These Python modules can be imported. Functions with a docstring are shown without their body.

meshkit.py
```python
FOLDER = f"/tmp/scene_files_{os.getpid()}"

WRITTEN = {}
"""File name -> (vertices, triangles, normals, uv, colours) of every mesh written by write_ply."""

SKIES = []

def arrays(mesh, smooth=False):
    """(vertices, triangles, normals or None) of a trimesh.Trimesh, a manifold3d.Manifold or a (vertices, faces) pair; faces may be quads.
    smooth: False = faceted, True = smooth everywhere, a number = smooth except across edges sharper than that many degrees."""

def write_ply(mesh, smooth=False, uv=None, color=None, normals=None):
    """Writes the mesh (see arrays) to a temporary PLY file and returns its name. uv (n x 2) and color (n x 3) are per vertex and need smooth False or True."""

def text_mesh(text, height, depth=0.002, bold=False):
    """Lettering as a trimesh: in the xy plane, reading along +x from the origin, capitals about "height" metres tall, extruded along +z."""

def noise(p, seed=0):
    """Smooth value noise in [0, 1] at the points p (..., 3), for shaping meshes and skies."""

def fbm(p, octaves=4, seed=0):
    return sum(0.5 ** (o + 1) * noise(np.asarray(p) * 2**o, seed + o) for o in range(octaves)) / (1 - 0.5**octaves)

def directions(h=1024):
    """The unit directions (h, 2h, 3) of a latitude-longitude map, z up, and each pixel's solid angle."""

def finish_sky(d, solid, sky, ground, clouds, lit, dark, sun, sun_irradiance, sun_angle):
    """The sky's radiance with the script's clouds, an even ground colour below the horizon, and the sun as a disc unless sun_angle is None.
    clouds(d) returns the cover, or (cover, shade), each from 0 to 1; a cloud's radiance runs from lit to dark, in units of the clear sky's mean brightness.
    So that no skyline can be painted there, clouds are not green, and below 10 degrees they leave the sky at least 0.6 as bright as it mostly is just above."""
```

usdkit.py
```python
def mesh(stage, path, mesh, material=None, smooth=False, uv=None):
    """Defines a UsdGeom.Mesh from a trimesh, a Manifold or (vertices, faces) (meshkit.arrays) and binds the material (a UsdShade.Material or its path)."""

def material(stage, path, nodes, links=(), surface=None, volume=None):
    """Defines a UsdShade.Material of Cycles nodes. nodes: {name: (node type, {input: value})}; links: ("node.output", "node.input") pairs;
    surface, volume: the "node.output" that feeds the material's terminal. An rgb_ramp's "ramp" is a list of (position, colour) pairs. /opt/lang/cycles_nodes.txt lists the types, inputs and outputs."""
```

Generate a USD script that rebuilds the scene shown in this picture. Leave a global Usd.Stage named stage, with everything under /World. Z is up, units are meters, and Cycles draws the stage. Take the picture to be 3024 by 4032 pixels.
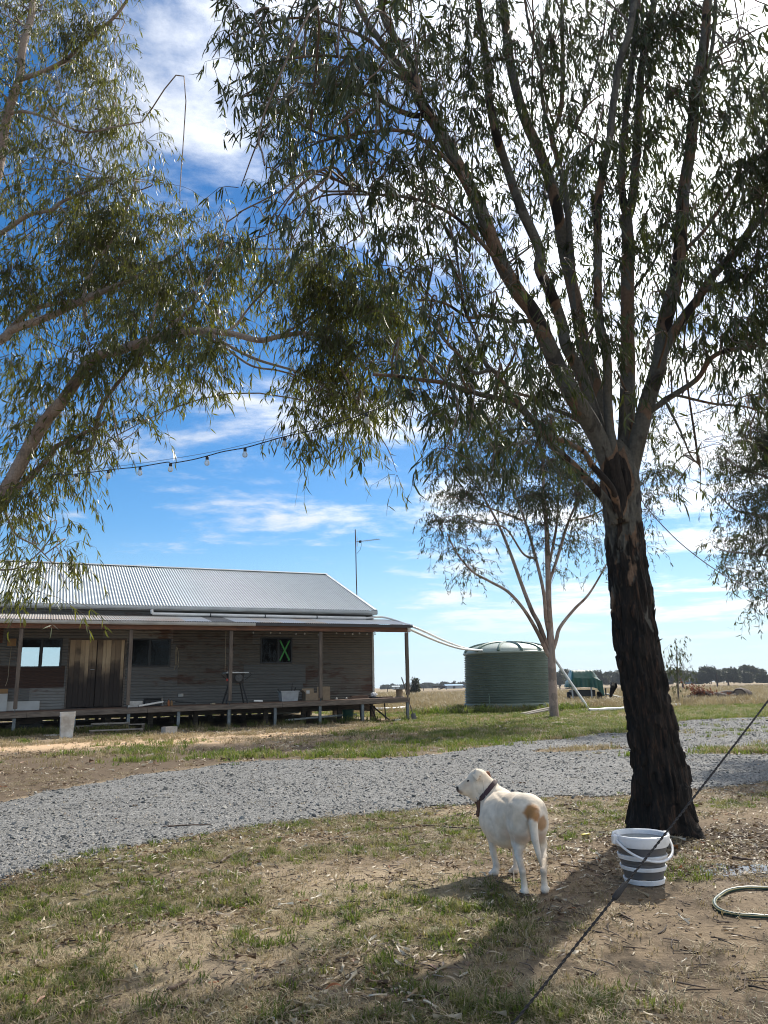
import math
import numpy as np
import trimesh
import manifold3d as m3
import meshkit
import usdkit
from pxr import Gf, Sdf, Usd, UsdGeom, UsdLux, UsdShade, Vt

stage = Usd.Stage.CreateInMemory()
UsdGeom.SetStageUpAxis(stage, UsdGeom.Tokens.z)
UsdGeom.SetStageMetersPerUnit(stage, 1.0)
UsdGeom.Xform.Define(stage, '/World')
UsdGeom.Scope.Define(stage, '/World/Looks')

# ------------------------------------------------------------------ camera
FPX, EYE = 3029.0, 1.15
PITCH, ROLL = math.radians(12.87), math.radians(1.15)
FW = np.array([0, math.cos(PITCH), math.sin(PITCH)])
_r0 = np.array([1.0, 0, 0])
_u0 = np.cross(_r0, FW)
RT = _r0 * math.cos(ROLL) - _u0 * math.sin(ROLL)
UP = _u0 * math.cos(ROLL) + _r0 * math.sin(ROLL)
CAM = np.array([0, 0, EYE])
cam = UsdGeom.Camera.Define(stage, '/World/camera')
cam.CreateFocalLengthAttr(26.0)
cam.CreateHorizontalApertureAttr(26.0 * 3024 / FPX)
cam.CreateVerticalApertureAttr(26.0 * 4032 / FPX)
cam.CreateClippingRangeAttr(Gf.Vec2f(0.05, 20000))
cam.CreateExposureAttr(0.38)
_m = np.eye(4)
_m[:3, 0], _m[:3, 1], _m[:3, 2], _m[:3, 3] = RT, UP, -FW, CAM
cam.AddTransformOp().Set(Gf.Matrix4d(*_m.T.ravel().tolist()))

# ------------------------------------------------------------------ sun and sky
SUN_AZ, SUN_EL = math.radians(29.4), math.radians(41.5)
SUN = np.array([math.sin(SUN_AZ) * math.cos(SUN_EL), math.cos(SUN_AZ) * math.cos(SUN_EL), math.sin(SUN_EL)])
sun = UsdLux.DistantLight.Define(stage, '/World/sun')
sun.CreateNormalizeAttr(True)
sun.CreateIntensityAttr(1.25)
sun.CreateAngleAttr(0.53)
sun.CreateColorAttr(Gf.Vec3f(1.0, 0.94, 0.84))
_x = np.cross([0, 0, 1.0], SUN); _x /= np.linalg.norm(_x)
_y = np.cross(SUN, _x)
_m = np.eye(4); _m[:3, 0], _m[:3, 1], _m[:3, 2] = _x, _y, SUN
sun.AddTransformOp().Set(Gf.Matrix4d(*_m.T.ravel().tolist()))

CLX, CLY = 163.3, 35.8
usdkit.material(stage, '/World/Looks/sky_air', {
    'tc': ('texture_coordinate', {}),
    'sky': ('sky_texture', {'sky_type': 'single_scattering', 'sun_disc': False, 'sun_elevation': SUN_EL, 'sun_rotation': SUN_AZ, 'altitude': 300.0, 'air_density': 1.0, 'aerosol_density': 0.35, 'ozone_density': 3.0}),
    'tint': ('hsv', {'hue': 0.5, 'saturation': 1.36, 'value': 1.12, 'fac': 1.0}),
    'sep': ('separate_xyz', {}),
    # the thick pale air low over the plain
    'hz': ('map_range', {'range_type': 'smoothstep', 'from_min': -0.02, 'from_max': 0.21, 'to_min': 1.0, 'to_max': 0.0, 'clamp': True}),
    'hzf': ('math', {'math_type': 'multiply', 'value2': 0.80}),
    'air': ('mix_color', {'blend_type': 'mix', 'b': (4.6, 6.7, 8.8), 'use_clamp': False}),
    # cloud layer: the view direction meets a flat deck, so clouds shrink towards the horizon
    'zz': ('math', {'math_type': 'maximum', 'value2': 0.0}),
    'za': ('math', {'math_type': 'add', 'value2': 0.10}),
    'dx': ('math', {'math_type': 'divide'}),
    'dy': ('math', {'math_type': 'divide'}),
    'cmb': ('combine_xyz', {'z': 0.0}),
    'map': ('mapping', {'location': (CLX, CLY, 0.0), 'rotation': (0, 0, 0.15), 'scale': (1.0, 1.25, 1.0)}),
    'n1': ('noise_texture', {'scale': 1.5, 'detail': 10.0, 'roughness': 0.6, 'distortion': 0.3}),
    'n2': ('noise_texture', {'scale': 7.5, 'detail': 6.0, 'roughness': 0.62}),
    'n3': ('noise_texture', {'scale': 0.55, 'detail': 2.0, 'roughness': 0.5}),
    'm2': ('math', {'math_type': 'multiply_add', 'value2': 0.22}),
    'm3': ('math', {'math_type': 'multiply_add', 'value2': 0.32}),
    # more cloud on the sunny side of the sky and overhead than low on the left
    'dsun': ('math', {'math_type': 'multiply', 'value2': 0.185}),
    'del': ('math', {'math_type': 'multiply_add', 'value2': 0.17}),
    'm4': ('math', {'math_type': 'add'}),
    'cov': ('map_range', {'range_type': 'smoothstep', 'from_min': 0.755, 'from_max': 1.02, 'to_min': 0.0, 'to_max': 0.95, 'clamp': True}),
    'low': ('map_range', {'range_type': 'smoothstep', 'from_min': 0.01, 'from_max': 0.11, 'to_min': 0.0, 'to_max': 1.0, 'clamp': True}),
    'cv': ('math', {'math_type': 'multiply'}),
    # brightness of the cloud: thin edges bright, thick middles greyer, brilliant close to the sun
    'dot': ('normal', {'direction': tuple(SUN)}),
    'glow': ('map_range', {'range_type': 'linear', 'from_min': 0.60, 'from_max': 1.0, 'to_min': 0.0, 'to_max': 1.0, 'clamp': True}),
    'glow3': ('math', {'math_type': 'power', 'value2': 3.0}),
    'shade': ('map_range', {'range_type': 'linear', 'from_min': 0.92, 'from_max': 1.22, 'to_min': 1.0, 'to_max': 0.68, 'clamp': True}),
    'lum': ('math', {'math_type': 'multiply_add', 'value2': 22.0, 'value3': 8.4}),
    'lum2': ('math', {'math_type': 'multiply'}),
    'ccol': ('mix_color', {'blend_type': 'multiply', 'fac': 1.0, 'a': (0.97, 0.985, 1.0), 'use_clamp': False}),
    'mix': ('mix_color', {'blend_type': 'mix', 'use_clamp': False}),
    'bg': ('background_shader', {'strength': 0.09}),
}, [('tc.generated', 'sky.vector'), ('sky.color', 'tint.color'),
    ('tc.generated', 'sep.vector'), ('sep.z', 'hz.value'), ('hz.result', 'hzf.value1'), ('hzf.value', 'air.fac'), ('tint.color', 'air.a'),
    ('sep.z', 'zz.value1'), ('zz.value', 'za.value1'),
    ('sep.x', 'dx.value1'), ('za.value', 'dx.value2'), ('sep.y', 'dy.value1'), ('za.value', 'dy.value2'),
    ('dx.value', 'cmb.x'), ('dy.value', 'cmb.y'), ('cmb.vector', 'map.vector'),
    ('map.vector', 'n1.vector'), ('map.vector', 'n2.vector'), ('map.vector', 'n3.vector'),
    ('sep.x', 'dsun.value1'), ('sep.z', 'del.value1'), ('dsun.value', 'del.value3'),
    ('n2.fac', 'm2.value1'), ('n1.fac', 'm2.value3'),
    ('n3.fac', 'm3.value1'), ('m2.value', 'm3.value3'),
    ('m3.value', 'm4.value1'), ('del.value', 'm4.value2'), ('m4.value', 'cov.value'),
    ('sep.z', 'low.value'), ('cov.result', 'cv.value1'), ('low.result', 'cv.value2'),
    ('tc.generated', 'dot.normal'), ('dot.dot', 'glow.value'), ('glow.result', 'glow3.value1'),
    ('m4.value', 'shade.value'), ('glow3.value', 'lum.value1'), ('lum.value', 'lum2.value1'), ('shade.result', 'lum2.value2'),
    ('lum2.value', 'ccol.b'), ('cv.value', 'mix.fac'), ('air.result', 'mix.a'), ('ccol.result', 'mix.b'), ('mix.result', 'bg.color')],
    surface='bg.background')
dome = UsdLux.DomeLight.Define(stage, '/World/sky')
dome.GetPrim().SetCustomDataByKey('kind', 'structure')
UsdShade.MaterialBindingAPI.Apply(dome.GetPrim()).Bind(UsdShade.Material.Get(stage, '/World/Looks/sky_air'))

# ------------------------------------------------------------------ helpers
PI = math.pi
rng = np.random.default_rng(11)


def ray(x, y):
    return FW + RT * ((x - 1512) / FPX) + UP * ((2016 - y) / FPX)


def gnd(x, y, z=0.0):
    d = ray(x, y)
    return CAM + d * ((z - EYE) / d[2])


def at(x, y, depth):
    d = ray(x, y)
    return CAM + d * (depth / d[1])


def onplane(x, y, p, n):
    d = ray(x, y)
    return CAM + d * (((p - CAM) @ n) / (d @ n))


def unit(v):
    v = np.asarray(v, float)
    return v / (np.linalg.norm(v, axis=-1, keepdims=True) + 1e-12)


COUNT = {}


def fresh(parent, name):
    k = (parent, name)
    n = COUNT.get(k, 0)
    COUNT[k] = n + 1
    return f'{parent}/{name}' if n == 0 else f'{parent}/{name}_{n:03d}'


def path_of(parent):
    return '/World' if parent is None else str(parent.GetPath())


def tag(prim, label=None, cat=None, group=None, kind=None):
    for k, v in (('label', label), ('category', cat), ('group', group), ('kind', kind)):
        if v:
            prim.SetCustomDataByKey(k, v)
    return prim


def thing(name, label=None, cat=None, loc=(0, 0, 0), rz=0.0, group=None, kind=None, parent=None):
    x = UsdGeom.Xform.Define(stage, fresh(path_of(parent), name))
    x.AddTranslateOp().Set(Gf.Vec3d(*map(float, loc)))
    if rz:
        x.AddRotateZOp().Set(math.degrees(rz))
    return tag(x.GetPrim(), label, cat, group, kind)


def obj(name, mesh, mat, parent=None, smooth=False, label=None, cat=None, group=None, kind=None, prim=None):
    if isinstance(mesh, MB):
        mesh = mesh.get()
    m = usdkit.mesh(stage, fresh(path_of(parent), name), mesh, mat, smooth=smooth)
    for k, v in (prim or {}).items():
        v = np.asarray(v, np.float32)
        if v.ndim == 1:
            UsdGeom.PrimvarsAPI(m).CreatePrimvar(k, Sdf.ValueTypeNames.FloatArray, 'vertex').Set(Vt.FloatArray.FromNumpy(v))
        else:
            UsdGeom.PrimvarsAPI(m).CreatePrimvar(k, Sdf.ValueTypeNames.Color3fArray, 'vertex').Set(Vt.Vec3fArray.FromNumpy(v))
    return tag(m.GetPrim(), label, cat, group, kind)


def clone(src, name, loc, rz=0.0, label=None, cat=None, group=None):
    x = UsdGeom.Xform.Define(stage, fresh('/World', name))
    x.GetPrim().GetReferences().AddInternalReference(src.GetPath())
    x.ClearXformOpOrder()
    x.AddTranslateOp(opSuffix='copy').Set(Gf.Vec3d(*map(float, loc)))
    x.AddRotateZOp(opSuffix='copy').Set(math.degrees(rz))
    x.GetPrim().SetInstanceable(True)
    return tag(x.GetPrim(), label, cat, group)


def instancer(name, protos, pos, quats, scales, idx, label=None, cat=None, kind='stuff', parent=None):
    """protos: list of (mesh, material, smooth); quats (n,4) as w,x,y,z"""
    p = fresh(path_of(parent), name)
    pi = UsdGeom.PointInstancer.Define(stage, p)
    targets = []
    for k, (m, mat, sm) in enumerate(protos):
        q = usdkit.mesh(stage, f'{p}/piece_{k}', m, mat, smooth=sm)
        targets.append(q.GetPath())
    pi.CreatePrototypesRel().SetTargets(targets)
    pi.CreatePositionsAttr(Vt.Vec3fArray.FromNumpy(np.asarray(pos, np.float32)))
    q = np.asarray(quats, np.float64)
    pi.CreateOrientationsAttr(Vt.QuathArray([Gf.Quath(float(a), float(b), float(c), float(d)) for a, b, c, d in q]))
    s = np.asarray(scales, np.float32)
    if s.ndim == 1:
        s = np.repeat(s[:, None], 3, 1)
    pi.CreateScalesAttr(Vt.Vec3fArray.FromNumpy(s))
    pi.CreateProtoIndicesAttr(Vt.IntArray.FromNumpy(np.asarray(idx, np.int32)))
    return tag(pi.GetPrim(), label, cat, None, kind)


class MB:
    """collects pieces into one mesh"""
    def __init__(s):
        s.v, s.f, s.n = [], [], 0

    def add(s, v, f):
        v, f = np.asarray(v, float), np.asarray(f, int)
        if f.shape[1] == 4:
            f = np.vstack([f[:, [0, 1, 2]], f[:, [0, 2, 3]]])
        s.v.append(v); s.f.append(f + s.n); s.n += len(v)
        return s

    def mesh(s, m):
        v, f, _ = meshkit.arrays(m)
        return s.add(v, f)

    def box(s, lo, hi, M=None, bev=0.0):
        lo, hi = np.minimum(lo, hi).astype(float), np.maximum(lo, hi).astype(float)
        if bev > 0:
            pts = []
            for sx in (0, 1):
                for sy in (0, 1):
                    for sz in (0, 1):
                        c = np.where([sx, sy, sz], hi, lo)
                        g = np.where([sx, sy, sz], -bev, bev)
                        for ax in range(3):
                            q = c + g; q[ax] = c[ax]; pts.append(q)
            h = trimesh.convex.convex_hull(np.array(pts))
            v, f = np.array(h.vertices), np.array(h.faces)
        else:
            b = trimesh.creation.box(bounds=[lo, hi])
            v, f = np.array(b.vertices), np.array(b.faces)
        if M is not None:
            v = M(v)
        return s.add(v, f)

    def tube(s, pts, rad, sides=8, cap=True):
        return s.add(*tube(pts, rad, sides, cap))

    def get(s):
        return (np.vstack(s.v), np.vstack(s.f))


def tube(pts, rad, sides=8, cap=True):
    p = np.asarray(pts, float)
    n = len(p)
    r = np.broadcast_to(np.asarray(rad, float), (n,))
    t = unit(np.gradient(p, axis=0))
    a = np.zeros_like(p)
    ref = np.array([1.0, 0, 0]) if abs(t[0][2]) > 0.8 else np.array([0, 0, 1.0])
    a[0] = unit(np.cross(t[0], ref))
    for i in range(1, n):
        q = a[i - 1] - t[i] * (a[i - 1] @ t[i])
        a[i] = unit(q)
    b = np.cross(t, a)
    ang = np.arange(sides) * 2 * PI / sides
    v = p[:, None] + r[:, None, None] * (np.cos(ang)[None, :, None] * a[:, None] + np.sin(ang)[None, :, None] * b[:, None])
    i, j = np.meshgrid(np.arange(n - 1), np.arange(sides), indexing='ij')
    k = (j + 1) % sides
    q = np.stack([i * sides + j, i * sides + k, (i + 1) * sides + k, (i + 1) * sides + j], -1).reshape(-1, 4)
    f = np.vstack([q[:, [0, 1, 2]], q[:, [0, 2, 3]]])
    v = v.reshape(-1, 3)
    if cap:
        v = np.vstack([v, p[:1], p[-1:]])
        c0, c1 = n * sides, n * sides + 1
        jj = np.arange(sides); kk = (jj + 1) % sides
        f = np.vstack([f, np.stack([np.full(sides, c0), kk, jj], 1), np.stack([np.full(sides, c1), (n - 1) * sides + jj, (n - 1) * sides + kk], 1)])
    return v, f


def spline(pts, per=6):
    """Catmull-Rom through the points (any dimension)"""
    p = np.asarray(pts, float)
    if len(p) < 3:
        t = np.linspace(0, 1, per + 1)[:, None]
        return p[0] * (1 - t) + p[1] * t
    q = np.vstack([2 * p[0] - p[1], p, 2 * p[-1] - p[-2]])
    out = []
    for i in range(1, len(q) - 2):
        t = np.linspace(0, 1, per, endpoint=False)[:, None]
        a, b, c, d = q[i - 1:i + 3]
        out.append(0.5 * (2 * b + (c - a) * t + (2 * a - 5 * b + 4 * c - d) * t ** 2 + (3 * b - a - 3 * c + d) * t ** 3))
    out.append(q[-2:-1])
    return np.vstack(out)


def lathe(prof, n=32, closed=False):
    """prof: (r, z) list, bottom to top, revolved about z"""
    p = np.asarray(prof, float)
    ang = np.arange(n) * 2 * PI / n
    v = np.stack([p[:, None, 0] * np.cos(ang), p[:, None, 0] * np.sin(ang), np.repeat(p[:, 1:2], n, 1)], -1).reshape(-1, 3)
    i, j = np.meshgrid(np.arange(len(p) - 1), np.arange(n), indexing='ij')
    k = (j + 1) % n
    return v, np.stack([i * n + j, i * n + k, (i + 1) * n + k, (i + 1) * n + j], -1).reshape(-1, 4)


def grid_mesh(P):
    """P (a, b, 3) -> verts, quads"""
    a, b = P.shape[:2]
    i, j = np.meshgrid(np.arange(a - 1), np.arange(b - 1), indexing='ij')
    q = np.stack([i * b + j, (i + 1) * b + j, (i + 1) * b + j + 1, i * b + j + 1], -1).reshape(-1, 4)
    return P.reshape(-1, 3), q


def rand_quats(n, yaw=True, tilt=0.0, g=rng):
    """random yaw and a random tilt (radians, sd) ; w,x,y,z"""
    y = g.uniform(0, 2 * PI, n) if yaw else np.zeros(n)
    ax = g.uniform(0, 2 * PI, n); ti = np.abs(g.normal(0, 1, n)) * tilt
    qy = np.stack([np.cos(y / 2), 0 * y, 0 * y, np.sin(y / 2)], 1)
    qt = np.stack([np.cos(ti / 2), np.sin(ti / 2) * np.cos(ax), np.sin(ti / 2) * np.sin(ax), 0 * y], 1)
    return qmul(qt, qy)


def qmul(a, b):
    w1, x1, y1, z1 = a.T; w2, x2, y2, z2 = b.T
    return np.stack([w1 * w2 - x1 * x2 - y1 * y2 - z1 * z2, w1 * x2 + x1 * w2 + y1 * z2 - z1 * y2, w1 * y2 - x1 * z2 + y1 * w2 + z1 * x2, w1 * z2 + x1 * y2 - y1 * x2 + z1 * w2], 1)


# ------------------------------------------------------------------ materials
def look(name, nodes, links, surface):
    return usdkit.material(stage, f'/World/Looks/{name}', nodes, links, surface=surface)


def plain(name, color, rough=0.6, metal=0.0, var=0.0, scale=6.0, bump=0.0, bscale=60.0, stretch=(1, 1, 1), color2=None, spec=0.5, coords='object', isle=0.0, detail=4.0, lo=0.35, hi=0.65, **kw):
    """a principled surface whose colour wanders between two tones by noise, with a fine relief"""
    c = np.array(color, float)
    c2 = np.array(color2, float) if color2 is not None else c * (1 - var)
    nodes = {'tc': ('texture_coordinate', {}), 'mp': ('mapping', {'scale': tuple(stretch)}),
             'p': ('principled_bsdf', {'roughness': rough, 'metallic': metal, 'specular_ior_level': spec, **kw})}
    links = [(f'tc.{coords}', 'mp.vector')]
    if color2 is not None or var > 0:
        nodes['n'] = ('noise_texture', {'scale': scale, 'detail': detail, 'roughness': 0.6})
        nodes['r'] = ('rgb_ramp', {'ramp': [(0, tuple(c2)), (lo, tuple(c2)), (hi, tuple(c)), (1, tuple(c))]})
        links += [('mp.vector', 'n.vector'), ('n.fac', 'r.fac')]
        last = 'r.color'
        if isle > 0:
            nodes['g'] = ('geometry', {}); nodes['o'] = ('object_info', {})
            nodes['gi'] = ('math', {'math_type': 'add'}); nodes['gf'] = ('math', {'math_type': 'fraction'})
            nodes['gm'] = ('map_range', {'to_min': 1 - isle, 'to_max': 1 + isle * 0.6})
            nodes['hv'] = ('hsv', {'fac': 1.0})
            links += [('g.random_per_island', 'gi.value1'), ('o.random', 'gi.value2'), ('gi.value', 'gf.value1'), ('gf.value', 'gm.value'), ('gm.result', 'hv.value'), (last, 'hv.color')]
            last = 'hv.color'
        links.append((last, 'p.base_color'))
    else:
        nodes['p'][1]['base_color'] = tuple(c)
    if bump > 0:
        nodes['bn'] = ('noise_texture', {'scale': bscale, 'detail': 4.0, 'roughness': 0.6})
        nodes['b'] = ('bump', {'strength': 1.0, 'distance': bump})
        links += [('mp.vector', 'bn.vector'), ('bn.fac', 'b.height'), ('b.normal', 'p.normal')]
    return look(name, nodes, links, 'p.BSDF')
# ------------------------------------------------------------------ ground
def smooth(x, a, b):
    t = np.clip((x - a) / (b - a), 0, 1)
    return t * t * (3 - 2 * t)


UPPER = [(-1500, 3480), (-500, 3270), (0, 3163), (300, 3100), (600, 3045), (900, 3008), (1200, 2998), (1600, 2985), (1900, 2945), (2100, 2922), (2300, 2900), (2456, 2882), (2700, 2835), (3024, 2824), (3500, 2812)]
LOWER = [(-1500, 3800), (-500, 3560), (0, 3465), (300, 3390), (550, 3336), (900, 3272), (1250, 3227), (1640, 3181), (2000, 3163), (2280, 3145), (2500, 3136), (2730, 3117), (3024, 3092), (3500, 3060)]
up_e = np.array([gnd(*p)[:2] for p in UPPER])
lo_e = np.array([gnd(*p)[:2] for p in LOWER])


def drive_far(x):
    return np.interp(x, up_e[:, 0], up_e[:, 1])


def drive_near(x):
    return np.interp(x, lo_e[:, 0], lo_e[:, 1])


def fb(x, y, s, o=3, seed=0):
    return meshkit.fbm(np.stack([np.asarray(x) * s, np.asarray(y) * s, np.zeros_like(np.asarray(x, float)) + seed * 7.3], -1), o, seed)


def on_drive(x, y):
    """1 inside the gravel, 0 outside, with a ragged edge and the grassy islands left out"""
    w = (fb(x, y, 0.9, 3, 5) - 0.5) * 1.5
    d = np.minimum(y - drive_near(x) + w * 0.55, drive_far(x) - y + w * 1.1)
    v = smooth(d, -0.12, 0.22)
    isl = ((x - 7.4) / 2.5) ** 2 + ((y - 13.4) / 0.85) ** 2 + w * 0.8
    isl2 = ((x - 3.4) / 0.9) ** 2 + ((y - 14.4) / 0.38) ** 2 + w * 0.6
    return v * smooth(isl, 0.75, 1.15) * smooth(isl2, 0.75, 1.2)


def height(x, y):
    near = np.exp(-np.maximum(np.hypot(x, y) - 12, 0) / 10)
    return ((fb(x, y, 0.7, 3, 1) - 0.5) * 0.07 + (fb(x, y, 4.0, 3, 2) - 0.5) * 0.025) * near


def axis(lo, hi, step, far, grow=1.09):
    c = list(np.arange(lo, hi + 1e-6, step))
    s, a = step, c[-1]
    while a < far[1]:
        s *= grow; a += s; c.append(a)
    s, b = step, c[0]
    while b > far[0]:
        s *= grow; b -= s; c.insert(0, b)
    return np.array(c)


gx = axis(-7, 6, 0.075, (-2600, 2600), 1.07)
gy = axis(2, 14, 0.075, (-60, 2900), 1.05)
GX, GY = np.meshgrid(gx, gy, indexing='ij')
GZ = height(GX, GY)


def greenness(x, y):
    """how grassy the ground is"""
    n = fb(x, y, 0.55, 4, 8)
    n2 = fb(x, y, 1.7, 3, 9)
    near = 0.8 * smooth(n * 0.60 + n2 * 0.40 - 0.09 * smooth(x - 0.30 * y, -0.9, 0.4) * (y < 6.5), 0.46, 0.64) * (y < drive_near(x) + 0.3)
    verge = np.exp(-((y - drive_near(x) + 0.45) / 0.55) ** 2) * smooth(n2, 0.38, 0.6) * 0.9
    tank = smooth(x, -1.0, 2.5) * smooth(y, 15.0, 18.0) * (1 - smooth(y, 36, 43)) * smooth(n * 0.6 + n2 * 0.4, 0.36, 0.56)
    strip = smooth(x, 0.0, 2.0) * np.exp(-((y - drive_far(x) - 1.6) / 1.3) ** 2) * smooth(n2, 0.33, 0.52)
    yard = (1 - smooth(x, -1.0, 2.5)) * smooth(y, 12, 14) * (1 - smooth(y, 30, 34)) * smooth(n, 0.5, 0.66) * 0.5
    isl = np.exp(-(((x - 7.4) / 2.5) ** 2 + ((y - 13.4) / 0.9) ** 2)) * 0.9
    behind = smooth(y, 30, 33) * (1 - smooth(y, 40, 47)) * smooth(n, 0.35, 0.5) * 0.7
    return np.clip(near + verge + tank + strip + yard + isl + behind, 0, 1)


def ground_tone(x, y):
    n = fb(x, y, 0.8, 4, 3)[..., None]
    n2 = fb(x, y, 3.1, 3, 4)[..., None]
    dirt = np.array([0.235, 0.178, 0.118]); pale = np.array([0.37, 0.29, 0.195]); dark = np.array([0.12, 0.092, 0.065])
    c = dirt + (pale - dirt) * smooth(n, 0.48, 0.66) + (dark - dirt) * smooth(n2, 0.56, 0.75) * 0.8
    # sandy strip before the shed, reddish litter behind the drive
    ys = 19.3 + 0.36 * (x + 5)
    sand = (np.exp(-((y - ys) / 2.3) ** 2) * (1 - smooth(x, -2.5, 1.0)))[..., None]
    c = c + (np.array([0.56, 0.40, 0.255]) - c) * np.clip(sand * 1.1, 0, 1) * smooth(n, 0.28, 0.5)
    lit = (smooth(y - drive_far(x), -0.3, 1.0) * (1 - smooth(y, 17.0, 21.0)) * (1 - smooth(x, 0.5, 6.0)))[..., None] * (1 - sand)
    c = c + (np.array([0.125, 0.092, 0.062]) - c) * lit * 0.95
    red = np.exp(-(((x - 2.4) / 2.2) ** 2 + ((y - 28.6) / 1.3) ** 2))[..., None]
    c = c + (np.array([0.40, 0.22, 0.13]) - c) * np.clip(red * 1.2, 0, 1) * 0.8
    # under the big tree: dark bark litter
    tr = np.exp(-(((x - 2.7) / 0.9) ** 2 + ((y - 6.1) / 0.55) ** 2))[..., None]
    c = c + (np.array([0.075, 0.055, 0.042]) - c) * np.clip(tr * 1.3, 0, 0.85)
    wet = np.exp(-(((x - 2.45) / 0.75) ** 2 + ((y - 4.95) / 0.35) ** 2))[..., None]
    c = c + (np.array([0.12, 0.095, 0.078]) - c) * np.clip(wet, 0, 0.8)
    g = greenness(x, y)[..., None]
    c = c + (np.array([0.13, 0.135, 0.055]) - c) * g * 0.5
    # paddock beyond
    f = smooth(y - 0.12 * np.maximum(-x, 0), 34, 44)[..., None]
    fn = fb(x, y, 0.035, 4, 12)[..., None]
    field = np.array([0.30, 0.235, 0.145]) + (np.array([0.21, 0.16, 0.10]) - np.array([0.30, 0.235, 0.145])) * smooth(fn, 0.38, 0.62)
    plough = (smooth(y, 90, 110) * (1 - smooth(y, 230, 260)) * smooth(x, 5, 25))[..., None]
    field = field + (np.array([0.16, 0.118, 0.085]) - field) * plough
    return c + (field - c) * f


TONE = ground_tone(GX, GY)
for k in ('soil',):
    look(k, {
        'at': ('attribute', {'attribute': 'tone'}), 'g': ('geometry', {}),
        'n': ('noise_texture', {'scale': 26.0, 'detail': 6.0, 'roughness': 0.65}), 'n2': ('noise_texture', {'scale': 160.0, 'detail': 3.0}),
        'nb': ('noise_texture', {'scale': 45.0, 'detail': 6.0, 'roughness': 0.7}),
        'add': ('math', {'math_type': 'multiply_add', 'value2': 0.45}),
        'mr': ('map_range', {'from_min': 0.40, 'from_max': 1.05, 'to_min': 0.55, 'to_max': 1.4}),
        'hv': ('hsv', {'fac': 1.0}), 'b': ('bump', {'distance': 0.02, 'strength': 0.9}),
        'p': ('principled_bsdf', {'roughness': 0.95, 'specular_ior_level': 0.15})},
        [('g.position', 'n.vector'), ('g.position', 'n2.vector'), ('g.position', 'nb.vector'), ('n2.fac', 'add.value1'), ('n.fac', 'add.value3'), ('add.value', 'mr.value'), ('mr.result', 'hv.value'), ('at.color', 'hv.color'),
         ('hv.color', 'p.base_color'), ('nb.fac', 'b.height'), ('b.normal', 'p.normal')], 'p.BSDF')
v, q = grid_mesh(np.stack([GX, GY, GZ], -1))
obj('ground', (v, q), '/World/Looks/soil', smooth=True, kind='structure', prim={'tone': TONE.reshape(-1, 3)})

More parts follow.
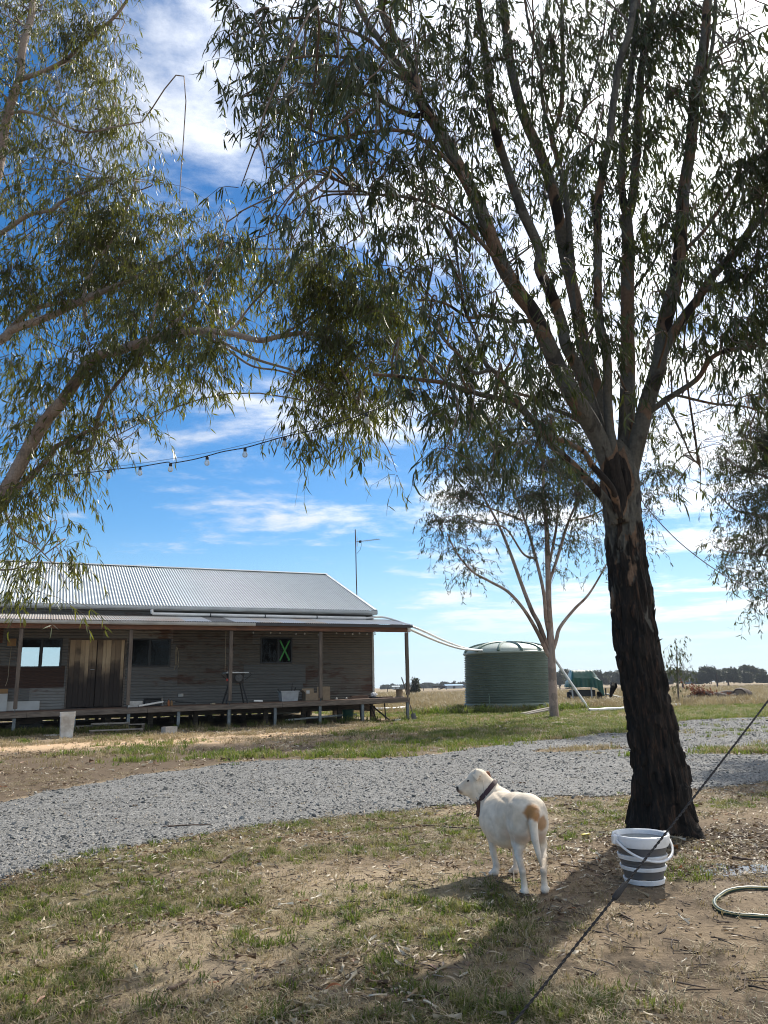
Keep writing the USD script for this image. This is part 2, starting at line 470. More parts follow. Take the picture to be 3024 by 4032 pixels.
# gravel driveway: a sheet 4 mm above the soil, with loose stones on it
dx_, dy_ = np.arange(-16, 26.01, 0.11), np.arange(4.0, 34.01, 0.11)
DX, DY = np.meshgrid(dx_, dy_, indexing='ij')
DV = on_drive(DX, DY)
v, q = grid_mesh(np.stack([DX, DY, height(DX, DY) + 0.009 * smooth(DV, 0.45, 0.9) + 0.004], -1))
keep = DV.reshape(-1)[q].mean(1) > 0.5
used = np.unique(q[keep]); re = np.zeros(len(v), int); re[used] = np.arange(len(used))
look('gravel_bed', {'g': ('geometry', {}), 'v': ('voronoi_texture', {'scale': 60.0}), 'n': ('noise_texture', {'scale': 1.1, 'detail': 5.0}),
    'r': ('rgb_ramp', {'ramp': [(0, (0.10, 0.10, 0.10)), (0.4, (0.19, 0.19, 0.185)), (0.75, (0.27, 0.265, 0.255)), (1, (0.38, 0.375, 0.36))]}), 'd': ('rgb_ramp', {'ramp': [(0, (0.6, 0.57, 0.52)), (0.45, (0.85, 0.85, 0.85)), (1, (1.05, 1.05, 1.05))]}),
    'mx': ('mix_color', {'blend_type': 'multiply', 'fac': 1.0}), 's': ('separate_color', {}), 'b': ('bump', {'distance': 0.012, 'strength': 1.0, 'invert': True}), 'p': ('principled_bsdf', {'roughness': 0.9, 'specular_ior_level': 0.2})},
    [('g.position', 'v.vector'), ('g.position', 'n.vector'), ('v.color', 's.color'), ('s.r', 'r.fac'), ('n.fac', 'd.fac'), ('r.color', 'mx.a'), ('d.color', 'mx.b'), ('mx.result', 'p.base_color'), ('v.distance', 'b.height'), ('b.normal', 'p.normal')], 'p.BSDF')
obj('gravel_drive', (v[used], re[q[keep]]), '/World/Looks/gravel_bed', smooth=True, kind='structure')


def stone(seed):
    g = np.random.default_rng(seed)
    p = unit(g.normal(0, 1, (11, 3))) * g.uniform(0.75, 1.1, (11, 1)) * [1, g.uniform(0.6, 0.9), g.uniform(0.4, 0.65)]
    h = trimesh.convex.convex_hull(p)
    return np.array(h.vertices), np.array(h.faces)


look('gravel_stone', {'o': ('object_info', {}), 'r': ('rgb_ramp', {'ramp': [(0, (0.088, 0.087, 0.082)), (0.35, (0.16, 0.157, 0.149)), (0.75, (0.239, 0.234, 0.218)), (0.93, (0.336, 0.323, 0.298)), (1, (0.319, 0.252, 0.185))]}),
    'g': ('geometry', {}), 'mp': ('mapping', {'rotation': (0, 0, -0.55), 'scale': (0.16, 0.9, 1.0)}), 'n': ('noise_texture', {'scale': 1.3, 'detail': 4.0, 'roughness': 0.6}), 'd': ('rgb_ramp', {'ramp': [(0, (0.62, 0.60, 0.57)), (0.40, (0.80, 0.79, 0.77)), (0.55, (1.0, 1.0, 1.0)), (0.72, (1.22, 1.18, 1.08)), (1, (1.25, 1.2, 1.08))]}), 'mx': ('mix_color', {'blend_type': 'multiply', 'fac': 1.0, 'use_clamp': False}),
    'p': ('principled_bsdf', {'roughness': 0.75})}, [('o.random', 'r.fac'), ('g.position', 'mp.vector'), ('mp.vector', 'n.vector'), ('n.fac', 'd.fac'), ('r.color', 'mx.a'), ('d.color', 'mx.b'), ('mx.result', 'p.base_color')], 'p.BSDF')
g = np.random.default_rng(21)
N = 340000
# denser close by, thinning with distance
sy = 4.2 + 27.0 * g.uniform(0, 1, N) ** 2.0
sx = g.uniform(-1, 1, N) * (0.62 * sy + 1.5)
pr = on_drive(sx, sy) * (0.6 + 0.4 * smooth(fb(sx, sy, 1.3, 3, 31), 0.35, 0.6)) + 0.16 * np.exp(-np.abs(sy - drive_near(sx)) / 0.3)
ok = g.uniform(0, 1, N) < pr
sx, sy = sx[ok], sy[ok]
n = len(sx)
sc = np.exp(g.normal(np.log(0.0088), 0.45, n)) * (1 + 0.03 * np.maximum(sy - 6, 0))
sz = height(sx, sy) + 0.010 + sc * 0.22
instancer('loose_gravel', [(stone(k), '/World/Looks/gravel_stone', False) for k in range(7)], np.stack([sx, sy, sz], 1), rand_quats(n, True, 0.35, g), sc, g.integers(0, 7, n),
          'grey crushed stones lying loose over the gravel driveway', 'gravel')
# ------------------------------------------------------------------ the shed
SB = gnd(1609, 2838)
SA = math.radians(23.72)
SD = np.array([math.cos(SA), math.sin(SA), 0]); SV = np.array([-math.sin(SA), math.cos(SA), 0])
DV_ = 2.2                      # verandah depth
WR = -0.42                     # right end of the wall
UL = -17.5                     # left end, out of the picture


def deck(u):
    return 0.80 + 0.0105 * u


def sl(px, py, v):
    """pixel -> (u, z) on the shed plane at depth v behind the verandah front"""
    p = onplane(px, py, SB + SV * v, SV)
    return (p - SB) @ SD, p[2]


def sw(u, v, z):
    return SB + SD * u + SV * v + np.array([0, 0, z])


def corr(u0, u1, z0, z1, pitch, amp, horizontal, seg=6, sag=0.0):
    """a corrugated sheet in the (a, b) plane, height in c; waves run along a (horizontal=False) or b"""
    if horizontal:   # ridges run along a, waves along b
        nb = max(4, int((z1 - z0) / pitch * seg)); b = np.linspace(z0, z1, nb + 1); a = np.linspace(u0, u1, max(2, int((u1 - u0) / 0.5) + 2))
        A, Bb = np.meshgrid(a, b, indexing='ij'); Cc = amp * np.sin(2 * PI * Bb / pitch)
    else:
        na = max(4, int((u1 - u0) / pitch * seg)); a = np.linspace(u0, u1, na + 1); b = np.linspace(z0, z1, max(2, int(abs(z1 - z0) / 0.8) + 2))
        A, Bb = np.meshgrid(a, b, indexing='ij'); Cc = amp * np.sin(2 * PI * A / pitch)
    if sag:
        Cc = Cc + sag * (meshkit.noise(np.stack([A * 0.9, Bb * 0.9, A * 0 + u0], -1)) - 0.5)
    return A, Bb, Cc


def tin(name, base, rust, amount, rough=0.5, metal=0.35, streak=0.0):
    """weathered corrugated iron: dull zinc with patches and runs of rust"""
    return look(name, {
        'tc': ('texture_coordinate', {}), 'o': ('object_info', {}), 'off': ('mapping', {'scale': (1, 1, 1)}), 'sx': ('mapping', {'scale': (0.35, 1, 1.3)}),
        'n1': ('noise_texture', {'scale': 1.1, 'detail': 7.0, 'roughness': 0.62}), 'n2': ('noise_texture', {'scale': 5.0, 'detail': 6.0, 'roughness': 0.7}), 'n3': ('noise_texture', {'scale': 24.0, 'detail': 4.0}),
        'a': ('math', {'math_type': 'multiply_add', 'value2': 0.55}),
        'rs': ('map_range', {'range_type': 'smoothstep', 'from_min': 1.02 - amount, 'from_max': 1.14 - amount, 'clamp': True}),
        'tone': ('rgb_ramp', {'ramp': [(0, tuple(np.array(base) * 0.62)), (0.42, tuple(np.array(base) * 0.9)), (0.6, tuple(base)), (1, tuple(np.array(base) * 1.3))]}),
        'rc': ('rgb_ramp', {'ramp': [(0, tuple(np.array(rust) * 0.45)), (0.5, tuple(rust)), (1, tuple(np.array(rust) * 1.5))]}),
        'mx': ('mix_color', {'blend_type': 'mix'}),
        'me': ('map_range', {'from_min': 0.0, 'from_max': 1.0, 'to_min': metal, 'to_max': 0.0}),
        'b': ('bump', {'distance': 0.003}), 'p': ('principled_bsdf', {'roughness': rough})},
        [('tc.object', 'sx.vector'), ('sx.vector', 'n1.vector'), ('sx.vector', 'n2.vector'), ('sx.vector', 'n3.vector'),
         ('n2.fac', 'a.value1'), ('n1.fac', 'a.value3'), ('a.value', 'rs.value'), ('n2.fac', 'tone.fac'), ('n3.fac', 'rc.fac'),
         ('tone.color', 'mx.a'), ('rc.color', 'mx.b'), ('rs.result', 'mx.fac'), ('mx.result', 'p.base_color'), ('rs.result', 'me.value'), ('me.result', 'p.metallic'), ('n3.fac', 'b.height'), ('b.normal', 'p.normal')], 'p.BSDF')


tin('tin_grey', (0.145, 0.141, 0.132), (0.075, 0.042, 0.028), 0.20)
tin('tin_pale', (0.24, 0.235, 0.22), (0.10, 0.055, 0.035), 0.27)
tin('tin_blue', (0.125, 0.126, 0.12), (0.08, 0.055, 0.04), 0.14)
tin('tin_tan', (0.125, 0.112, 0.094), (0.058, 0.028, 0.018), 0.25)
tin('tin_rust', (0.10, 0.065, 0.045), (0.085, 0.034, 0.02), 0.42, rough=0.8, metal=0.1)
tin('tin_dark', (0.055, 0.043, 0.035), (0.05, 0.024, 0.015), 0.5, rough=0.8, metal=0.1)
tin('zinc_roof', (0.46, 0.485, 0.465), (0.4, 0.33, 0.25), -0.1, rough=0.42, metal=0.35)
tin('verandah_tin', (0.33, 0.32, 0.30), (0.26, 0.21, 0.17), 0.30, rough=0.55, metal=0.3)
tin('verandah_zinc', (0.38, 0.385, 0.385), (0.35, 0.3, 0.25), 0.02, rough=0.42, metal=0.35)
plain('old_timber', (0.17, 0.135, 0.105), 0.85, var=0.5, scale=3.0, stretch=(1, 8, 8), bump=0.004, bscale=22, color2=(0.075, 0.058, 0.047))
plain('post_timber', (0.15, 0.118, 0.092), 0.85, scale=3.0, stretch=(9, 9, 0.8), bump=0.004, bscale=12, color2=(0.07, 0.054, 0.044))
plain('red_beam', (0.20, 0.085, 0.042), 0.75, scale=3.0, stretch=(0.6, 8, 8), bump=0.003, bscale=22, color2=(0.085, 0.038, 0.024))
plain('deck_timber', (0.21, 0.12, 0.075), 0.8, scale=3.0, stretch=(0.6, 8, 8), color2=(0.08, 0.05, 0.036), isle=0.3)
plain('steel_stump', (0.17, 0.20, 0.215), 0.55, metal=0.5, scale=7.0, color2=(0.12, 0.135, 0.14), bump=0.001)
plain('gutter_cream', (0.43, 0.42, 0.39), 0.5, var=0.35, scale=2.0)
plain('gutter_grey', (0.46, 0.48, 0.48), 0.45, metal=0.2, var=0.2, scale=2.0)
plain('dark_fascia', (0.045, 0.042, 0.045), 0.5, var=0.3)
plain('black_frame', (0.012, 0.012, 0.013), 0.45)
plain('pvc', (0.72, 0.71, 0.68), 0.35, var=0.14, scale=4.0)
plain('green_tape', (0.05, 0.36, 0.06), 0.5, var=0.2)
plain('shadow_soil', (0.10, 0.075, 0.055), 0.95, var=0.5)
plain('dull_iron', (0.10, 0.10, 0.10), 0.6, metal=0.4, var=0.4)
look('pane', {'t': ('transparent_bsdf', {'color': (0.86, 0.9, 0.9)}), 'g': ('glossy_bsdf', {'roughness': 0.03, 'color': (0.32, 0.32, 0.32)}), 'f': ('fresnel', {'IOR': 1.45}), 'm': ('mix_closure', {})},
     [('f.fac', 'm.fac'), ('t.BSDF', 'm.closure1'), ('g.BSDF', 'm.closure2')], 'm.closure')

shed = thing('farm_shed', 'long corrugated iron shed with a timber verandah on stumps and a pale tin roof', 'shed', SB, SA)

# openings in the front wall: (u0, u1, z0, z1)
w1 = (-12.70, -11.42, 2.00, 2.94); w2 = (-9.36, -7.96, 2.00, 2.94); w3 = (-4.80, -3.62, 2.09, 3.02)
door = (-11.25, -9.42, 0.70, 2.95)
OPEN = [w1, w2, w3, door]


def cut(rect, holes):
    out = [rect]
    for h in holes:
        nxt = []
        for a0, a1, b0, b1 in out:
            if h[0] >= a1 or h[1] <= a0 or h[2] >= b1 or h[3] <= b0:
                nxt.append((a0, a1, b0, b1)); continue
            x0, x1 = max(a0, h[0]), min(a1, h[1])
            if x0 > a0: nxt.append((a0, x0, b0, b1))
            if x1 < a1: nxt.append((x1, a1, b0, b1))
            if h[2] > b0: nxt.append((x0, x1, b0, max(b0, h[2])))
            if h[3] < b1: nxt.append((x0, x1, min(b1, h[3]), b1))
        out = nxt
    return out


ROWS = [(0.66, 1.36), (1.36, 2.05), (2.05, 2.78), (2.78, 3.42), (3.42, 4.02)]
SHEETS = {0: [(UL, -12.3, 'tin_grey'), (-12.3, -11.25, 'tin_pale'), (-11.25, -8.1, 'tin_grey'), (-8.1, -6.0, 'tin_grey'), (-6.0, -3.2, 'tin_blue'), (-3.2, WR, 'tin_tan')],
          1: [(UL, -13.3, 'tin_tan'), (-13.3, -11.3, 'tin_dark'), (-11.3, -7.7, 'tin_grey'), (-7.7, -5.4, 'tin_tan'), (-5.4, -3.1, 'tin_blue'), (-3.1, WR, 'tin_tan')],
          2: [(UL, -13.3, 'tin_tan'), (-13.3, -11.0, 'tin_grey'), (-11.0, -7.8, 'tin_grey'), (-7.8, -5.3, 'tin_tan'), (-5.3, -2.9, 'tin_tan'), (-2.9, WR, 'tin_tan')],
          3: [(UL, -13.2, 'tin_rust'), (-13.2, -10.2, 'tin_grey'), (-10.2, -7.9, 'tin_pale'), (-7.9, -5.1, 'tin_tan'), (-5.1, -2.6, 'tin_grey'), (-2.6, WR, 'tin_tan')],
          4: [(UL, -11.0, 'tin_grey'), (-11.0, -5.5, 'tin_grey'), (-5.5, WR, 'tin_grey')]}
for r, (z0, z1) in enumerate(ROWS):
    for k, (u0, u1, mt) in enumerate(SHEETS[r]):
        off = 0.006 * ((k + r) % 2) + 0.004 * r
        for a0, a1, b0, b1 in cut((u0, u1, z0, z1), OPEN):
            A, Bb, Cc = corr(a0, a1, b0, b1, 0.092, 0.011, True, 7, 0.012)
            obj('wall_sheet', grid_mesh(np.stack([A, DV_ - off + Cc, Bb], -1)), f'/World/Looks/{mt}', shed, smooth=True)
# inner lining, end walls and the back wall with its own window
GW = 11.3
mid = DV_ + GW / 2
for u, nm in ((WR, 'end_wall'), (UL, 'end_wall')):
    pts = [(DV_, 0.3), (DV_ + GW, 0.3), (DV_ + GW, 4.0), (mid, 6.2), (DV_, 4.0)]
    P = np.array([[u - 0.03, a, b] for a, b in pts] + [[u - 0.005, a, b] for a, b in pts])
    h = trimesh.convex.convex_hull(P)
    obj(nm, (np.array(h.vertices), np.array(h.faces)), '/World/Looks/tin_grey', shed)
# the back window lines up with what the first front window lets one see
bu0, bz1 = sl(70, 2545, DV_ + GW); bu1, bz0 = sl(236, 2627, DV_ + GW)
bw = (bu0 - 0.5, bu1, bz0, bz1)
mb = MB()
for a0, a1, b0, b1 in cut((UL, WR, 0.25, 4.02), [bw]):
    mb.box((a0, DV_ + GW - 0.03, b0), (a1, DV_ + GW, b1))
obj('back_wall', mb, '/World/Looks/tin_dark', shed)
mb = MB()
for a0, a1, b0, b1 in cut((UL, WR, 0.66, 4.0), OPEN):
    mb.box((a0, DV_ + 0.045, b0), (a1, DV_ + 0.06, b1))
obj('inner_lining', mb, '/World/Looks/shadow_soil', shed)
obj('shed_floor', MB().box((UL, DV_ + 0.02, 0.52), (WR - 0.03, DV_ + GW - 0.03, 0.64)), '/World/Looks/old_timber', shed)


def window(rect, v, sash, tape=False, nm='window'):
    u0, u1, z0, z1 = rect
    fr = MB(); t = 0.045
    fr.box((u0, v - 0.035, z0), (u1, v + 0.05, z0 + t)); fr.box((u0, v - 0.035, z1 - t), (u1, v + 0.05, z1))
    fr.box((u0, v - 0.034, z0 + t), (u0 + t, v + 0.05, z1 - t)); fr.box((u1 - t, v - 0.034, z0 + t), (u1, v + 0.05, z1 - t))
    um = u0 + (u1 - u0) * sash
    fr.box((um - 0.035, v - 0.02, z0 + t), (um + 0.035, v + 0.03, z1 - t))
    w = obj(nm, fr, '/World/Looks/black_frame', shed)
    for a, b, dv in ((u0 + t, um - 0.035, 0.0), (um + 0.035, u1 - t, 0.012)):
        obj('pane', MB().add([[a, v + dv, z0 + t], [b, v + dv, z0 + t], [b, v + dv, z1 - t], [a, v + dv, z1 - t]], [[0, 1, 2, 3]]), '/World/Looks/pane', w)
    if tape:
        a, b = um + 0.06, u1 - t - 0.05; lo, hi = z0 + t + 0.06, z1 - t - 0.06
        for s in (0, 1):
            p, q = (np.array([a, lo]), np.array([b, hi])) if s else (np.array([a, hi]), np.array([b, lo]))
            dd = (q - p) / np.linalg.norm(q - p); nn = np.array([-dd[1], dd[0]]) * 0.026
            c = [p - nn, q - nn, q + nn, p + nn]; y = v + 0.008 - 0.004 * s
            obj('tape_strip', MB().add([[x[0], y, x[1]] for x in c], [[0, 1, 2, 3]]), '/World/Looks/green_tape', w)


window(w1, DV_ - 0.01, 0.52); window(w2, DV_ - 0.01, 0.5); window(w3, DV_ - 0.01, 0.56, True)
window(bw, DV_ + GW - 0.03, 0.62)

# double door of vertical boards
dw = np.random.default_rng(5)
look('door_board', {'tc': ('texture_coordinate', {}), 'm1': ('mapping', {'scale': (18, 18, 1.0)}), 'o': ('object_info', {}), 'sep': ('separate_xyz', {}),
    'n': ('noise_texture', {'scale': 1.6, 'detail': 6.0, 'roughness': 0.65}), 'n2': ('noise_texture', {'scale': 2.2, 'detail': 5.0}),
    'wz': ('map_range', {'from_min': 1.25, 'from_max': 2.3, 'to_min': 0.0, 'to_max': 1.0, 'clamp': True}), 'a': ('math', {'math_type': 'multiply_add', 'value2': 0.9, 'value3': -0.45}), 'a2': ('math', {'math_type': 'add', 'use_clamp': True}),
    'o1': ('map_range', {'from_min': 0.0, 'from_max': 1.0, 'to_min': -0.42, 'to_max': 0.2}), 'a3': ('math', {'math_type': 'add', 'use_clamp': True}),
    'r': ('rgb_ramp', {'ramp': [(0, (0.045, 0.035, 0.03)), (0.45, (0.13, 0.095, 0.07)), (0.72, (0.42, 0.31, 0.20)), (1, (0.60, 0.46, 0.30))]}),
    'gr': ('rgb_ramp', {'ramp': [(0, (0.62, 0.6, 0.58)), (0.5, (0.95, 0.95, 0.95)), (1, (1.1, 1.1, 1.1))]}), 'mx': ('mix_color', {'blend_type': 'multiply', 'fac': 1.0}),
    'b': ('bump', {'distance': 0.003}), 'p': ('principled_bsdf', {'roughness': 0.85, 'specular_ior_level': 0.3})},
    [('tc.object', 'm1.vector'), ('tc.object', 'sep.vector'), ('m1.vector', 'n.vector'), ('tc.object', 'n2.vector'), ('sep.z', 'wz.value'), ('n2.fac', 'a.value1'), ('a.value', 'a2.value1'), ('wz.result', 'a2.value2'),
     ('o.random', 'o1.value'), ('o1.result', 'a3.value1'), ('a2.value', 'a3.value2'), ('a3.value', 'r.fac'), ('n.fac', 'gr.fac'), ('r.color', 'mx.a'), ('gr.color', 'mx.b'), ('mx.result', 'p.base_color'), ('n.fac', 'b.height'), ('b.normal', 'p.normal')], 'p.BSDF')
u0, u1, z0, z1 = door
fr = MB()
fr.box((u0, DV_ - 0.03, z0), (u0 + 0.05, DV_ + 0.05, z1)); fr.box((u1 - 0.05, DV_ - 0.03, z0), (u1, DV_ + 0.05, z1)); fr.box((u0 + 0.05, DV_ - 0.031, z1 - 0.05), (u1 - 0.05, DV_ + 0.05, z1))
obj('door_frame', fr, '/World/Looks/old_timber', shed)
um = (u0 + u1) / 2 - 0.01
for s, (a, b) in enumerate(((u0 + 0.06, um - 0.012), (um + 0.012, u1 - 0.06))):
    leaf = obj('door', MB().box((a, DV_ + 0.012, z0 + 0.03), (b, DV_ + 0.03, z1 - 0.06)), '/World/Looks/old_timber', shed)
    x = a
    ws = dw.uniform(0.7, 1.3, 6); ws = ws / ws.sum() * (b - a)
    for w in ws:
        dv = dw.uniform(0, 0.008)
        obj('board', MB().box((x + 0.003, DV_ - 0.012 - dv, z0 + 0.02 + dw.uniform(0, 0.02)), (x + w - 0.003, DV_ + 0.011, z1 - 0.062), bev=0.003), '/World/Looks/door_board', leaf)
        x += w
    if s == 0:
        obj('handle', MB().tube([(b - 0.05, DV_ - 0.02, 1.92), (b - 0.05, DV_ - 0.06, 1.92), (b - 0.16, DV_ - 0.06, 1.925)], 0.012, 6), '/World/Looks/gutter_grey', leaf)

# main roof: sheets of corrugated zinc, ridge capping, barge, gutter
EZ, EV = 4.06, DV_ - 0.22
RV, RZ = mid, 6.30
RR = -0.30
sl_ = np.array([RV - EV, RZ - EZ]); SL = np.linalg.norm(sl_); sl_ /= SL
wid = 0.8
u = RR
k = 0
while u > UL - 3:
    a, b = u - wid, u
    A, Bb, Cc = corr(a, b + 0.03, 0, SL, 0.1, 0.0145, False, 8)
    Cc = Cc + 0.002 * (k % 2)
    P = np.stack([A, EV + Bb * sl_[0] - Cc * sl_[1], EZ + Bb * sl_[1] + Cc * sl_[0]], -1)
    obj('roof_sheet', grid_mesh(P), '/World/Looks/zinc_roof', shed, smooth=True)
    u -= wid; k += 1
ULR = u
P = np.array([[ULR, RV, RZ], [RR, RV, RZ], [RR, 2 * RV - EV, EZ], [ULR, 2 * RV - EV, EZ]])
obj('back_roof', MB().add(P - [0, 0, 0.01], [[0, 1, 2, 3]]).add(P - [0, 0, 0.03], [[3, 2, 1, 0]]), '/World/Looks/zinc_roof', shed)
cap = MB()
for s in (-1, 1):
    pr = [np.array([RV, RZ + 0.045]), np.array([RV + s * 0.17, RZ + 0.045 - 0.17 * sl_[1] / sl_[0]])]
    P = np.array([[ULR, pr[0][0], pr[0][1]], [RR + 0.02, pr[0][0], pr[0][1]], [RR + 0.02, pr[1][0], pr[1][1]], [ULR, pr[1][0], pr[1][1]]])
    cap.add(P, [[0, 1, 2, 3]] if s > 0 else [[3, 2, 1, 0]])
obj('ridge_cap', cap, '/World/Looks/gutter_grey', shed)
brg = MB()
for s in (-1, 1):
    for dz0, dz1, du0, du1 in ((-0.16, 0.03, 0.0, 0.022), (0.012, 0.035, -0.11, 0.0)):
        e = np.array([RV + s * (RV - EV) * 1.0, EZ]); t = np.array([RV, RZ])
        q = []
        for uu in (RR + du0, RR + du1):
            q += [[uu, e[0], e[1] + dz0], [uu, t[0], t[1] + dz0], [uu, t[0], t[1] + dz1], [uu, e[0], e[1] + dz1]]
        h = trimesh.convex.convex_hull(np.array(q)); brg.add(np.array(h.vertices), np.array(h.faces))
obj('barge_flashing', brg, '/World/Looks/gutter_grey', shed)
g_ = MB()
prof = [(0, 0.0), (0, -0.115), (-0.075, -0.115), (-0.10, -0.07), (-0.10, 0.0), (-0.088, 0.0), (-0.088, -0.06), (-0.07, -0.1), (-0.012, -0.1), (-0.012, 0.0)]
P = np.array([[[uu, EV + 0.03 + a, EZ - 0.015 + b] for a, b in prof + prof[:1]] for uu in (ULR, RR)])
g_.add(*grid_mesh(P))
g_.box((RR - 0.001, EV - 0.07, EZ - 0.13), (RR + 0.004, EV + 0.03, EZ - 0.015))
obj('roof_gutter', g_, '/World/Looks/gutter_grey', shed)
sof = MB().box((ULR, EV + 0.035, EZ - 0.16), (RR, DV_ - 0.03, EZ - 0.135))
obj('soffit', sof, '/World/Looks/gutter_grey', shed)
obj('corner_flashing', MB().box((WR - 0.03, DV_ - 0.035, 0.64), (WR + 0.05, DV_ - 0.02, EZ - 0.17)).box((WR + 0.035, DV_ - 0.02, 0.64), (WR + 0.05, DV_ + 0.09, EZ - 0.17)), '/World/Looks/gutter_cream', shed)

# verandah roof
VR = 0.14
v0, v1, vz0, vz1 = -0.22, DV_ - 0.02, 3.345, 3.735
d_ = np.array([v1 - v0, vz1 - vz0]); VL = np.linalg.norm(d_); d_ /= VL
u = VR; k = 0
vg = np.random.default_rng(8)
while u > UL:
    A, Bb, Cc = corr(u - wid, u + 0.03, -vg.uniform(0, 0.03), VL, 0.076, 0.0085, False, 8)
    Cc = Cc + 0.003 * (k % 2) + vg.uniform(0, 0.003)
    P = np.stack([A, v0 + Bb * d_[0] - Cc * d_[1], vz0 + Bb * d_[1] + Cc * d_[0]], -1)
    mt = 'verandah_tin' if u < -7.2 else ('dull_iron' if k == 8 else ('verandah_zinc' if vg.uniform() < 0.75 else 'verandah_tin'))
    obj('verandah_sheet', grid_mesh(P), f'/World/Looks/{mt}', shed, smooth=True)
    u -= wid; k += 1
GE = sl(1005, 2455, -0.2)[0]
vgut = MB()
P = np.array([[[uu, v0 + 0.04 + a * 0.9, vz0 - 0.02 + b * 0.9] for a, b in prof + prof[:1]] for uu in (UL, GE)])
vgut.add(*grid_mesh(P)); vgut.box((GE - 0.001, v0 - 0.05, vz0 - 0.12), (GE + 0.004, v0 + 0.04, vz0 - 0.02))
obj('verandah_gutter', vgut, '/World/Looks/gutter_cream', shed)
obj('verandah_fascia', MB().box((GE + 0.01, v0 + 0.0, vz0 - 0.105), (VR + 0.02, v0 + 0.03, vz0 - 0.012)).box((VR + 0.0, v0 + 0.03, vz0 - 0.09), (VR + 0.02, v1, vz0 - 0.015)), '/World/Looks/dark_fascia', shed)
bz = 3.085
cuts = [UL, -12.1, -6.2, 0.10]
for a, b in zip(cuts[:-1], cuts[1:]):
    obj('verandah_beam', MB().box((a + 0.002, -0.11, bz + 0.003), (b - 0.002, -0.055, vz0 - 0.03), bev=0.006), '/World/Looks/red_beam', shed)
for uu in np.arange(VR - 0.12, UL, -0.95):
    P = np.array([(uu - 0.025, -0.05, vz0 - 0.12), (uu + 0.025, -0.05, vz0 - 0.12), (uu + 0.025, v1, vz1 - 0.12), (uu - 0.025, v1, vz1 - 0.12)])
    h = trimesh.convex.convex_hull(np.vstack([P, P + [0, 0, 0.09]]))
    obj('rafter', (np.array(h.vertices), np.array(h.faces)), '/World/Looks/old_timber', shed)
for uu in (0.0, -3.27, -6.36, -9.50, -12.62, -15.8):
    j = vg.uniform(-0.01, 0.01)
    P = MB().box((uu - 0.055, -0.055, deck(uu) + 0.09), (uu + 0.055, 0.055, bz + (0.0 if uu > -0.1 else 0.0)), bev=0.008)
    po = obj('post', P, '/World/Looks/post_timber', shed)
    obj('stirrup', MB().box((uu - 0.012, -0.03, deck(uu) - 0.02), (uu + 0.012, 0.03, deck(uu) + 0.10)), '/World/Looks/dull_iron', po)
# deck
for k in range(15):
    a = 0.03 + k * (DV_ - 0.05) / 15; b = a + (DV_ - 0.05) / 15 - 0.008
    for c0, c1 in ((UL, -11.9 + 0.9 * (k % 3)), (-11.9 + 0.9 * (k % 3), -5.4 + 0.8 * (k % 2)), (-5.4 + 0.8 * (k % 2), 0.07)):
        mb = MB().box((c0 + 0.003, a, -0.03 + vg.uniform(-0.003, 0.003)), (c1 - 0.003, b, vg.uniform(-0.003, 0.004)), M=lambda q: q + np.stack([0 * q[:, 0], 0 * q[:, 0], deck(q[:, 0])], 1))
        obj('deck_board', mb, '/World/Looks/deck_timber', shed)
for c0, c1 in ((UL, -12.3), (-12.3, -8.9), (-8.9, -4.6), (-4.6, 0.08)):
    obj('deck_edge', MB().box((c0 + 0.003, -0.01, -0.165), (c1 - 0.003, 0.025, -0.012), M=lambda q: q + np.stack([0 * q[:, 0], 0 * q[:, 0], deck(q[:, 0])], 1), bev=0.004), '/World/Looks/old_timber', shed)
obj('deck_end', MB().box((0.045, 0.03, 0.64), (0.078, DV_ - 0.05, 0.765)), '/World/Looks/old_timber', shed)
for a in (0.10, 1.1, 2.05):
    obj('bearer', MB().box((UL, a, -0.17), (0.04, a + 0.06, -0.035), M=lambda q: q + np.stack([0 * q[:, 0], 0 * q[:, 0], deck(q[:, 0])], 1)), '/World/Looks/old_timber', shed)
for uu in (0.0, -1.72, -3.27, -4.83, -6.36, -7.95, -9.45, -11.0, -12.62, -14.2, -15.8):
    st = MB().box((uu - 0.045, 0.027, -0.2), (uu + 0.045, 0.035, deck(uu) - 0.02)).box((uu - 0.045, 0.035, -0.2), (uu - 0.037, 0.105, deck(uu) - 0.02)).box((uu + 0.037, 0.035, -0.2), (uu + 0.045, 0.105, deck(uu) - 0.02))
    obj('stump', st, '/World/Looks/steel_stump', shed)
for v in (1.95, DV_ + 3.6, DV_ + 7.4, DV_ + GW - 0.1):
    for uu in np.arange(-0.6, UL, -1.32):
        uj = uu + vg.uniform(-0.12, 0.12)
        obj('stump', MB().box((uj - 0.075, v - 0.075, -0.2), (uj + 0.075, v + 0.075, 0.50)), '/World/Looks/old_timber', shed)
for v in (DV_ + 0.1, DV_ + 3.6, DV_ + 7.4, DV_ + GW - 0.15):
    obj('bearer', MB().box((UL, v - 0.06, 0.36), (WR - 0.05, v + 0.06, 0.515)), '/World/Looks/old_timber', shed)
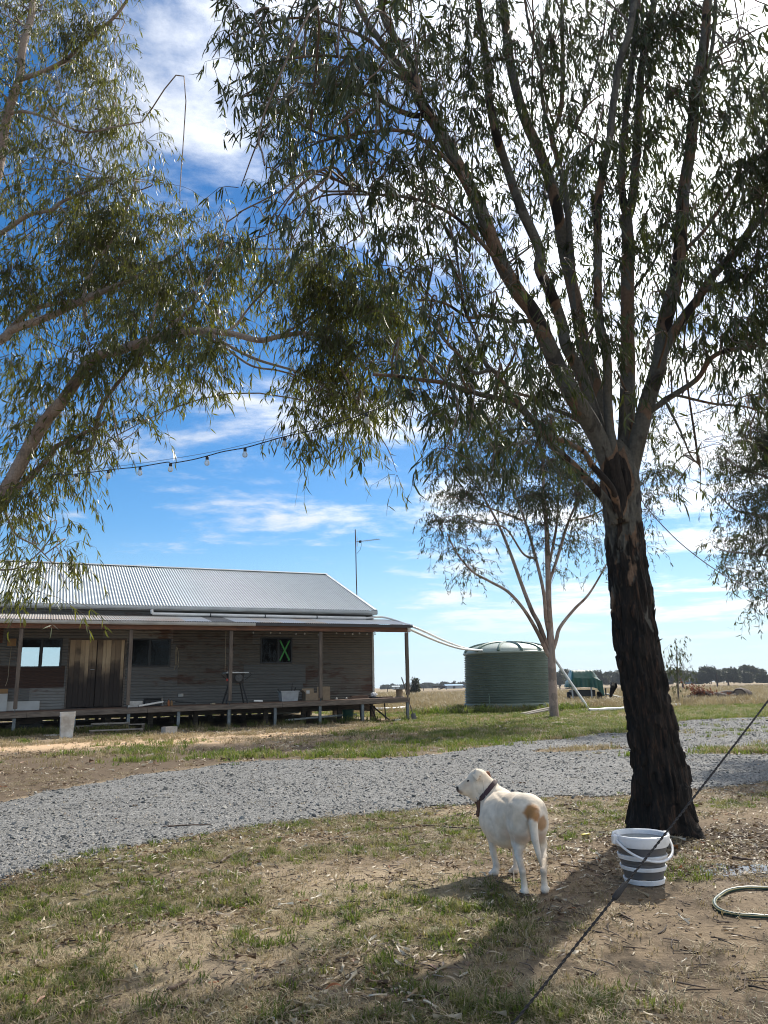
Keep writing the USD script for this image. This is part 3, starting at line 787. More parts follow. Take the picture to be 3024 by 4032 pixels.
# ------------------------------------------------------------------ trees
def bark(name, smooth_cols, dark, z_lo, z_hi, patch=2.6, stretch=0.45, relief=0.006, rough_relief=0.03):
    """smooth shedding gum bark above, dark fibrous stocking below; the change is ragged and sits between z_lo and z_hi"""
    a, b, c = smooth_cols
    return look(name, {
        'g': ('geometry', {}), 'mp': ('mapping', {'scale': (1, 1, stretch)}), 'mf': ('mapping', {'scale': (1, 1, 0.16)}), 'sep': ('separate_xyz', {}),
        'n': ('noise_texture', {'scale': patch, 'detail': 3.0, 'roughness': 0.55, 'distortion': 0.8}), 'n2': ('noise_texture', {'scale': patch * 2.7, 'detail': 3.0, 'distortion': 0.5}),
        'nf': ('noise_texture', {'scale': 26.0, 'detail': 6.0, 'roughness': 0.7}), 'ng': ('noise_texture', {'scale': 40.0, 'detail': 3.0}),
        'r': ('rgb_ramp', {'ramp': [(0, dark), (0.40, dark), (0.415, b), (0.475, b), (0.49, a), (0.60, a), (0.62, c), (0.70, c), (0.72, b), (1, b)]}),
        'dk': ('rgb_ramp', {'ramp': [(0, (0.009, 0.008, 0.007)), (0.45, (0.013, 0.011, 0.0095)), (0.55, (0.026, 0.019, 0.015)), (0.66, (0.075, 0.042, 0.028)), (1, (0.10, 0.05, 0.028))]}),
        'zr': ('map_range', {'from_min': z_lo, 'from_max': z_hi, 'to_min': -1.25, 'to_max': 0.15}), 'za': ('math', {'math_type': 'multiply_add', 'value2': 2.3}), 'zs': ('map_range', {'range_type': 'smoothstep', 'from_min': 0.45, 'from_max': 0.62, 'clamp': True}),
        'mx': ('mix_color', {'blend_type': 'mix'}), 'gr': ('map_range', {'from_min': 0.3, 'from_max': 0.7, 'to_min': 0.78, 'to_max': 1.18}), 'hv': ('hsv', {'fac': 1.0}),
        'bd': ('mix_float', {}), 'b': ('bump', {'distance': 0.04, 'strength': 1.0}), 'p': ('principled_bsdf', {'roughness': 0.8, 'specular_ior_level': 0.25})},
        [('g.position', 'mp.vector'), ('g.position', 'mf.vector'), ('g.position', 'sep.vector'), ('mp.vector', 'n.vector'), ('mp.vector', 'n2.vector'), ('mf.vector', 'nf.vector'), ('g.position', 'ng.vector'),
         ('n.fac', 'r.fac'), ('nf.fac', 'dk.fac'), ('sep.z', 'zr.value'), ('zr.result', 'za.value3'), ('n2.fac', 'za.value1'), ('za.value', 'zs.value'),
         ('zs.result', 'mx.fac'), ('dk.color', 'mx.a'), ('r.color', 'mx.b'), ('ng.fac', 'gr.value'), ('gr.result', 'hv.value'), ('mx.result', 'hv.color'), ('hv.color', 'p.base_color'),
         ('nf.fac', 'b.height'), ('b.normal', 'p.normal')], 'p.BSDF')


bark('gum_bark', [(0.125, 0.116, 0.098), (0.185, 0.118, 0.078), (0.072, 0.066, 0.058)], (0.026, 0.020, 0.017), 0.8, 4.1)
bark('pale_bark', [(0.36, 0.28, 0.23), (0.29, 0.205, 0.16), (0.25, 0.20, 0.165)], (0.17, 0.12, 0.09), -3, -2, patch=1.6)
bark('far_bark', [(0.20, 0.17, 0.15), (0.16, 0.13, 0.11), (0.25, 0.21, 0.18)], (0.08, 0.06, 0.05), -3, -2)
plain('twig', (0.13, 0.085, 0.06), 0.8, var=0.5, scale=3.0)


def leafmat(name, c0, c1, c2, trans, tw=0.38, rough=0.38):
    return look(name, {
        'g': ('geometry', {}), 'r': ('rgb_ramp', {'ramp': [(0, c0), (0.5, c1), (0.86, c2), (0.97, c2), (1, (0.20, 0.12, 0.05))]}),
        'tr': ('rgb_ramp', {'ramp': [(0, tuple(np.array(trans) * 0.7)), (0.9, trans), (1, (0.4, 0.22, 0.06))]}),
        'p': ('principled_bsdf', {'roughness': rough, 'specular_ior_level': 0.55}), 't': ('translucent_bsdf', {}), 'm': ('mix_closure', {'fac': tw})},
        [('g.random_per_island', 'r.fac'), ('g.random_per_island', 'tr.fac'), ('r.color', 'p.base_color'), ('tr.color', 't.color'), ('p.BSDF', 'm.closure1'), ('t.BSDF', 'm.closure2')], 'm.closure')


leafmat('gum_leaf', (0.026, 0.036, 0.012), (0.040, 0.052, 0.016), (0.062, 0.068, 0.02), (0.15, 0.19, 0.025), 0.24, 0.5)
leafmat('gum_leaf_light', (0.040, 0.052, 0.015), (0.062, 0.072, 0.021), (0.105, 0.10, 0.028), (0.28, 0.29, 0.03), 0.40, 0.45)
leafmat('gum_leaf_dark', (0.030, 0.040, 0.018), (0.044, 0.056, 0.024), (0.066, 0.076, 0.032), (0.15, 0.18, 0.035), 0.3, 0.5)
leafmat('far_leaf', (0.035, 0.042, 0.026), (0.05, 0.058, 0.034), (0.07, 0.075, 0.045), (0.09, 0.10, 0.04), 0.2, 0.6)
leafmat('dry_leaf_red', (0.13, 0.04, 0.025), (0.20, 0.06, 0.035), (0.24, 0.10, 0.05), (0.30, 0.10, 0.04), 0.3, 0.6)


def leaves(base, dirn, length, width, g, curve=0.28):
    """lens-shaped, sickle-curved leaves, 4 triangles each"""
    n = len(base)
    d = unit(dirn)
    s = unit(np.cross(d, unit(g.normal(0, 1, (n, 3)))))
    nn = np.cross(d, s)
    L, W = length[:, None], width[:, None] / 2
    cv = g.normal(0, curve, n)[:, None] * L
    cz = g.normal(0, 0.10, n)[:, None] * L
    st = np.array([0.0, 0.28, 0.66, 1.0])
    pts = [base + d * L * t + s * cv * (t * t - 0.6 * t) + nn * cz * t * t for t in st]
    v = np.stack([pts[0], pts[1] - s * W * 0.92, pts[1] + s * W * 0.92, pts[2] - s * W * 0.85, pts[2] + s * W * 0.85, pts[3]], 1).reshape(-1, 3)
    b = np.arange(n)[:, None] * 6
    f = np.concatenate([b + [0, 1, 2], b + [1, 3, 4], b + [1, 4, 2], b + [3, 5, 4]], 0)
    return v, f


def batch_tubes(P, R, sides=4):
    """P (n, k, 3) polylines, R (n, k) radii -> one mesh, vectorised"""
    n, k = P.shape[:2]
    t = unit(np.gradient(P, axis=1))
    ref = np.where(np.abs(t[:, :1, 2:]) > 0.85, [1.0, 0, 0], [0, 0, 1.0])
    a = unit(np.cross(t, np.broadcast_to(ref, t.shape)))
    b = np.cross(t, a)
    ang = np.arange(sides) * 2 * PI / sides
    v = P[:, :, None] + R[:, :, None, None] * (np.cos(ang)[:, None] * a[:, :, None] + np.sin(ang)[:, None] * b[:, :, None])
    i, j = np.meshgrid(np.arange(k - 1), np.arange(sides), indexing='ij')
    kk = (j + 1) % sides
    q = np.stack([i * sides + j, i * sides + kk, (i + 1) * sides + kk, (i + 1) * sides + j], -1).reshape(-1, 4)
    q = (q[None] + (np.arange(n) * k * sides)[:, None, None]).reshape(-1, 4)
    return v.reshape(-1, 3), q


def limb_curve(pts, d0, d1, wob=0.0, seed=0, per=5):
    """traced points -> 3D spline with its own run of depth"""
    g = np.random.default_rng(seed)
    p = np.array(pts, float)
    s = np.r_[0, np.cumsum(np.linalg.norm(np.diff(p, axis=0), axis=1))]; s /= s[-1]
    dd = d0 + (d1 - d0) * s ** 1.2 + g.normal(0, wob, len(p)) * np.sin(PI * s)
    return spline(np.array([at(x, y, d) for (x, y), d in zip(p, dd)]), per)


def wood(curve, r0, r1, sides=12, rough=0.06, seed=0, power=1.0):
    n = len(curve)
    s = np.r_[0, np.cumsum(np.linalg.norm(np.diff(curve, axis=0), axis=1))]; s /= s[-1]
    r = r0 + (r1 - r0) * s ** power
    v, f = tube(curve, r, sides)
    c = np.vstack([np.repeat(curve, sides, 0), curve[:1], curve[-1:]])
    nz = meshkit.fbm(v * [6, 6, 2.0], 3, seed) - 0.5
    return c + (v - c) * (1 + rough * 2 * nz)[:, None], f


class Crown:
    """limbs in 3D plus a coarse reading of how dense the foliage is -> sprays of hanging leaves and the branchlets that carry them"""
    def __init__(s, seed):
        s.g = np.random.default_rng(seed); s.lp = []; s.P = []; s.bt = []; s.tw = []; s.lv = []

    def limb(s, curve):
        s.lp.append(curve[len(curve) // 6:])

    def ready(s):
        s.L = np.vstack(s.lp)
        q = s.L - CAM; d = q @ FW
        s.px = np.stack([1512 + FPX * (q @ RT) / d, 2016 - FPX * (q @ UP) / d], 1)

    def fill(s, rows, x0, y0, cell, ll, lw, spread, per=12, droop=0.55, amount=1.0, sunward=None, span=0.34, twig_r=0.0035, depth=None, leafdir=0.42):
        g = s.g
        for r, row in enumerate(rows):
            for c, ch in enumerate(row):
                if ch in ' .0':
                    continue
                cov = min((int(ch) / 8.9) ** 1.35, 0.86)
                X, Y = x0 + (c + 0.5) * cell, y0 + (r + 0.5) * cell
                X += g.normal(0, cell * 0.12); Y += g.normal(0, cell * 0.12)
                dd = np.hypot(s.px[:, 0] - X, s.px[:, 1] - Y) * np.exp(g.normal(0, 0.18, len(s.px)))
                k = int(np.argmin(dd))
                base = s.L[k]
                D = (depth if depth is not None else base[1]) + g.normal(0, spread)
                P = at(X, Y, D)
                area = (cell / FPX * np.linalg.norm(P - CAM)) ** 2
                n = -math.log(1 - cov) * area / (ll * lw * 0.62 * 0.62) * amount
                ns = max(1, int(round(n / per * np.exp(np.clip(g.normal(-0.05, 0.42), -1.0, 0.45)))))
                R = cell / FPX * np.linalg.norm(P - CAM) * 0.52
                # the branchlet that carries this clump
                if np.linalg.norm(P - base) > 0.05:
                    h = P + np.array([0, 0, 0.12 * R])
                    b0 = s.L[max(0, k - 2)] if g.uniform() < 0.5 else base
                    ln = np.linalg.norm(h - b0)
                    m1 = b0 + (h - b0) * 0.35 + np.array([0, 0, 0.16 * ln]) + g.normal(0, 0.06 * ln, 3)
                    m2 = b0 + (h - b0) * 0.7 + np.array([0, 0, 0.10 * ln]) + g.normal(0, 0.05 * ln, 3)
                    s.bt.append((spline([b0, m1, m2, h], 4), min(0.003 + 0.006 * ln, 0.011)))
                off = g.normal(0, 1, (ns, 3)) * [0.62, 0.75, 0.55] * R
                tip = P + off
                out = unit(off * [1, 1, 0.35] + [0, 0, 0.12 * R])
                q0 = P + off * 0.12; q1 = P + off * 0.65 + [0, 0, 0.10 * R]
                sp = span * g.uniform(0.7, 1.3, (ns, 1))
                q2 = tip; q3 = tip + out * sp * 0.45 - np.array([0, 0, 1.0]) * sp * droop * 0.5
                q4 = q3 + out * sp * 0.18 - np.array([0, 0, 1.0]) * sp * droop
                TW = np.stack([q0, q1, q2, q3, q4], 1)
                s.tw.append((TW, np.linspace(1.0, 0.35, 5)[None] * twig_r * np.ones((ns, 1))))
                # leaves along the last two thirds of each twig
                t = g.uniform(1.2, 4.0, (ns, per)); i = np.minimum(t.astype(int), 3); fr = (t - i)[..., None]
                a = np.take_along_axis(TW, i[..., None], 1); b = np.take_along_axis(TW, i[..., None] + 1, 1)
                bs = (a + (b - a) * fr).reshape(-1, 3)
                m = len(bs)
                az = g.uniform(0, 2 * PI, m); ti = np.abs(g.normal(0, leafdir, m)) + 0.08
                dr = np.stack([np.sin(ti) * np.cos(az), np.sin(ti) * np.sin(az), -np.cos(ti)], 1) + np.repeat(out, per, 0) * 0.25
                le = ll * np.exp(g.normal(0, 0.22, m)); wi = lw * np.exp(g.normal(0, 0.2, m))
                s.lv.append((bs, dr, le, wi))

    def leaf_mesh(s, clear=None):
        bs, dr, le, wi = (np.concatenate(x) for x in zip(*s.lv))
        if clear is not None:
            k = clear(bs)
            bs, dr, le, wi = bs[k], dr[k], le[k], wi[k]
        return leaves(bs, dr, le, wi, s.g)

    def twig_mesh(s):
        mb = MB()
        mb.add(*batch_tubes(np.concatenate([a for a, _ in s.tw]), np.concatenate([b for _, b in s.tw]), 3))
        return mb

    def branch_mesh(s):
        k = len(s.bt[0][0])
        P = np.stack([b for b, _ in s.bt]); R = np.array([r for _, r in s.bt])[:, None] * np.linspace(1, 0.4, k)[None]
        return batch_tubes(P, R, 5)


def sunbeam(p, z=0.0):
    """where the shadow of p falls on the ground"""
    return p[:, :2] - SUN[:2] / SUN[2] * (p[:, 2:3] - z)


LIT = [  # (x, y, radius, how much of the foliage that would shade the spot is missing)
    (0.74, 4.85, 0.85, 1.0), (2.3, 4.3, 0.9, 0.8), (1.2, 3.2, 0.5, 0.8), (-0.5, 4.9, 1.0, 0.75), (1.55, 3.75, 0.5, 0.9), (1.5, 4.7, 0.35, 0.85), (-2.4, 5.6, 1.0, 0.5), (0.6, 8.0, 3.2, 0.55), (4, 9.5, 2.5, 0.6), (-2, 8.6, 2.2, 0.55), (-5.0, 19.5, 5.0, 0.75), (0.9, 5.9, 1.0, 0.8)]


def clearing(seed):
    g = np.random.default_rng(seed)

    def keep(p):
        s = sunbeam(p, 0.2)
        q = np.zeros(len(p))
        for x, y, r, a in LIT:
            q = np.maximum(q, a * (1 - smooth(np.hypot(s[:, 0] - x, s[:, 1] - y), r * 0.75, r * 1.2)))
        # foliage in view stays; only what would hang out of view (or thickly) is thinned
        return g.uniform(0, 1, len(p)) > q
    return keep


# ---- the big gum on the right
T = thing('gum_tree', 'big dark-trunked gum with many upright limbs standing behind the bucket', 'tree', (0, 0, 0))
TD = 6.45
tr = [(2632, 3320, 290), (2622, 3270, 262), (2613, 3200, 240), (2605, 3100, 222), (2592, 3000, 205), (2566, 2850, 190), (2540, 2720, 182), (2512, 2560, 176), (2492, 2400, 168), (2474, 2260, 160), (2460, 2130, 156), (2449, 2000, 158), (2440, 1900, 164), (2436, 1830, 140), (2434, 1770, 84), (2434, 1735, 30)]
tc = spline(np.array([at(x, y, TD) for x, y, _ in tr]), 26)
tw_ = spline(np.array([[w] for _, _, w in tr]), 26)[:, 0] / 2 / FPX * np.linalg.norm(tc - CAM, axis=1) * 0.895
tc[:12, 2] = np.minimum(tc[:12, 2], np.linspace(-0.12, tc[11, 2], 12))
SID = 128
v, f = tube(tc, tw_, SID)
cc = np.vstack([np.repeat(tc, SID, 0), tc[:1], tc[-1:]])
ang = np.r_[np.tile(np.arange(SID) * 2 * PI / SID, len(tc)), 0, 0]
zz = cc[:, 2]
ridge = np.abs(meshkit.fbm(np.stack([np.cos(ang) * 10, np.sin(ang) * 10, zz * 2.6], 1), 4, 3) - 0.5) * 2
flake = meshkit.noise(np.stack([np.cos(ang) * 6, np.sin(ang) * 6, zz * 7], 1), 9)
rough = 1 - smooth(zz, 2.3, 3.8) * 0.75
rt_ = 1 + rough * (0.22 * (ridge - 0.28) + 0.09 * (smooth(flake, 0.55, 0.60) - 0.45)) + 0.12 * np.sin(ang * 5 + 1 + np.sin(ang * 2)) * (1 - smooth(zz, -0.05, 0.45)) + 0.05 * (1 - smooth(zz, -0.05, 0.25))
obj('trunk', (cc + (v - cc) * rt_[:, None], f), '/World/Looks/gum_bark', T, smooth=True)
gb = np.random.default_rng(77)
for px, py, dx, dy, w in ((2570, 2448, 12, -52, 0.022), (2588, 2535, 20, -20, 0.02), (2412, 2715, -10, 30, 0.03), (2470, 2180, -14, -30, 0.02), (2432, 2480, -14, -22, 0.02), (2655, 2885, 18, -16, 0.02), (2445, 2600, -12, 26, 0.02)):
    a = at(px, py, TD - 0.05); b = at(px + dx, py + dy, TD - 0.12)
    m = (a + b) / 2 + gb.normal(0, 0.01, 3)
    obj('bark_strip', MB().tube(spline([a + (b - a) * -0.6, a, m, b], 3), np.linspace(w, 0.003, 10), 5), '/World/Looks/gum_bark', T)
CR = Crown(5)
LIMBS = [
    # points, depth start, depth end, radius start, radius end
    ([(2445, 2060), (2420, 1900), (2372, 1760), (2327, 1675), (2254, 1554), (2197, 1444), (2148, 1337), (2100, 1231), (2037, 1145), (1970, 1024), (1885, 810), (1798, 636), (1704, 470)], 6.35, 5.7, 0.085, 0.050),
    ([(1704, 470), (1653, 383), (1617, 253), (1523, 94), (1494, -20), (1450, -300)], 5.7, 5.5, 0.042, 0.02),
    ([(1720, 500), (1668, 434), (1595, 289), (1523, 195), (1436, 72), (1390, -20), (1280, -280)], 5.7, 6.0, 0.036, 0.016),
    ([(2385, 1780), (2345, 1640), (2290, 1480), (2230, 1362), (2211, 1270), (2172, 1159), (2124, 1058), (2124, 982), (2049, 813), (2002, 678), (1954, 528), (1927, 400), (1920, 271), (1900, 135), (1880, -20), (1830, -420)], 6.4, 6.1, 0.055, 0.026),
    ([(2440, 2020), (2415, 1820), (2378, 1640), (2327, 1458), (2288, 1313), (2269, 1193), (2225, 1016), (2198, 847), (2164, 711), (2124, 596), (2069, 474), (2029, 339), (2002, 203), (1978, -20), (1900, -500)], 6.6, 7.0, 0.068, 0.038),
    ([(2260, 1150), (2239, 881), (2225, 745), (2191, 610), (2171, 528), (2198, 474), (2215, 339), (2212, 0), (2200, -350)], 6.7, 7.2, 0.034, 0.014),
    ([(2180, 560), (2137, 406), (2130, 271), (2083, 100), (2060, -40), (2010, -300)], 6.9, 7.3, 0.022, 0.01),
    ([(2445, 2000), (2418, 1800), (2402, 1700), (2394, 1578), (2389, 1410), (2360, 1265), (2353, 1096), (2354, 1016), (2354, 813), (2374, 678), (2401, 542), (2415, 406), (2442, 237), (2476, 135), (2500, -30), (2530, -400)], 6.3, 6.0, 0.042, 0.028),
    ([(2452, 2060), (2456, 1880), (2464, 1723), (2471, 1570), (2471, 1482), (2471, 1337), (2471, 1145), (2472, 949), (2465, 847)], 6.5, 6.7, 0.078, 0.055),
    ([(2465, 860), (2449, 745), (2449, 610), (2469, 406), (2483, 305), (2503, 135), (2512, -20), (2540, -400)], 6.7, 6.5, 0.036, 0.022),
    ([(2468, 870), (2490, 779), (2510, 542), (2520, 339), (2530, 237), (2550, 102), (2580, -20), (2640, -500)], 6.7, 7.1, 0.046, 0.028),
    ([(2505, 400), (2560, 300), (2590, 220), (2640, 100), (2680, 0), (2740, -200)], 7.0, 7.2, 0.02, 0.01),
    ([(2458, 2060), (2478, 1870), (2522, 1690), (2553, 1570), (2591, 1443), (2616, 1285), (2640, 1180), (2666, 1084), (2679, 949), (2693, 745), (2720, 576), (2733, 406), (2747, 305), (2774, 169), (2787, 0), (2830, -400)], 6.45, 6.3, 0.078, 0.034),
    ([(2735, 400), (2790, 250), (2812, 120), (2820, -20), (2850, -300)], 6.3, 6.2, 0.024, 0.014),
    ([(2600, 1420), (2640, 1330), (2680, 1266), (2756, 1165), (2808, 1084), (2903, 982), (2957, 901), (3024, 827), (3250, 600), (3400, 300)], 6.4, 6.0, 0.046, 0.02),
    ([(2770, 1150), (2850, 1110), (2950, 1080), (3040, 1040), (3200, 980)], 6.3, 5.8, 0.022, 0.01),
    ([(2435, 2060), (2395, 1985), (2350, 1930), (2275, 1850), (2182, 1760), (2120, 1680), (2020, 1590), (1880, 1550), (1760, 1510), (1650, 1495), (1560, 1480), (1470, 1475)], 6.3, 5.6, 0.040, 0.012),
    ([(2440, 2040), (2425, 1975), (2400, 1910), (2330, 1830), (2300, 1780), (2230, 1740), (2180, 1720), (2100, 1640)], 6.25, 5.5, 0.034, 0.012),
    ([(2330, 1690), (2303, 1670), (2245, 1636), (2158, 1603), (2080, 1560), (1990, 1540)], 6.35, 6.9, 0.024, 0.010),
    ([(2110, 1262), (2003, 1265), (1907, 1241), (1845, 1250), (1748, 1193), (1640, 1180)], 6.1, 5.7, 0.022, 0.008),
    ([(2120, 1680), (2008, 1545), (1955, 1472), (1907, 1424), (1873, 1313), (1830, 1217), (1811, 1096), (1796, 1000), (1770, 880)], 5.95, 5.9, 0.024, 0.008),
    ([(1930, 1455), (1869, 1468), (1820, 1410), (1748, 1337), (1680, 1240)], 5.9, 5.8, 0.018, 0.007),
    ([(1690, 450), (1630, 455), (1560, 430), (1480, 385), (1420, 365), (1330, 330), (1200, 330)], 5.7, 5.5, 0.026, 0.008),
    ([(2000, 1080), (1900, 960), (1800, 860), (1690, 800), (1560, 770), (1450, 760), (1300, 700)], 5.9, 5.6, 0.020, 0.007),
    ([(1880, 800), (1750, 620), (1600, 520), (1450, 520), (1300, 540), (1150, 470), (1030, 400)], 5.8, 5.3, 0.022, 0.007),
    ([(1780, 600), (1640, 360), (1480, 260), (1300, 220), (1150, 230), (1000, 260)], 5.8, 5.3, 0.020, 0.007),
    ([(1700, 460), (1500, 200), (1330, 100), (1180, 70), (1020, 100), (930, 180)], 5.6, 5.2, 0.018, 0.006),
    ([(2560, 1620), (2629, 1570), (2743, 1494), (2800, 1411), (2870, 1380), (3024, 1354), (3200, 1320)], 6.4, 6.0, 0.030, 0.012),
    ([(2640, 1560), (2667, 1557), (2806, 1589), (2933, 1601), (3024, 1633), (3120, 1650)], 6.3, 6.4, 0.014, 0.006),
    ([(2620, 1580), (2680, 1700), (2718, 1790), (2760, 1840)], 6.3, 6.5, 0.012, 0.005),
    ([(2680, 1000), (2780, 900), (2860, 780), (2930, 680), (3050, 560)], 6.35, 6.6, 0.02, 0.008),
    ([(2160, 700), (2230, 560), (2300, 420), (2350, 250), (2380, 100), (2400, -100)], 7.0, 7.5, 0.018, 0.008),
    ([(2480, 1160), (2580, 1020), (2620, 900), (2640, 780), (2600, 640)], 6.7, 7.2, 0.016, 0.007),
]
for i, (pts, d0, d1, r0, r1) in enumerate(LIMBS):
    cv = limb_curve(pts, d0, d1, 0.05, 100 + i, 6)
    CR.limb(cv)
    big = r0 > 0.03
    obj('limb', wood(cv, r0, r1, 16 if big else 8, 0.10 if big else 0.12, i), '/World/Looks/gum_bark', T, smooth=True)
CR.ready()
RROWS = [  # x from 800, y from 0, cells of 100
    '05667435566545667775432333', '05545546465646556864331233', '16686773567644556654544456', '05687864666345555655556666', '02575545556446665335577777', '01555556775633566665245677',
    '00343468776634656325688888', '01433566666346554565666666', '02545656655345543665655555', '01325765542344435665655555', '0000004566512344444666665',
    '000000034543134444556655', '0000000345555455656866655', '0000000055666556555775665', '0000000466766764323334334', '0000000466666663202343344', '000000003656643000334210', '00000000043553000224330', '000000000003300001220', '00000000000000000012']
CR.fill(RROWS, 800, 0, 100, 0.112, 0.0138, 0.75, per=13, span=0.26, amount=1.85)
CR.fill(['0566666666666655666655555', '0055666666666655666655555', '000556666666666655555555', '00005556666666665555555', '0000055566665555555'], 800, -500, 100, 0.18, 0.024, 0.8, per=12, amount=0.5)
CR.fill(['66', '66', '66', '66', '66', '55', '55', '44'], 3100, 0, 160, 0.18, 0.024, 0.7, per=12, amount=0.6)
obj('branch', CR.branch_mesh(), '/World/Looks/twig', T, kind='stuff', smooth=True)
obj('twig', CR.twig_mesh(), '/World/Looks/twig', T, kind='stuff')
keepR = clearing(3)
obj('crown', CR.leaf_mesh(keepR), '/World/Looks/gum_leaf', T, kind='stuff')

# ---- the gum on the left, its trunk out of the picture
T2 = thing('gum_tree', 'pale-limbed gum reaching in from the left over the shed roof', 'tree', (0, 0, 0))
C2 = Crown(6)
L2 = [
    ([(-520, 2420), (-260, 2180), (-60, 2010), (0, 1962), (60, 1866), (120, 1751), (181, 1655), (253, 1570), (338, 1444), (386, 1401), (458, 1383), (603, 1335), (753, 1305), (900, 1312), (1019, 1340), (1098, 1325), (1198, 1312), (1300, 1330)], 10.6, 8.6, 0.13, 0.022),
    ([(-300, 2240), (-60, 2050), (0, 2004), (48, 1938), (120, 1877), (199, 1793), (223, 1757), (289, 1727), (337, 1703), (420, 1660)], 10.5, 9.9, 0.075, 0.02),
    ([(260, 1740), (301, 1781), (362, 1757), (386, 1642), (410, 1582), (482, 1486), (542, 1413), (590, 1300), (620, 1180)], 10.0, 9.6, 0.034, 0.016),
    ([(-520, 1700), (-200, 1450), (0, 1341), (48, 1299), (150, 1263), (241, 1226), (338, 1178), (434, 1136), (560, 1080), (700, 1000)], 10.8, 10.2, 0.095, 0.022),
    ([(48, 1290), (120, 1222), (200, 1199), (289, 1184), (338, 1166), (420, 1120), (500, 1010)], 10.7, 10.4, 0.045, 0.015),
    ([(345, 1290), (335, 1240), (331, 1178), (338, 1115), (386, 1025), (446, 940), (500, 820), (540, 700)], 10.5, 10.7, 0.034, 0.012),
    ([(-400, 1250), (-150, 1010), (0, 922), (108, 850), (205, 826), (241, 796), (330, 760), (450, 700)], 11.0, 10.8, 0.062, 0.014),
    ([(-500, 1900), (-260, 1500), (-120, 1000), (-20, 720), (0, 633), (18, 512), (48, 392), (78, 301), (90, 181), (120, 78), (127, -10), (140, -400)], 11.0, 11.2, 0.11, 0.04),
    ([(78, 313), (181, 277), (259, 235), (338, 163), (434, 84), (500, 0), (600, -200)], 11.1, 10.8, 0.042, 0.015),
    ([(30, 450), (100, 440), (200, 470), (330, 520), (450, 500), (560, 480)], 11.1, 10.8, 0.026, 0.010),
    ([(820, 1300), (866, 1341), (1000, 1411), (1150, 1457), (1231, 1490), (1320, 1560)], 9.0, 8.5, 0.024, 0.009),
    ([(780, 1310), (880, 1365), (990, 1440), (1100, 1460), (1200, 1500), (1300, 1620)], 9.1, 8.7, 0.018, 0.008),
    ([(760, 1305), (900, 1300), (990, 1200), (1080, 1100), (1140, 980)], 9.2, 9.4, 0.020, 0.008),
    ([(600, 1340), (700, 1260), (800, 1150), (860, 1000), (900, 850)], 9.6, 9.9, 0.026, 0.008),
    ([(1100, 1325), (1220, 1250), (1330, 1150), (1400, 1040)], 8.8, 8.6, 0.018, 0.007),
    ([(1190, 1312), (1300, 1400), (1380, 1520), (1420, 1640)], 8.6, 8.4, 0.016, 0.006),
    ([(10, 1990), (60, 2100), (140, 2150), (210, 2220)], 10.3, 9.6, 0.02, 0.006),
    ([(-200, 2150), (-60, 2230), (60, 2240), (150, 2180), (220, 2090)], 10.3, 9.7, 0.02, 0.006),
    ([(350, 1700), (430, 1720), (480, 1760)], 9.9, 9.7, 0.012, 0.005),
    ([(60, 1300), (120, 1200), (100, 1120), (60, 1050)], 10.7, 10.9, 0.022, 0.008),
]
for i, (pts, d0, d1, r0, r1) in enumerate(L2):
    cv = limb_curve(pts, d0, d1, 0.06, 200 + i, 6)
    C2.limb(cv)
    obj('limb', wood(cv, r0, r1, 14 if r0 > 0.03 else 8, 0.09, 40 + i), '/World/Looks/pale_bark', T2, smooth=True)
tb = at(-520, 2420, 10.6)
obj('trunk', wood(spline([np.array([tb[0] - 0.5, tb[1] + 0.1, -0.15]), np.array([tb[0] - 0.35, tb[1], 0.9]), tb, at(-510, 1950, 10.8), at(-480, 1600, 10.9), at(-300, 1150, 11.0), at(-120, 1000, 11.0)], 8), 0.26, 0.10, 24, 0.08, 3), '/World/Looks/pale_bark', T2, smooth=True)
C2.ready()
LROWS = ['44542', '35663', '43465', '45553', '554564', '655364', '53554', '3167763', '636787643', '33688866762', '67778766764', '5566888775', '5323777764', '4215778872', '646776474', '566654552', '6656442', '555651', '66641', '6553', '453', '333', '543', '241']
LROWS = [r.replace('0', '1') for r in LROWS]
C2.fill(LROWS, 0, 0, 100, 0.132, 0.0165, 0.5, per=12, span=0.36, amount=1.75)
MROWS = ['054', '4677640', '46887630', '36888740', '14787630', '02787600', '04788500', '04687300', '01554000', '0000020']
C2.fill(MROWS, 1000, 900, 100, 0.13, 0.0155, 0.40, per=12, span=0.36, amount=2.1)
C2.fill(['66666666', '66666666', '66666666', '066666666', '06666666', '06666665'], -300, -600, 100, 0.15, 0.02, 0.9, per=12, amount=0.45)
C2.fill(['6666', '6666', '6666', '6666', '6666', '6666', '5555', '5555'], -640, 0, 160, 0.15, 0.02, 0.9, per=12, amount=0.5)
obj('branch', C2.branch_mesh(), '/World/Looks/pale_bark', T2, kind='stuff', smooth=True)
obj('twig', C2.twig_mesh(), '/World/Looks/twig', T2, kind='stuff')
obj('crown', C2.leaf_mesh(keepR), '/World/Looks/gum_leaf_light', T2, kind='stuff')

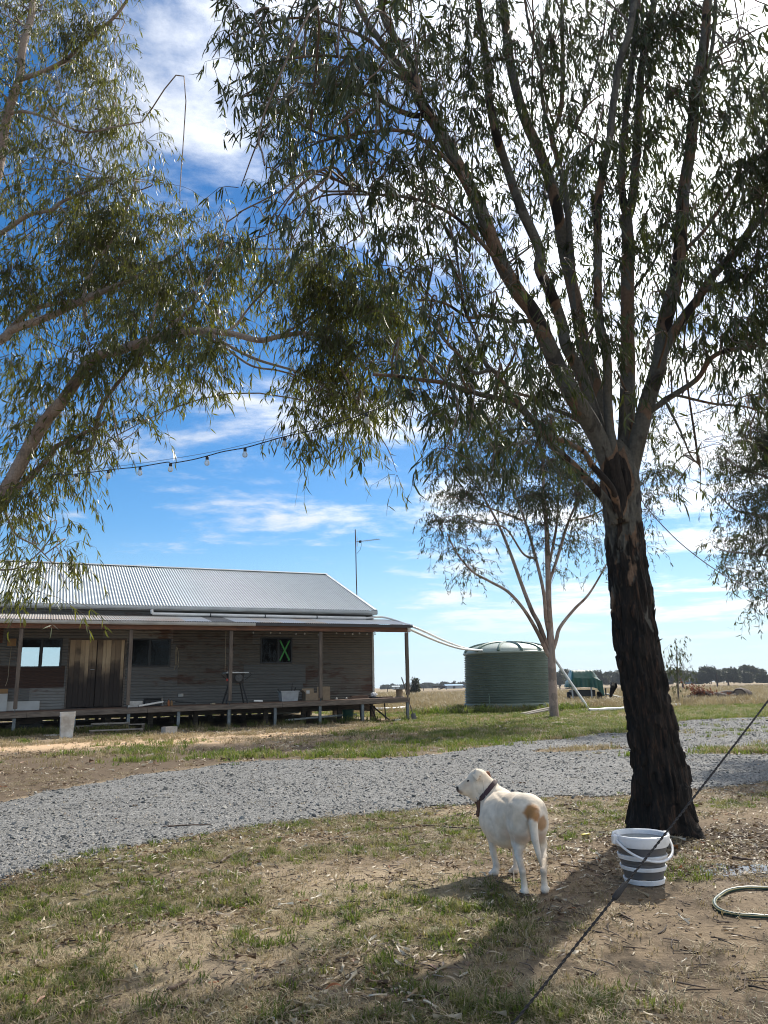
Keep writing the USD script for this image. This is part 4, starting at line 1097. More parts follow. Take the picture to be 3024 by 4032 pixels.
# ---- the slim pale tree beside the tank
T3 = thing('slim_gum_tree', 'slim pale-trunked gum with a spreading crown standing beside the water tank', 'tree', (0, 0, 0))
C3 = Crown(7)
B3 = gnd(2183, 2828)
DB = B3[1]
trk = spline(np.array([at(2185, 2850, DB), at(2183, 2824, DB), at(2178, 2740, DB), at(2174, 2640, DB), at(2170, 2555, DB), at(2166, 2480, DB), at(2160, 2390, DB), at(2158, 2250, DB), at(2152, 2080, DB), at(2140, 1930, DB), at(2135, 1800, DB), at(2100, 1650, DB)]), 6)
kk = DB * 1.02 / FPX / 2
obj('trunk', wood(trk, 36 * kk, 9 * kk, 18, 0.05, 5, 0.8), '/World/Looks/pale_bark', T3, smooth=True)
C3.limb(trk)
L3 = [
    ([(2172, 2590), (2154, 2569), (2120, 2496), (2063, 2400), (2000, 2330), (1930, 2290), (1860, 2250), (1800, 2180), (1760, 2100)], 0, -1.2, 17, 5),
    ([(2170, 2560), (2150, 2530), (2120, 2453), (2092, 2400), (2050, 2290), (2010, 2180), (1960, 2060), (1880, 1920), (1800, 1820)], 0, 1.0, 19, 5),
    ([(2168, 2520), (2150, 2440), (2140, 2330), (2110, 2200), (2070, 2060), (2010, 1900), (1950, 1780), (1900, 1680)], 0, -0.8, 15, 5),
    ([(2174, 2570), (2190, 2520), (2205, 2470), (2260, 2400), (2310, 2350), (2350, 2290), (2400, 2200)], 0, 0.8, 16, 5),
    ([(2160, 2300), (2200, 2180), (2240, 2050), (2300, 1920), (2360, 1800), (2450, 1740), (2560, 1720)], 0, -0.6, 13, 4),
    ([(2156, 2250), (2190, 2080), (2200, 1930), (2210, 1800), (2230, 1680)], 0, 1.0, 12, 4),
    ([(2060, 2050), (1980, 2020), (1900, 1990), (1800, 1960), (1720, 1950)], 0.4, 0.2, 9, 3),
    ([(2110, 2200), (2060, 2180), (1990, 2080), (1900, 2060), (1820, 2030), (1740, 2040)], 0, -1, 9, 3),
    ([(2240, 2050), (2330, 2030), (2430, 1970), (2540, 1900)], -0.3, -0.8, 8, 3),
]
for i, (pts, d0, d1, r0, r1) in enumerate(L3):
    cv = limb_curve(pts, DB + d0, DB + d1, 0.15, 300 + i, 6)
    C3.limb(cv)
    obj('limb', wood(cv, r0 * kk, r1 * kk, 10, 0.06, 70 + i), '/World/Looks/pale_bark', T3, smooth=True)
C3.ready()
C3.fill(['0245310000', '5677753043', '6677774042', '6667874052', '4766874030', '5633553010', '2410432020', '1300111000'], 1700, 1500, 100, 0.155, 0.026, 0.9, per=18, span=0.7, amount=1.7, twig_r=0.008, leafdir=0.7)
obj('branch', C3.branch_mesh(), '/World/Looks/pale_bark', T3, kind='stuff', smooth=True)
obj('twig', C3.twig_mesh(), '/World/Looks/twig', T3, kind='stuff')
obj('crown', C3.leaf_mesh(), '/World/Looks/gum_leaf_dark', T3, kind='stuff')

# ---- the dark tree at the right edge
T4 = thing('shade_tree', 'dark dense small-leaved tree hanging in at the right edge beyond the big gum', 'tree', (0, 0, 0))
C4 = Crown(8)
L4 = [
    ([(3330, 2760), (3320, 2500), (3280, 2250), (3230, 2000), (3200, 1800), (3180, 1600)], 15.0, 15.0, 0.17, 0.05),
    ([(3290, 2280), (3180, 2170), (3080, 2080), (2990, 2030), (2900, 2010), (2840, 1960)], 15.0, 14.2, 0.06, 0.012),
    ([(3250, 2080), (3120, 1950), (3020, 1880), (2930, 1850), (2850, 1800)], 15.0, 14.3, 0.055, 0.012),
    ([(3210, 1850), (3080, 1750), (2990, 1700), (2920, 1660)], 15.0, 14.5, 0.045, 0.012),
    ([(3290, 2260), (3150, 2210), (3050, 2190), (2950, 2180), (2860, 2170), (2810, 2150)], 15.0, 14.0, 0.035, 0.008),
    ([(3290, 2300), (3180, 2310), (3080, 2290), (2990, 2280), (2930, 2300)], 15.0, 14.0, 0.03, 0.008),
]
for i, (pts, d0, d1, r0, r1) in enumerate(L4):
    cv = limb_curve(pts, d0, d1, 0.1, 400 + i, 6)
    if i == 0:
        cv[0][2] = -0.1
    C4.limb(cv)
    obj('trunk' if i == 0 else 'limb', wood(cv, r0, r1, 10, 0.08, 90 + i), '/World/Looks/far_bark', T4, smooth=True)
C4.ready()
C4.fill(['00588', '02688', '15788', '46888', '57788', '35777', '15677', '45566', '34455', '02455'], 2800, 1400, 100, 0.10, 0.016, 0.6, per=14, span=0.35, amount=1.6, leafdir=0.8)
obj('branch', C4.branch_mesh(), '/World/Looks/far_bark', T4, kind='stuff', smooth=True)
obj('twig', C4.twig_mesh(), '/World/Looks/twig', T4, kind='stuff')
obj('crown', C4.leaf_mesh(), '/World/Looks/gum_leaf_dark', T4, kind='stuff')
# ------------------------------------------------------------------ things about the shed
def on_deck(px, py, v):
    """(u, z) of a pixel at depth v; things then stand on the deck at that u"""
    u, z = sl(px, py, v)
    return u, z


def shed_thing(name, label, cat, u, v, z, rz=0.0, group=None):
    return thing(name, label, cat, sw(u, v, z), SA + rz, group)


plain('white_board', (0.55, 0.54, 0.51), 0.8, var=0.18, scale=3.0)
plain('brown_board', (0.30, 0.17, 0.07), 0.8, var=0.3, scale=4.0)
plain('cardboard', (0.30, 0.22, 0.14), 0.85, var=0.25, scale=5.0)
plain('clear_tub', (0.42, 0.43, 0.44), 0.3, var=0.25, scale=5.0)
plain('black_iron', (0.022, 0.022, 0.023), 0.5, metal=0.2, var=0.4)
plain('worn_steel', (0.50, 0.50, 0.49), 0.35, metal=0.6, var=0.3)
plain('red_paint', (0.35, 0.03, 0.02), 0.45)
plain('orange_paint', (0.42, 0.13, 0.03), 0.5, var=0.3)
plain('dirty_white', (0.62, 0.61, 0.58), 0.5, scale=3.0, color2=(0.33, 0.30, 0.26))
plain('concrete', (0.40, 0.375, 0.34), 0.9, var=0.3, scale=9.0, bump=0.002)
plain('rope_tan', (0.42, 0.34, 0.23), 0.85, var=0.3)
plain('plastic_bag', (0.78, 0.78, 0.78), 0.4, var=0.1)
plain('grey_wood', (0.30, 0.27, 0.235), 0.9, scale=3.0, stretch=(1, 9, 9), color2=(0.15, 0.13, 0.11))
plain('tank_green', (0.175, 0.215, 0.18), 0.36, scale=1.5, color2=(0.14, 0.175, 0.145))
plain('tank_lid', (0.30, 0.36, 0.31), 0.45, var=0.15, scale=1.5)
plain('tank_rib', (0.10, 0.16, 0.125), 0.45)
plain('brass', (0.30, 0.2, 0.08), 0.4, metal=0.8)
plain('green_tarp', (0.008, 0.068, 0.046), 0.36, var=0.35, scale=5.0, bump=0.02, bscale=6.0)
plain('rubber', (0.02, 0.02, 0.02), 0.7)
plain('galv', (0.42, 0.43, 0.43), 0.4, metal=0.6, var=0.3)
plain('log_bark', (0.11, 0.08, 0.062), 0.9, scale=4.0, stretch=(0.5, 3, 3), color2=(0.045, 0.034, 0.027), bump=0.01, bscale=9)
plain('log_end', (0.32, 0.25, 0.18), 0.9, var=0.3, scale=8)
plain('wire_grey', (0.10, 0.09, 0.11), 0.5)
plain('black_rubber', (0.014, 0.014, 0.015), 0.5)

# boards against the wall at the left end
u, z = on_deck(157, 2760, DV_ - 0.12)
t = shed_thing('plasterboard_sheet', 'low white plasterboard sheet leaning on the wall beneath the sky-lit window', 'board', u - 0.85, DV_ - 0.10, deck(u) + 0.004)
obj('panel', MB().box((-0.85, 0, 0), (0.85, 0.013, z - deck(u)), bev=0.002, M=lambda q: q + np.stack([0 * q[:, 0], 0.12 * q[:, 2], 0 * q[:, 0]], 1)), '/World/Looks/white_board', t)
u, z = on_deck(31, 2732, DV_ - 0.2)
t = shed_thing('plasterboard_sheet', 'taller white board with a brown top edge at the left end of the verandah', 'board', u - 0.8, DV_ - 0.22, deck(u) + 0.004)
hh = z - deck(u)
obj('panel', MB().box((-0.8, 0, 0), (0.8, 0.015, hh), bev=0.002), '/World/Looks/white_board', t)
obj('top_strip', MB().box((-0.8, 0.002, hh + 0.001), (0.8, 0.02, hh + 0.15), bev=0.002), '/World/Looks/brown_board', t)
t = shed_thing('meter_box', 'small rusty metal box with a pale frame on the wall left of the first post', 'box', sl(46, 2540, DV_)[0], DV_ - 0.10, sl(46, 2530, DV_)[1])
obj('case', MB().box((-0.16, 0, -0.16), (0.16, 0.075, 0.16), bev=0.01), '/World/Looks/dull_iron', t)
obj('lid', MB().box((-0.13, -0.025, -0.12), (0.13, -0.002, 0.12), bev=0.01), '/World/Looks/brown_board', t)


def hang(name, label, pts, r, mat, cat='rope'):
    p = np.array(pts)
    return obj(name, MB().tube(spline(p, 6), r, 6), mat, None, True, label, cat)


hang('cord', 'thin pale cord dangling beside the meter box at the left end', [sw(*[(a, DV_ - 0.06 - 0.02 * k, b) for a, b in [sl(px, py, DV_)]][0]) for k, (px, py) in enumerate([(45, 2548), (41, 2585), (36, 2620), (34, 2655), (28, 2685), (21, 2702)])], 0.008, '/World/Looks/rope_tan', 'cord')
hang('hanging_rope', 'looped pale rope hung on the wall beside the second window', [sw(*[(a, DV_ - 0.05, b) for a, b in [sl(px, py, DV_)]][0]) for px, py in [(687, 2638), (690, 2600), (692, 2555), (695, 2549), (701, 2570), (700, 2608), (694, 2618), (694, 2570), (698, 2551), (702, 2590), (703, 2620), (698, 2632)]], 0.008, '/World/Looks/rope_tan')
hang('pull_cord', 'straight pale cord dropping from the verandah beam to the saw table', [sw(*[(a, 0.12 + 0.25 * k, b) for a, b in [sl(px, py, 0.12 + 0.25 * k)]][0]) for k, (px, py) in enumerate([(890, 2484), (888, 2560), (886, 2643)])], 0.007, '/World/Looks/rope_tan', 'cord')

# oddments on the deck
def deckpipe(name, label, cat, a, b, va, vb, r, mat, lift=0.0):
    ua, ub = sl(*a, va)[0], sl(*b, vb)[0]
    p = sw(ua, va, max(sl(*a, va)[1], deck(ua) + r)); q = sw(ub, vb, max(sl(*b, vb)[1], deck(ub) + r))
    return obj(name, MB().tube([p, q], r, 10), mat, None, True, label, cat)


def deckbox(name, label, cat, x0, x1, ytop, v, depth, mat, parts=(), lift=0.0, bev=0.006, group=None):
    ua, ub = sl(x0, ytop, v)[0], sl(x1, ytop, v)[0]
    zt = sl((x0 + x1) / 2, ytop, v)[1]
    um = (ua + ub) / 2
    w, h = ub - ua, max(zt - deck(um) - lift, 0.03)
    t = shed_thing(name, label, cat, um, v, deck(um) + 0.004 + lift, group=group)
    return t, w, h, depth


t, w, h, d = deckbox('foam_offcut', 'pale foam offcut lying by the second post', 'offcut', 505, 562, 2761, 0.7, 0.2, None)
obj('slab', MB().box((-w / 2, 0, 0), (w / 2, d, h), bev=0.006), '/World/Looks/dirty_white', t)
deckpipe('pipe_offcut', 'short white plastic pipe lying aslant on the deck', 'pipe', (546, 2780), (642, 2763), 0.25, 0.6, 0.032, '/World/Looks/pvc')
t, w, h, d = deckbox('tool_case', 'black tool case on the deck behind the white pipe', 'case', 572, 636, 2749, 1.5, 0.35, None)
obj('case', MB().box((-w / 2, 0, 0), (w / 2, d, h * 0.8), bev=0.015), '/World/Looks/black_frame', t)
obj('lid', MB().box((-w / 2 - 0.004, -0.004, h * 0.8 + 0.002), (w / 2 + 0.004, d + 0.004, h), bev=0.015), '/World/Looks/black_frame', t)
t, w, h, d = deckbox('hammer', 'pale-handled hammer standing head down by the tool case', 'hammer', 636, 644, 2750, 0.6, 0.05, None)
obj('handle', MB().tube([(0, 0, 0.06), (-0.02, 0, 0.30)], 0.016, 8), '/World/Looks/grey_wood', t)
obj('head', MB().box((-0.03, -0.06, 0.005), (0.03, 0.06, 0.06), bev=0.006), '/World/Looks/dull_iron', t)
for k, (x0, x1, yt, mt, lb) in enumerate([(660, 669, 2752, 'orange_paint', 'orange spray bottle left of the brown bottle on the deck'), (671, 681, 2755, 'brown_board', 'squat brown bottle right of the orange bottle on the deck')]):
    t, w, h, d = deckbox('bottle', lb, 'bottle', x0, x1, yt, 0.9, 0.08, None)
    obj('bottle_body', lathe([(0, 0), (w * 0.5, 0), (w * 0.52, 0.02), (w * 0.5, h * 0.62), (w * 0.22, h * 0.78), (w * 0.2, h * 0.86), (0, h * 0.86)], 14), f'/World/Looks/{mt}', t, True)
    obj('cap', lathe([(0, h * 0.861), (w * 0.24, h * 0.861), (w * 0.24, h), (0, h)], 12), '/World/Looks/black_frame', t)
deckpipe('crowbar', 'dark iron bar lying along the deck left of the saw', 'bar', (690, 2762), (770, 2768), 0.9, 0.8, 0.02, '/World/Looks/black_iron')
t = shed_thing('power_outlet', 'white power outlet low on the wall between window and saw', 'outlet', *[(a, DV_ - 0.06, b) for a, b in [sl(711, 2737, DV_)]][0])
obj('plate', MB().box((-0.085, 0, -0.05), (0.085, 0.04, 0.05), bev=0.008), '/World/Looks/dirty_white', t)
obj('switch', MB().box((-0.05, -0.012, -0.015), (-0.01, -0.001, 0.02)), '/World/Looks/gutter_grey', t); obj('switch', MB().box((0.01, -0.012, -0.015), (0.05, -0.001, 0.02)), '/World/Looks/gutter_grey', t)

# bench saw on its stand
u0, zt = sl(884, 2649, 0.75); u1, _ = sl(972, 2649, 0.75); um = (u0 + u1) / 2
t = shed_thing('table_saw', 'old bench saw with a pale top on splayed black legs', 'saw', um, 0.75, deck(um) + 0.003)
hs = zt - deck(um); ww = u1 - u0
obj('saw_table', MB().box((-ww / 2, -0.3, hs - 0.03), (ww / 2, 0.33, hs + 0.012), bev=0.006), '/World/Looks/worn_steel', t)
bd = MB(); P = np.array([(-0.28, -0.2, hs - 0.03), (0.26, -0.2, hs - 0.03), (0.26, 0.22, hs - 0.03), (-0.28, 0.22, hs - 0.03), (-0.22, -0.16, hs - 0.34), (0.2, -0.16, hs - 0.34), (0.2, 0.18, hs - 0.34), (-0.22, 0.18, hs - 0.34)])
hcv = trimesh.convex.convex_hull(P); obj('motor_housing', (np.array(hcv.vertices), np.array(hcv.faces)), '/World/Looks/black_iron', t)
wv, wf = lathe([(0, 0), (0.125, 0), (0.13, 0.012), (0.12, 0.03), (0.03, 0.03), (0.03, 0.055), (0, 0.055)], 20)
obj('hand_wheel', (np.stack([wv[:, 0] + 0.06, -0.19 - wv[:, 2], wv[:, 1] + hs - 0.18], 1), wf), '/World/Looks/dull_iron', t)
for sx in (-1, 1):
    for sy in (-1, 1):
        obj('leg', MB().tube([(sx * 0.18, sy * 0.14, hs - 0.33), (sx * 0.36, sy * 0.3, 0.0)], 0.028, 6), '/World/Looks/black_iron', t)
for a, b in (((-0.29, -0.24, 0.33), (0.29, -0.24, 0.33)), ((-0.29, 0.24, 0.33), (0.29, 0.24, 0.33)), ((-0.29, -0.24, 0.33), (-0.29, 0.24, 0.33)), ((0.29, -0.24, 0.33), (0.29, 0.24, 0.33))):
    obj('brace', MB().tube([a, b], 0.016, 6), '/World/Looks/black_iron', t)
for s in (-1, 1):
    obj('arm', MB().tube([(s * 0.3, -0.1, hs - 0.25), (s * (ww / 2 + 0.13), -0.12, hs - 0.07), (s * (ww / 2 + 0.08), -0.12, hs - 0.03)], 0.012, 6), '/World/Looks/black_iron', t)
obj('switch_box', MB().box((-0.36, -0.24, hs - 0.28), (-0.28, -0.17, hs - 0.2), bev=0.005), '/World/Looks/red_paint', t)
obj('loose_stick', MB().tube([(-0.3, -0.05, hs + 0.026), (-0.02, 0.02, hs + 0.05), (0.1, 0.04, hs + 0.026)], 0.014, 6), '/World/Looks/grey_wood', t)
t, w, h, d = deckbox('wood_offcut', 'raw pale wood offcut lying left of the saw legs', 'offcut', 833, 850, 2768, 0.4, 0.12, None)
obj('block', MB().box((-w / 2, 0, 0), (w / 2, d, 0.045), bev=0.006, M=lambda q: q @ np.array([[0.9, 0.3, 0], [-0.3, 0.9, 0], [0, 0, 1]])), '/World/Looks/rope_tan', t)
deckpipe('plastic_tube', 'short white tube lying on the deck right of the saw', 'tube', (1000, 2760), (1034, 2760), 0.25, 0.25, 0.035, '/World/Looks/pvc')

# tub, cartons
t, w, h, d = deckbox('storage_tub', 'grey translucent plastic tub with tools poking out below the taped window', 'tub', 1108, 1177, 2722, 1.0, 0.42, None)
P = np.array([(-w * .44, 0.02, 0), (w * .44, 0.02, 0), (w * .44, d - .02, 0), (-w * .44, d - .02, 0), (-w / 2, 0, h), (w / 2, 0, h), (w / 2, d, h), (-w / 2, d, h)])
q = [[0, 1, 5, 4], [1, 2, 6, 5], [2, 3, 7, 6], [3, 0, 4, 7]]
P2 = P * [0.97, 1, 1] + [0, 0, 0.01]; P2[:, 1] = P2[:, 1] * 0.94 + 0.012
obj('tub_shell', MB().add(P, q + [[3, 2, 1, 0]]).add(P2, [x[::-1] for x in q] + [[0, 1, 2, 3]]), '/World/Looks/clear_tub', t)
rim = MB(); rim.box((-w / 2 - 0.02, -0.02, h - 0.025), (w / 2 + 0.02, 0.0, h + 0.008)); rim.box((-w / 2 - 0.02, d, h - 0.025), (w / 2 + 0.02, d + 0.02, h + 0.008)); rim.box((-w / 2 - 0.02, 0.0, h - 0.025), (-w / 2, d, h + 0.008)); rim.box((w / 2, 0.0, h - 0.025), (w / 2 + 0.02, d, h + 0.008))
obj('rim', rim, '/World/Looks/clear_tub', t)
for k, (a, b, r) in enumerate([((-0.1, 0.2, 0.05), (-0.40, 0.15, h + 0.09), 0.018), ((0.1, 0.2, 0.05), (0.14, 0.2, h + 0.26), 0.016), ((0.05, 0.15, 0.05), (0.24, 0.1, h + 0.13), 0.02)]):
    o = obj('tool', MB().tube([a, ((a[0] + b[0]) / 2, (a[1] + b[1]) / 2, (a[2] + b[2]) / 2), b], r, 6), '/World/Looks/black_iron', None, False, ['dark hooked tool leaning out of the left of the tub', 'upright dark tool handle rising from the tub', 'short dark tool leaning to the right out of the tub'][k], 'tool')
    UsdGeom.Xformable(o).AddTranslateOp().Set(Gf.Vec3d(*sw(sl(1142, 2722, 1.0)[0], 1.0, deck(-4) + 0.004).tolist())); UsdGeom.Xformable(o).AddRotateZOp().Set(math.degrees(SA))


def carton(x0, x1, yt, v, d, label, flaps=True):
    t, w, h, d = deckbox('cardboard_box', label, 'box', x0, x1, yt, v, d, None)
    th = 0.006
    for lo, hi in (((-w / 2, 0, 0), (w / 2, th, h)), ((-w / 2, d - th, 0), (w / 2, d, h)), ((-w / 2, th, 0), (-w / 2 + th, d - th, h)), ((w / 2 - th, th, 0), (w / 2, d - th, h))):
        obj('side', MB().box(lo, hi), '/World/Looks/cardboard', t)
    obj('base', MB().box((-w / 2 + th, th, 0.002), (w / 2 - th, d - th, 0.012)), '/World/Looks/cardboard', t)
    if flaps:
        obj('flap', MB().add([[-w / 2, d, h], [w / 2, d, h], [w / 2, d + 0.06, h + 0.16], [-w / 2, d + 0.06, h + 0.16]], [[0, 1, 2, 3]]), '/World/Looks/cardboard', t)
        obj('flap', MB().add([[-w / 2, 0, h + .001], [-w / 2, d, h + .001], [-w / 2 - 0.1, d, h + 0.1], [-w / 2 - 0.1, 0, h + 0.1]], [[0, 1, 2, 3]]), '/World/Looks/cardboard', t)
    return t, w, h, d


t, w, h, d = carton(1204, 1251, 2729, 0.9, 0.4, 'large open cardboard box with raised flaps beside the tub')
obj('paper_tag', MB().add([[-0.2, -0.004, h - 0.02], [-0.08, -0.004, h - 0.02], [-0.08, -0.004, h + 0.09], [-0.2, -0.004, h + 0.09]], [[0, 1, 2, 3]]), '/World/Looks/white_board', t)
carton(1272, 1300, 2739, 0.8, 0.3, 'small low cardboard box at the foot of the fourth post', False)
t, w, h, d = deckbox('brown_sheet', 'brown fibreboard sheet standing behind the cardboard boxes', 'board', 1248, 1300, 2704, 1.5, 0.02, None)
obj('panel', MB().box((-w / 2, 0, 0), (w / 2, 0.018, h), bev=0.002), '/World/Looks/cardboard', t)
for k, (x, lb) in enumerate([(1325, 'small white ball on the deck just right of the fourth post'), (1364, 'small white ball near the stacked planks')]):
    u, z = sl(x, 2744, 0.5)
    s = trimesh.creation.icosphere(2, 0.035)
    obj('ball', (np.array(s.vertices) + sw(u, 0.5, deck(u) + 0.038), np.array(s.faces)), '/World/Looks/dirty_white', None, True, lb, 'ball')
for k, (x0, x1, v, lb, hz) in enumerate([(1370, 1452, 1.2, 'longest dark plank, on the bottom of the low stack on the deck', 0.0), (1385, 1450, 1.2, 'shorter plank lying on top of the low stack on the deck', 0.05), (1484, 1546, 0.8, 'thin plank lying flat near the cable spool', 0.0)]):
    ua, ub = sl(x0, 2742, v)[0], sl(x1, 2742, v)[0]; um = (ua + ub) / 2
    t = shed_thing('plank', lb, 'plank', um, v, deck(um) + 0.004 + hz, -0.03 * k)
    obj('plank_body', MB().box((-(ub - ua) / 2, 0, 0), ((ub - ua) / 2, 0.16, 0.045), bev=0.004), '/World/Looks/deck_timber', t)
# crumpled bag on a dark crate
t, w, h, d = deckbox('rubbish_bag', 'crumpled white plastic bag on the deck near the shed corner', 'bag', 1459, 1484, 2726, 0.9, 0.3, None)
s = trimesh.creation.icosphere(4, 1.0); v_ = np.array(s.vertices); nz = np.abs(meshkit.fbm(v_ * 2.2, 4, 3) - 0.5) * 2
v_ = v_ * (0.72 + 0.55 * nz[:, None]) * [w * 0.55, 0.16, h * 0.45]; v_[:, 2] += h * 0.62
obj('bag', (v_, np.array(s.faces)), '/World/Looks/plastic_bag', t, False)
obj('tray', MB().box((-w * 0.45, -0.1, 0), (w * 0.55, 0.2, h * 0.28), bev=0.01), '/World/Looks/black_frame', t)
u0, zt = sl(1553, 2713, 0.7); u1, _ = sl(1592, 2713, 0.7); um = (u0 + u1) / 2
t = shed_thing('cable_spool', 'wooden cable spool standing on end at the right end of the deck', 'spool', um, 0.7, deck(um) + 0.003)
hs = zt - deck(um); R = (u1 - u0) / 2
obj('flange', lathe([(0, 0), (R * 0.85, 0), (R * 0.85, 0.03), (0, 0.03)], 20), '/World/Looks/grey_wood', t); obj('flange', lathe([(0, hs - 0.03), (R * 1.05, hs - 0.03), (R * 1.05, hs), (0, hs)], 20), '/World/Looks/grey_wood', t)
obj('drum', lathe([(R * 0.62, 0.031), (R * 0.62, hs - 0.031)], 20), '/World/Looks/cardboard', t, True)
# shovel leaning on the end post
a = sw(*[(p, -0.10, q) for p, q in [sl(1581, 2667, -0.10)]][0]); b = sw(*[(p, -0.28, q) for p, q in [sl(1626, 2812, -0.28)]][0])
t = thing('shovel', 'long-handled shovel leaning on the end post with its blade on the ground', 'shovel', (0, 0, 0))
obj('shaft', MB().tube(spline([a, (a * 2 + b) / 3 + SD * 0.01, (a + 2 * b) / 3, b]), 0.02, 8), '/World/Looks/old_timber', t, True)
bl = []
dn = unit(np.array([0.25, -0.1, -1.0])); sd = unit(np.cross(dn, SV)); nn = np.cross(sd, dn)
for s in np.linspace(0, 1, 6):
    wv_ = 0.095 * (1.0 if s < 0.7 else 1.0 - (s - 0.7) * 1.3)
    bl.append([b + dn * (s * 0.27 - 0.02) + sd * wv_ * k - nn * 0.035 * (1 - k * k) for k in np.linspace(-1, 1, 7)])
bl = np.array(bl); vv, qq = grid_mesh(bl)
obj('blade', MB().add(vv, qq).add(vv - nn * 0.004, qq[:, ::-1]), '/World/Looks/dull_iron', t)

# lights under the verandah beam
look('bulb_glass', {'t': ('transparent_bsdf', {'color': (0.9, 0.9, 0.88)}), 'g': ('glossy_bsdf', {'roughness': 0.05, 'color': (0.95, 0.95, 0.95)}), 'd': ('diffuse_bsdf', {'color': (0.75, 0.74, 0.7)}), 'f': ('fresnel', {'IOR': 1.5}), 'm': ('mix_closure', {}), 'm2': ('mix_closure', {'fac': 0.30})},
     [('f.fac', 'm.fac'), ('t.BSDF', 'm.closure1'), ('g.BSDF', 'm.closure2'), ('m.closure', 'm2.closure1'), ('d.BSDF', 'm2.closure2')], 'm2.closure')


def lights(name, label, cable, bulbs, r, size, drop, wire=None, wr=0.003):
    t = thing(name, label, 'string lights', (0, 0, 0))
    obj('cable', MB().tube(cable, r, 6), '/World/Looks/black_rubber', t, True)
    if wire is not None:
        obj('support_wire', MB().tube(wire, wr, 4), '/World/Looks/wire_grey', t, True)
    for b in bulbs:
        b = np.array(b); R = size / 2
        so = lathe([(0, 0.0), (R * 0.45, 0.0), (R * 0.5, -R * 0.2), (R * 0.62, -R * 0.25), (R * 0.62, -R * 1.3), (0, -R * 1.3)], 10)
        s_ = obj('socket', (so[0] + b - [0, 0, drop], so[1]), '/World/Looks/black_rubber', t, True)
        gl = lathe([(R * 0.42, -R * 1.25), (R * 0.5, -R * 1.5), (R * 0.86, -R * 2.1), (R, -R * 2.7), (R * 0.9, -R * 3.2), (R * 0.55, -R * 3.6), (0.001, -R * 3.75)], 14)
        obj('bulb', (gl[0] + b - [0, 0, drop], gl[1][:, ::-1]), '/World/Looks/bulb_glass', s_, True)
    return t


VB = [(998, 2480), (1066, 2480), (1103, 2481), (1166, 2485), (1200, 2484), (1254, 2488), (1325, 2482), (1357, 2484), (1388, 2486), (1415, 2482), (1445, 2486), (1476, 2486)]
pts = [sw(a, 0.35, min(b, 3.16)) for a, b in [sl(x, y, 0.35) for x, y in VB]]
pts = [pts[0] - SD * 1.2 + [0, 0, 0.05]] + pts + [pts[-1] + SD * 0.5 + [0, 0, 0.1]]
lights('verandah_lights', 'string of small clear bulbs hung under the right half of the verandah roof', spline(pts, 3), pts[1:-1], 0.006, 0.06, 0.02)

# under the deck
def ground_thing(name, label, cat, px, py, rz=0.0, group=None):
    return thing(name, label, cat, gnd(px, py), rz, group)


t = ground_thing('plastic_bin', 'tall dirty white plastic bin standing under the deck edge', 'bin', 260, 2905, SA)
D_ = np.linalg.norm(gnd(260, 2905) - CAM); s_ = D_ / FPX
wt, wb, hb = 50 * s_, 42 * s_, 88 * s_
P = []
for z, w in ((0, wb), (hb * 0.82, wt * 0.97), (hb * 0.82, wt * 1.04), (hb * 0.86, wt * 1.04), (hb * 0.86, wt), (hb, wt * 1.03), (hb, wt * 0.9), (hb * 0.5, wt * 0.85)):
    P.append([(w / 2 * a, w / 2 * b * 0.9, z) for a, b in ((-.85, -1), (.85, -1), (1, -.85), (1, .85), (.85, 1), (-.85, 1), (-1, .85), (-1, -.85), (-.85, -1))])
obj('bin_shell', grid_mesh(np.array(P)), '/World/Looks/dirty_white', t)
# pallets used as steps
def pallet(label, px0, px1, py, w, h, z0, rz=0.0):
    a, b = gnd(px0, py), gnd(px1, py)
    L = np.linalg.norm(b - a)
    c = (a + b) / 2
    t = thing('step_pallet', label, 'pallet', c + np.array([0, 0, z0]), SA + rz)
    for k in range(4):
        y0 = k * w / 4
        obj('slat', MB().box((-L / 2, y0 + 0.006, h - 0.025), (L / 2, y0 + w / 4 - 0.012, h), bev=0.003), '/World/Looks/grey_wood', t)
    for x in (-L / 2 + 0.02, -0.04, L / 2 - 0.1):
        obj('runner', MB().box((x, 0.01, 0), (x + 0.08, w - 0.01, h - 0.026)), '/World/Looks/old_timber', t)
    return t


pallet('lowest grey pallet of the makeshift steps, nearest the yard', 376, 545, 2892, 0.45, 0.13, 0.002)
pallet('middle grey pallet of the makeshift steps, the widest one', 332, 545, 2884, 0.5, 0.22, 0.002)
e = thing('step_board', 'top plank step on short blocks below the double door', 'step', sw(sl(434, 2846, 0.05)[0], -0.02, 0), SA)
zt = sl(434, 2845, 0.05)[1]; L = sl(508, 2846, 0.05)[0] - sl(359, 2846, 0.05)[0]
obj('tread', MB().box((-L / 2, -0.12, zt - 0.045), (L / 2, 0.2, zt), bev=0.004), '/World/Looks/grey_wood', e)
for x in (-L / 2 + 0.1, 0.0, L / 2 - 0.12):
    obj('block', MB().box((x, -0.05, 0.0), (x + 0.09, 0.15, zt - 0.047)), '/World/Looks/old_timber', e)
g1 = gnd(666, 2890)
t = thing('concrete_block', 'pale hollow concrete block on the ground before the deck', 'block', g1, SA + 0.5)
bl = MB().box((-0.2, -0.1, 0), (0.2, -0.07, 0.2), bev=0.004).box((-0.2, 0.07, 0), (0.2, 0.1, 0.2), bev=0.004)
for x in (-0.2, -0.016, 0.168):
    bl.box((x, -0.069, 0.001), (x + 0.032, 0.069, 0.199))
obj('block_body', bl, '/World/Looks/concrete', t)
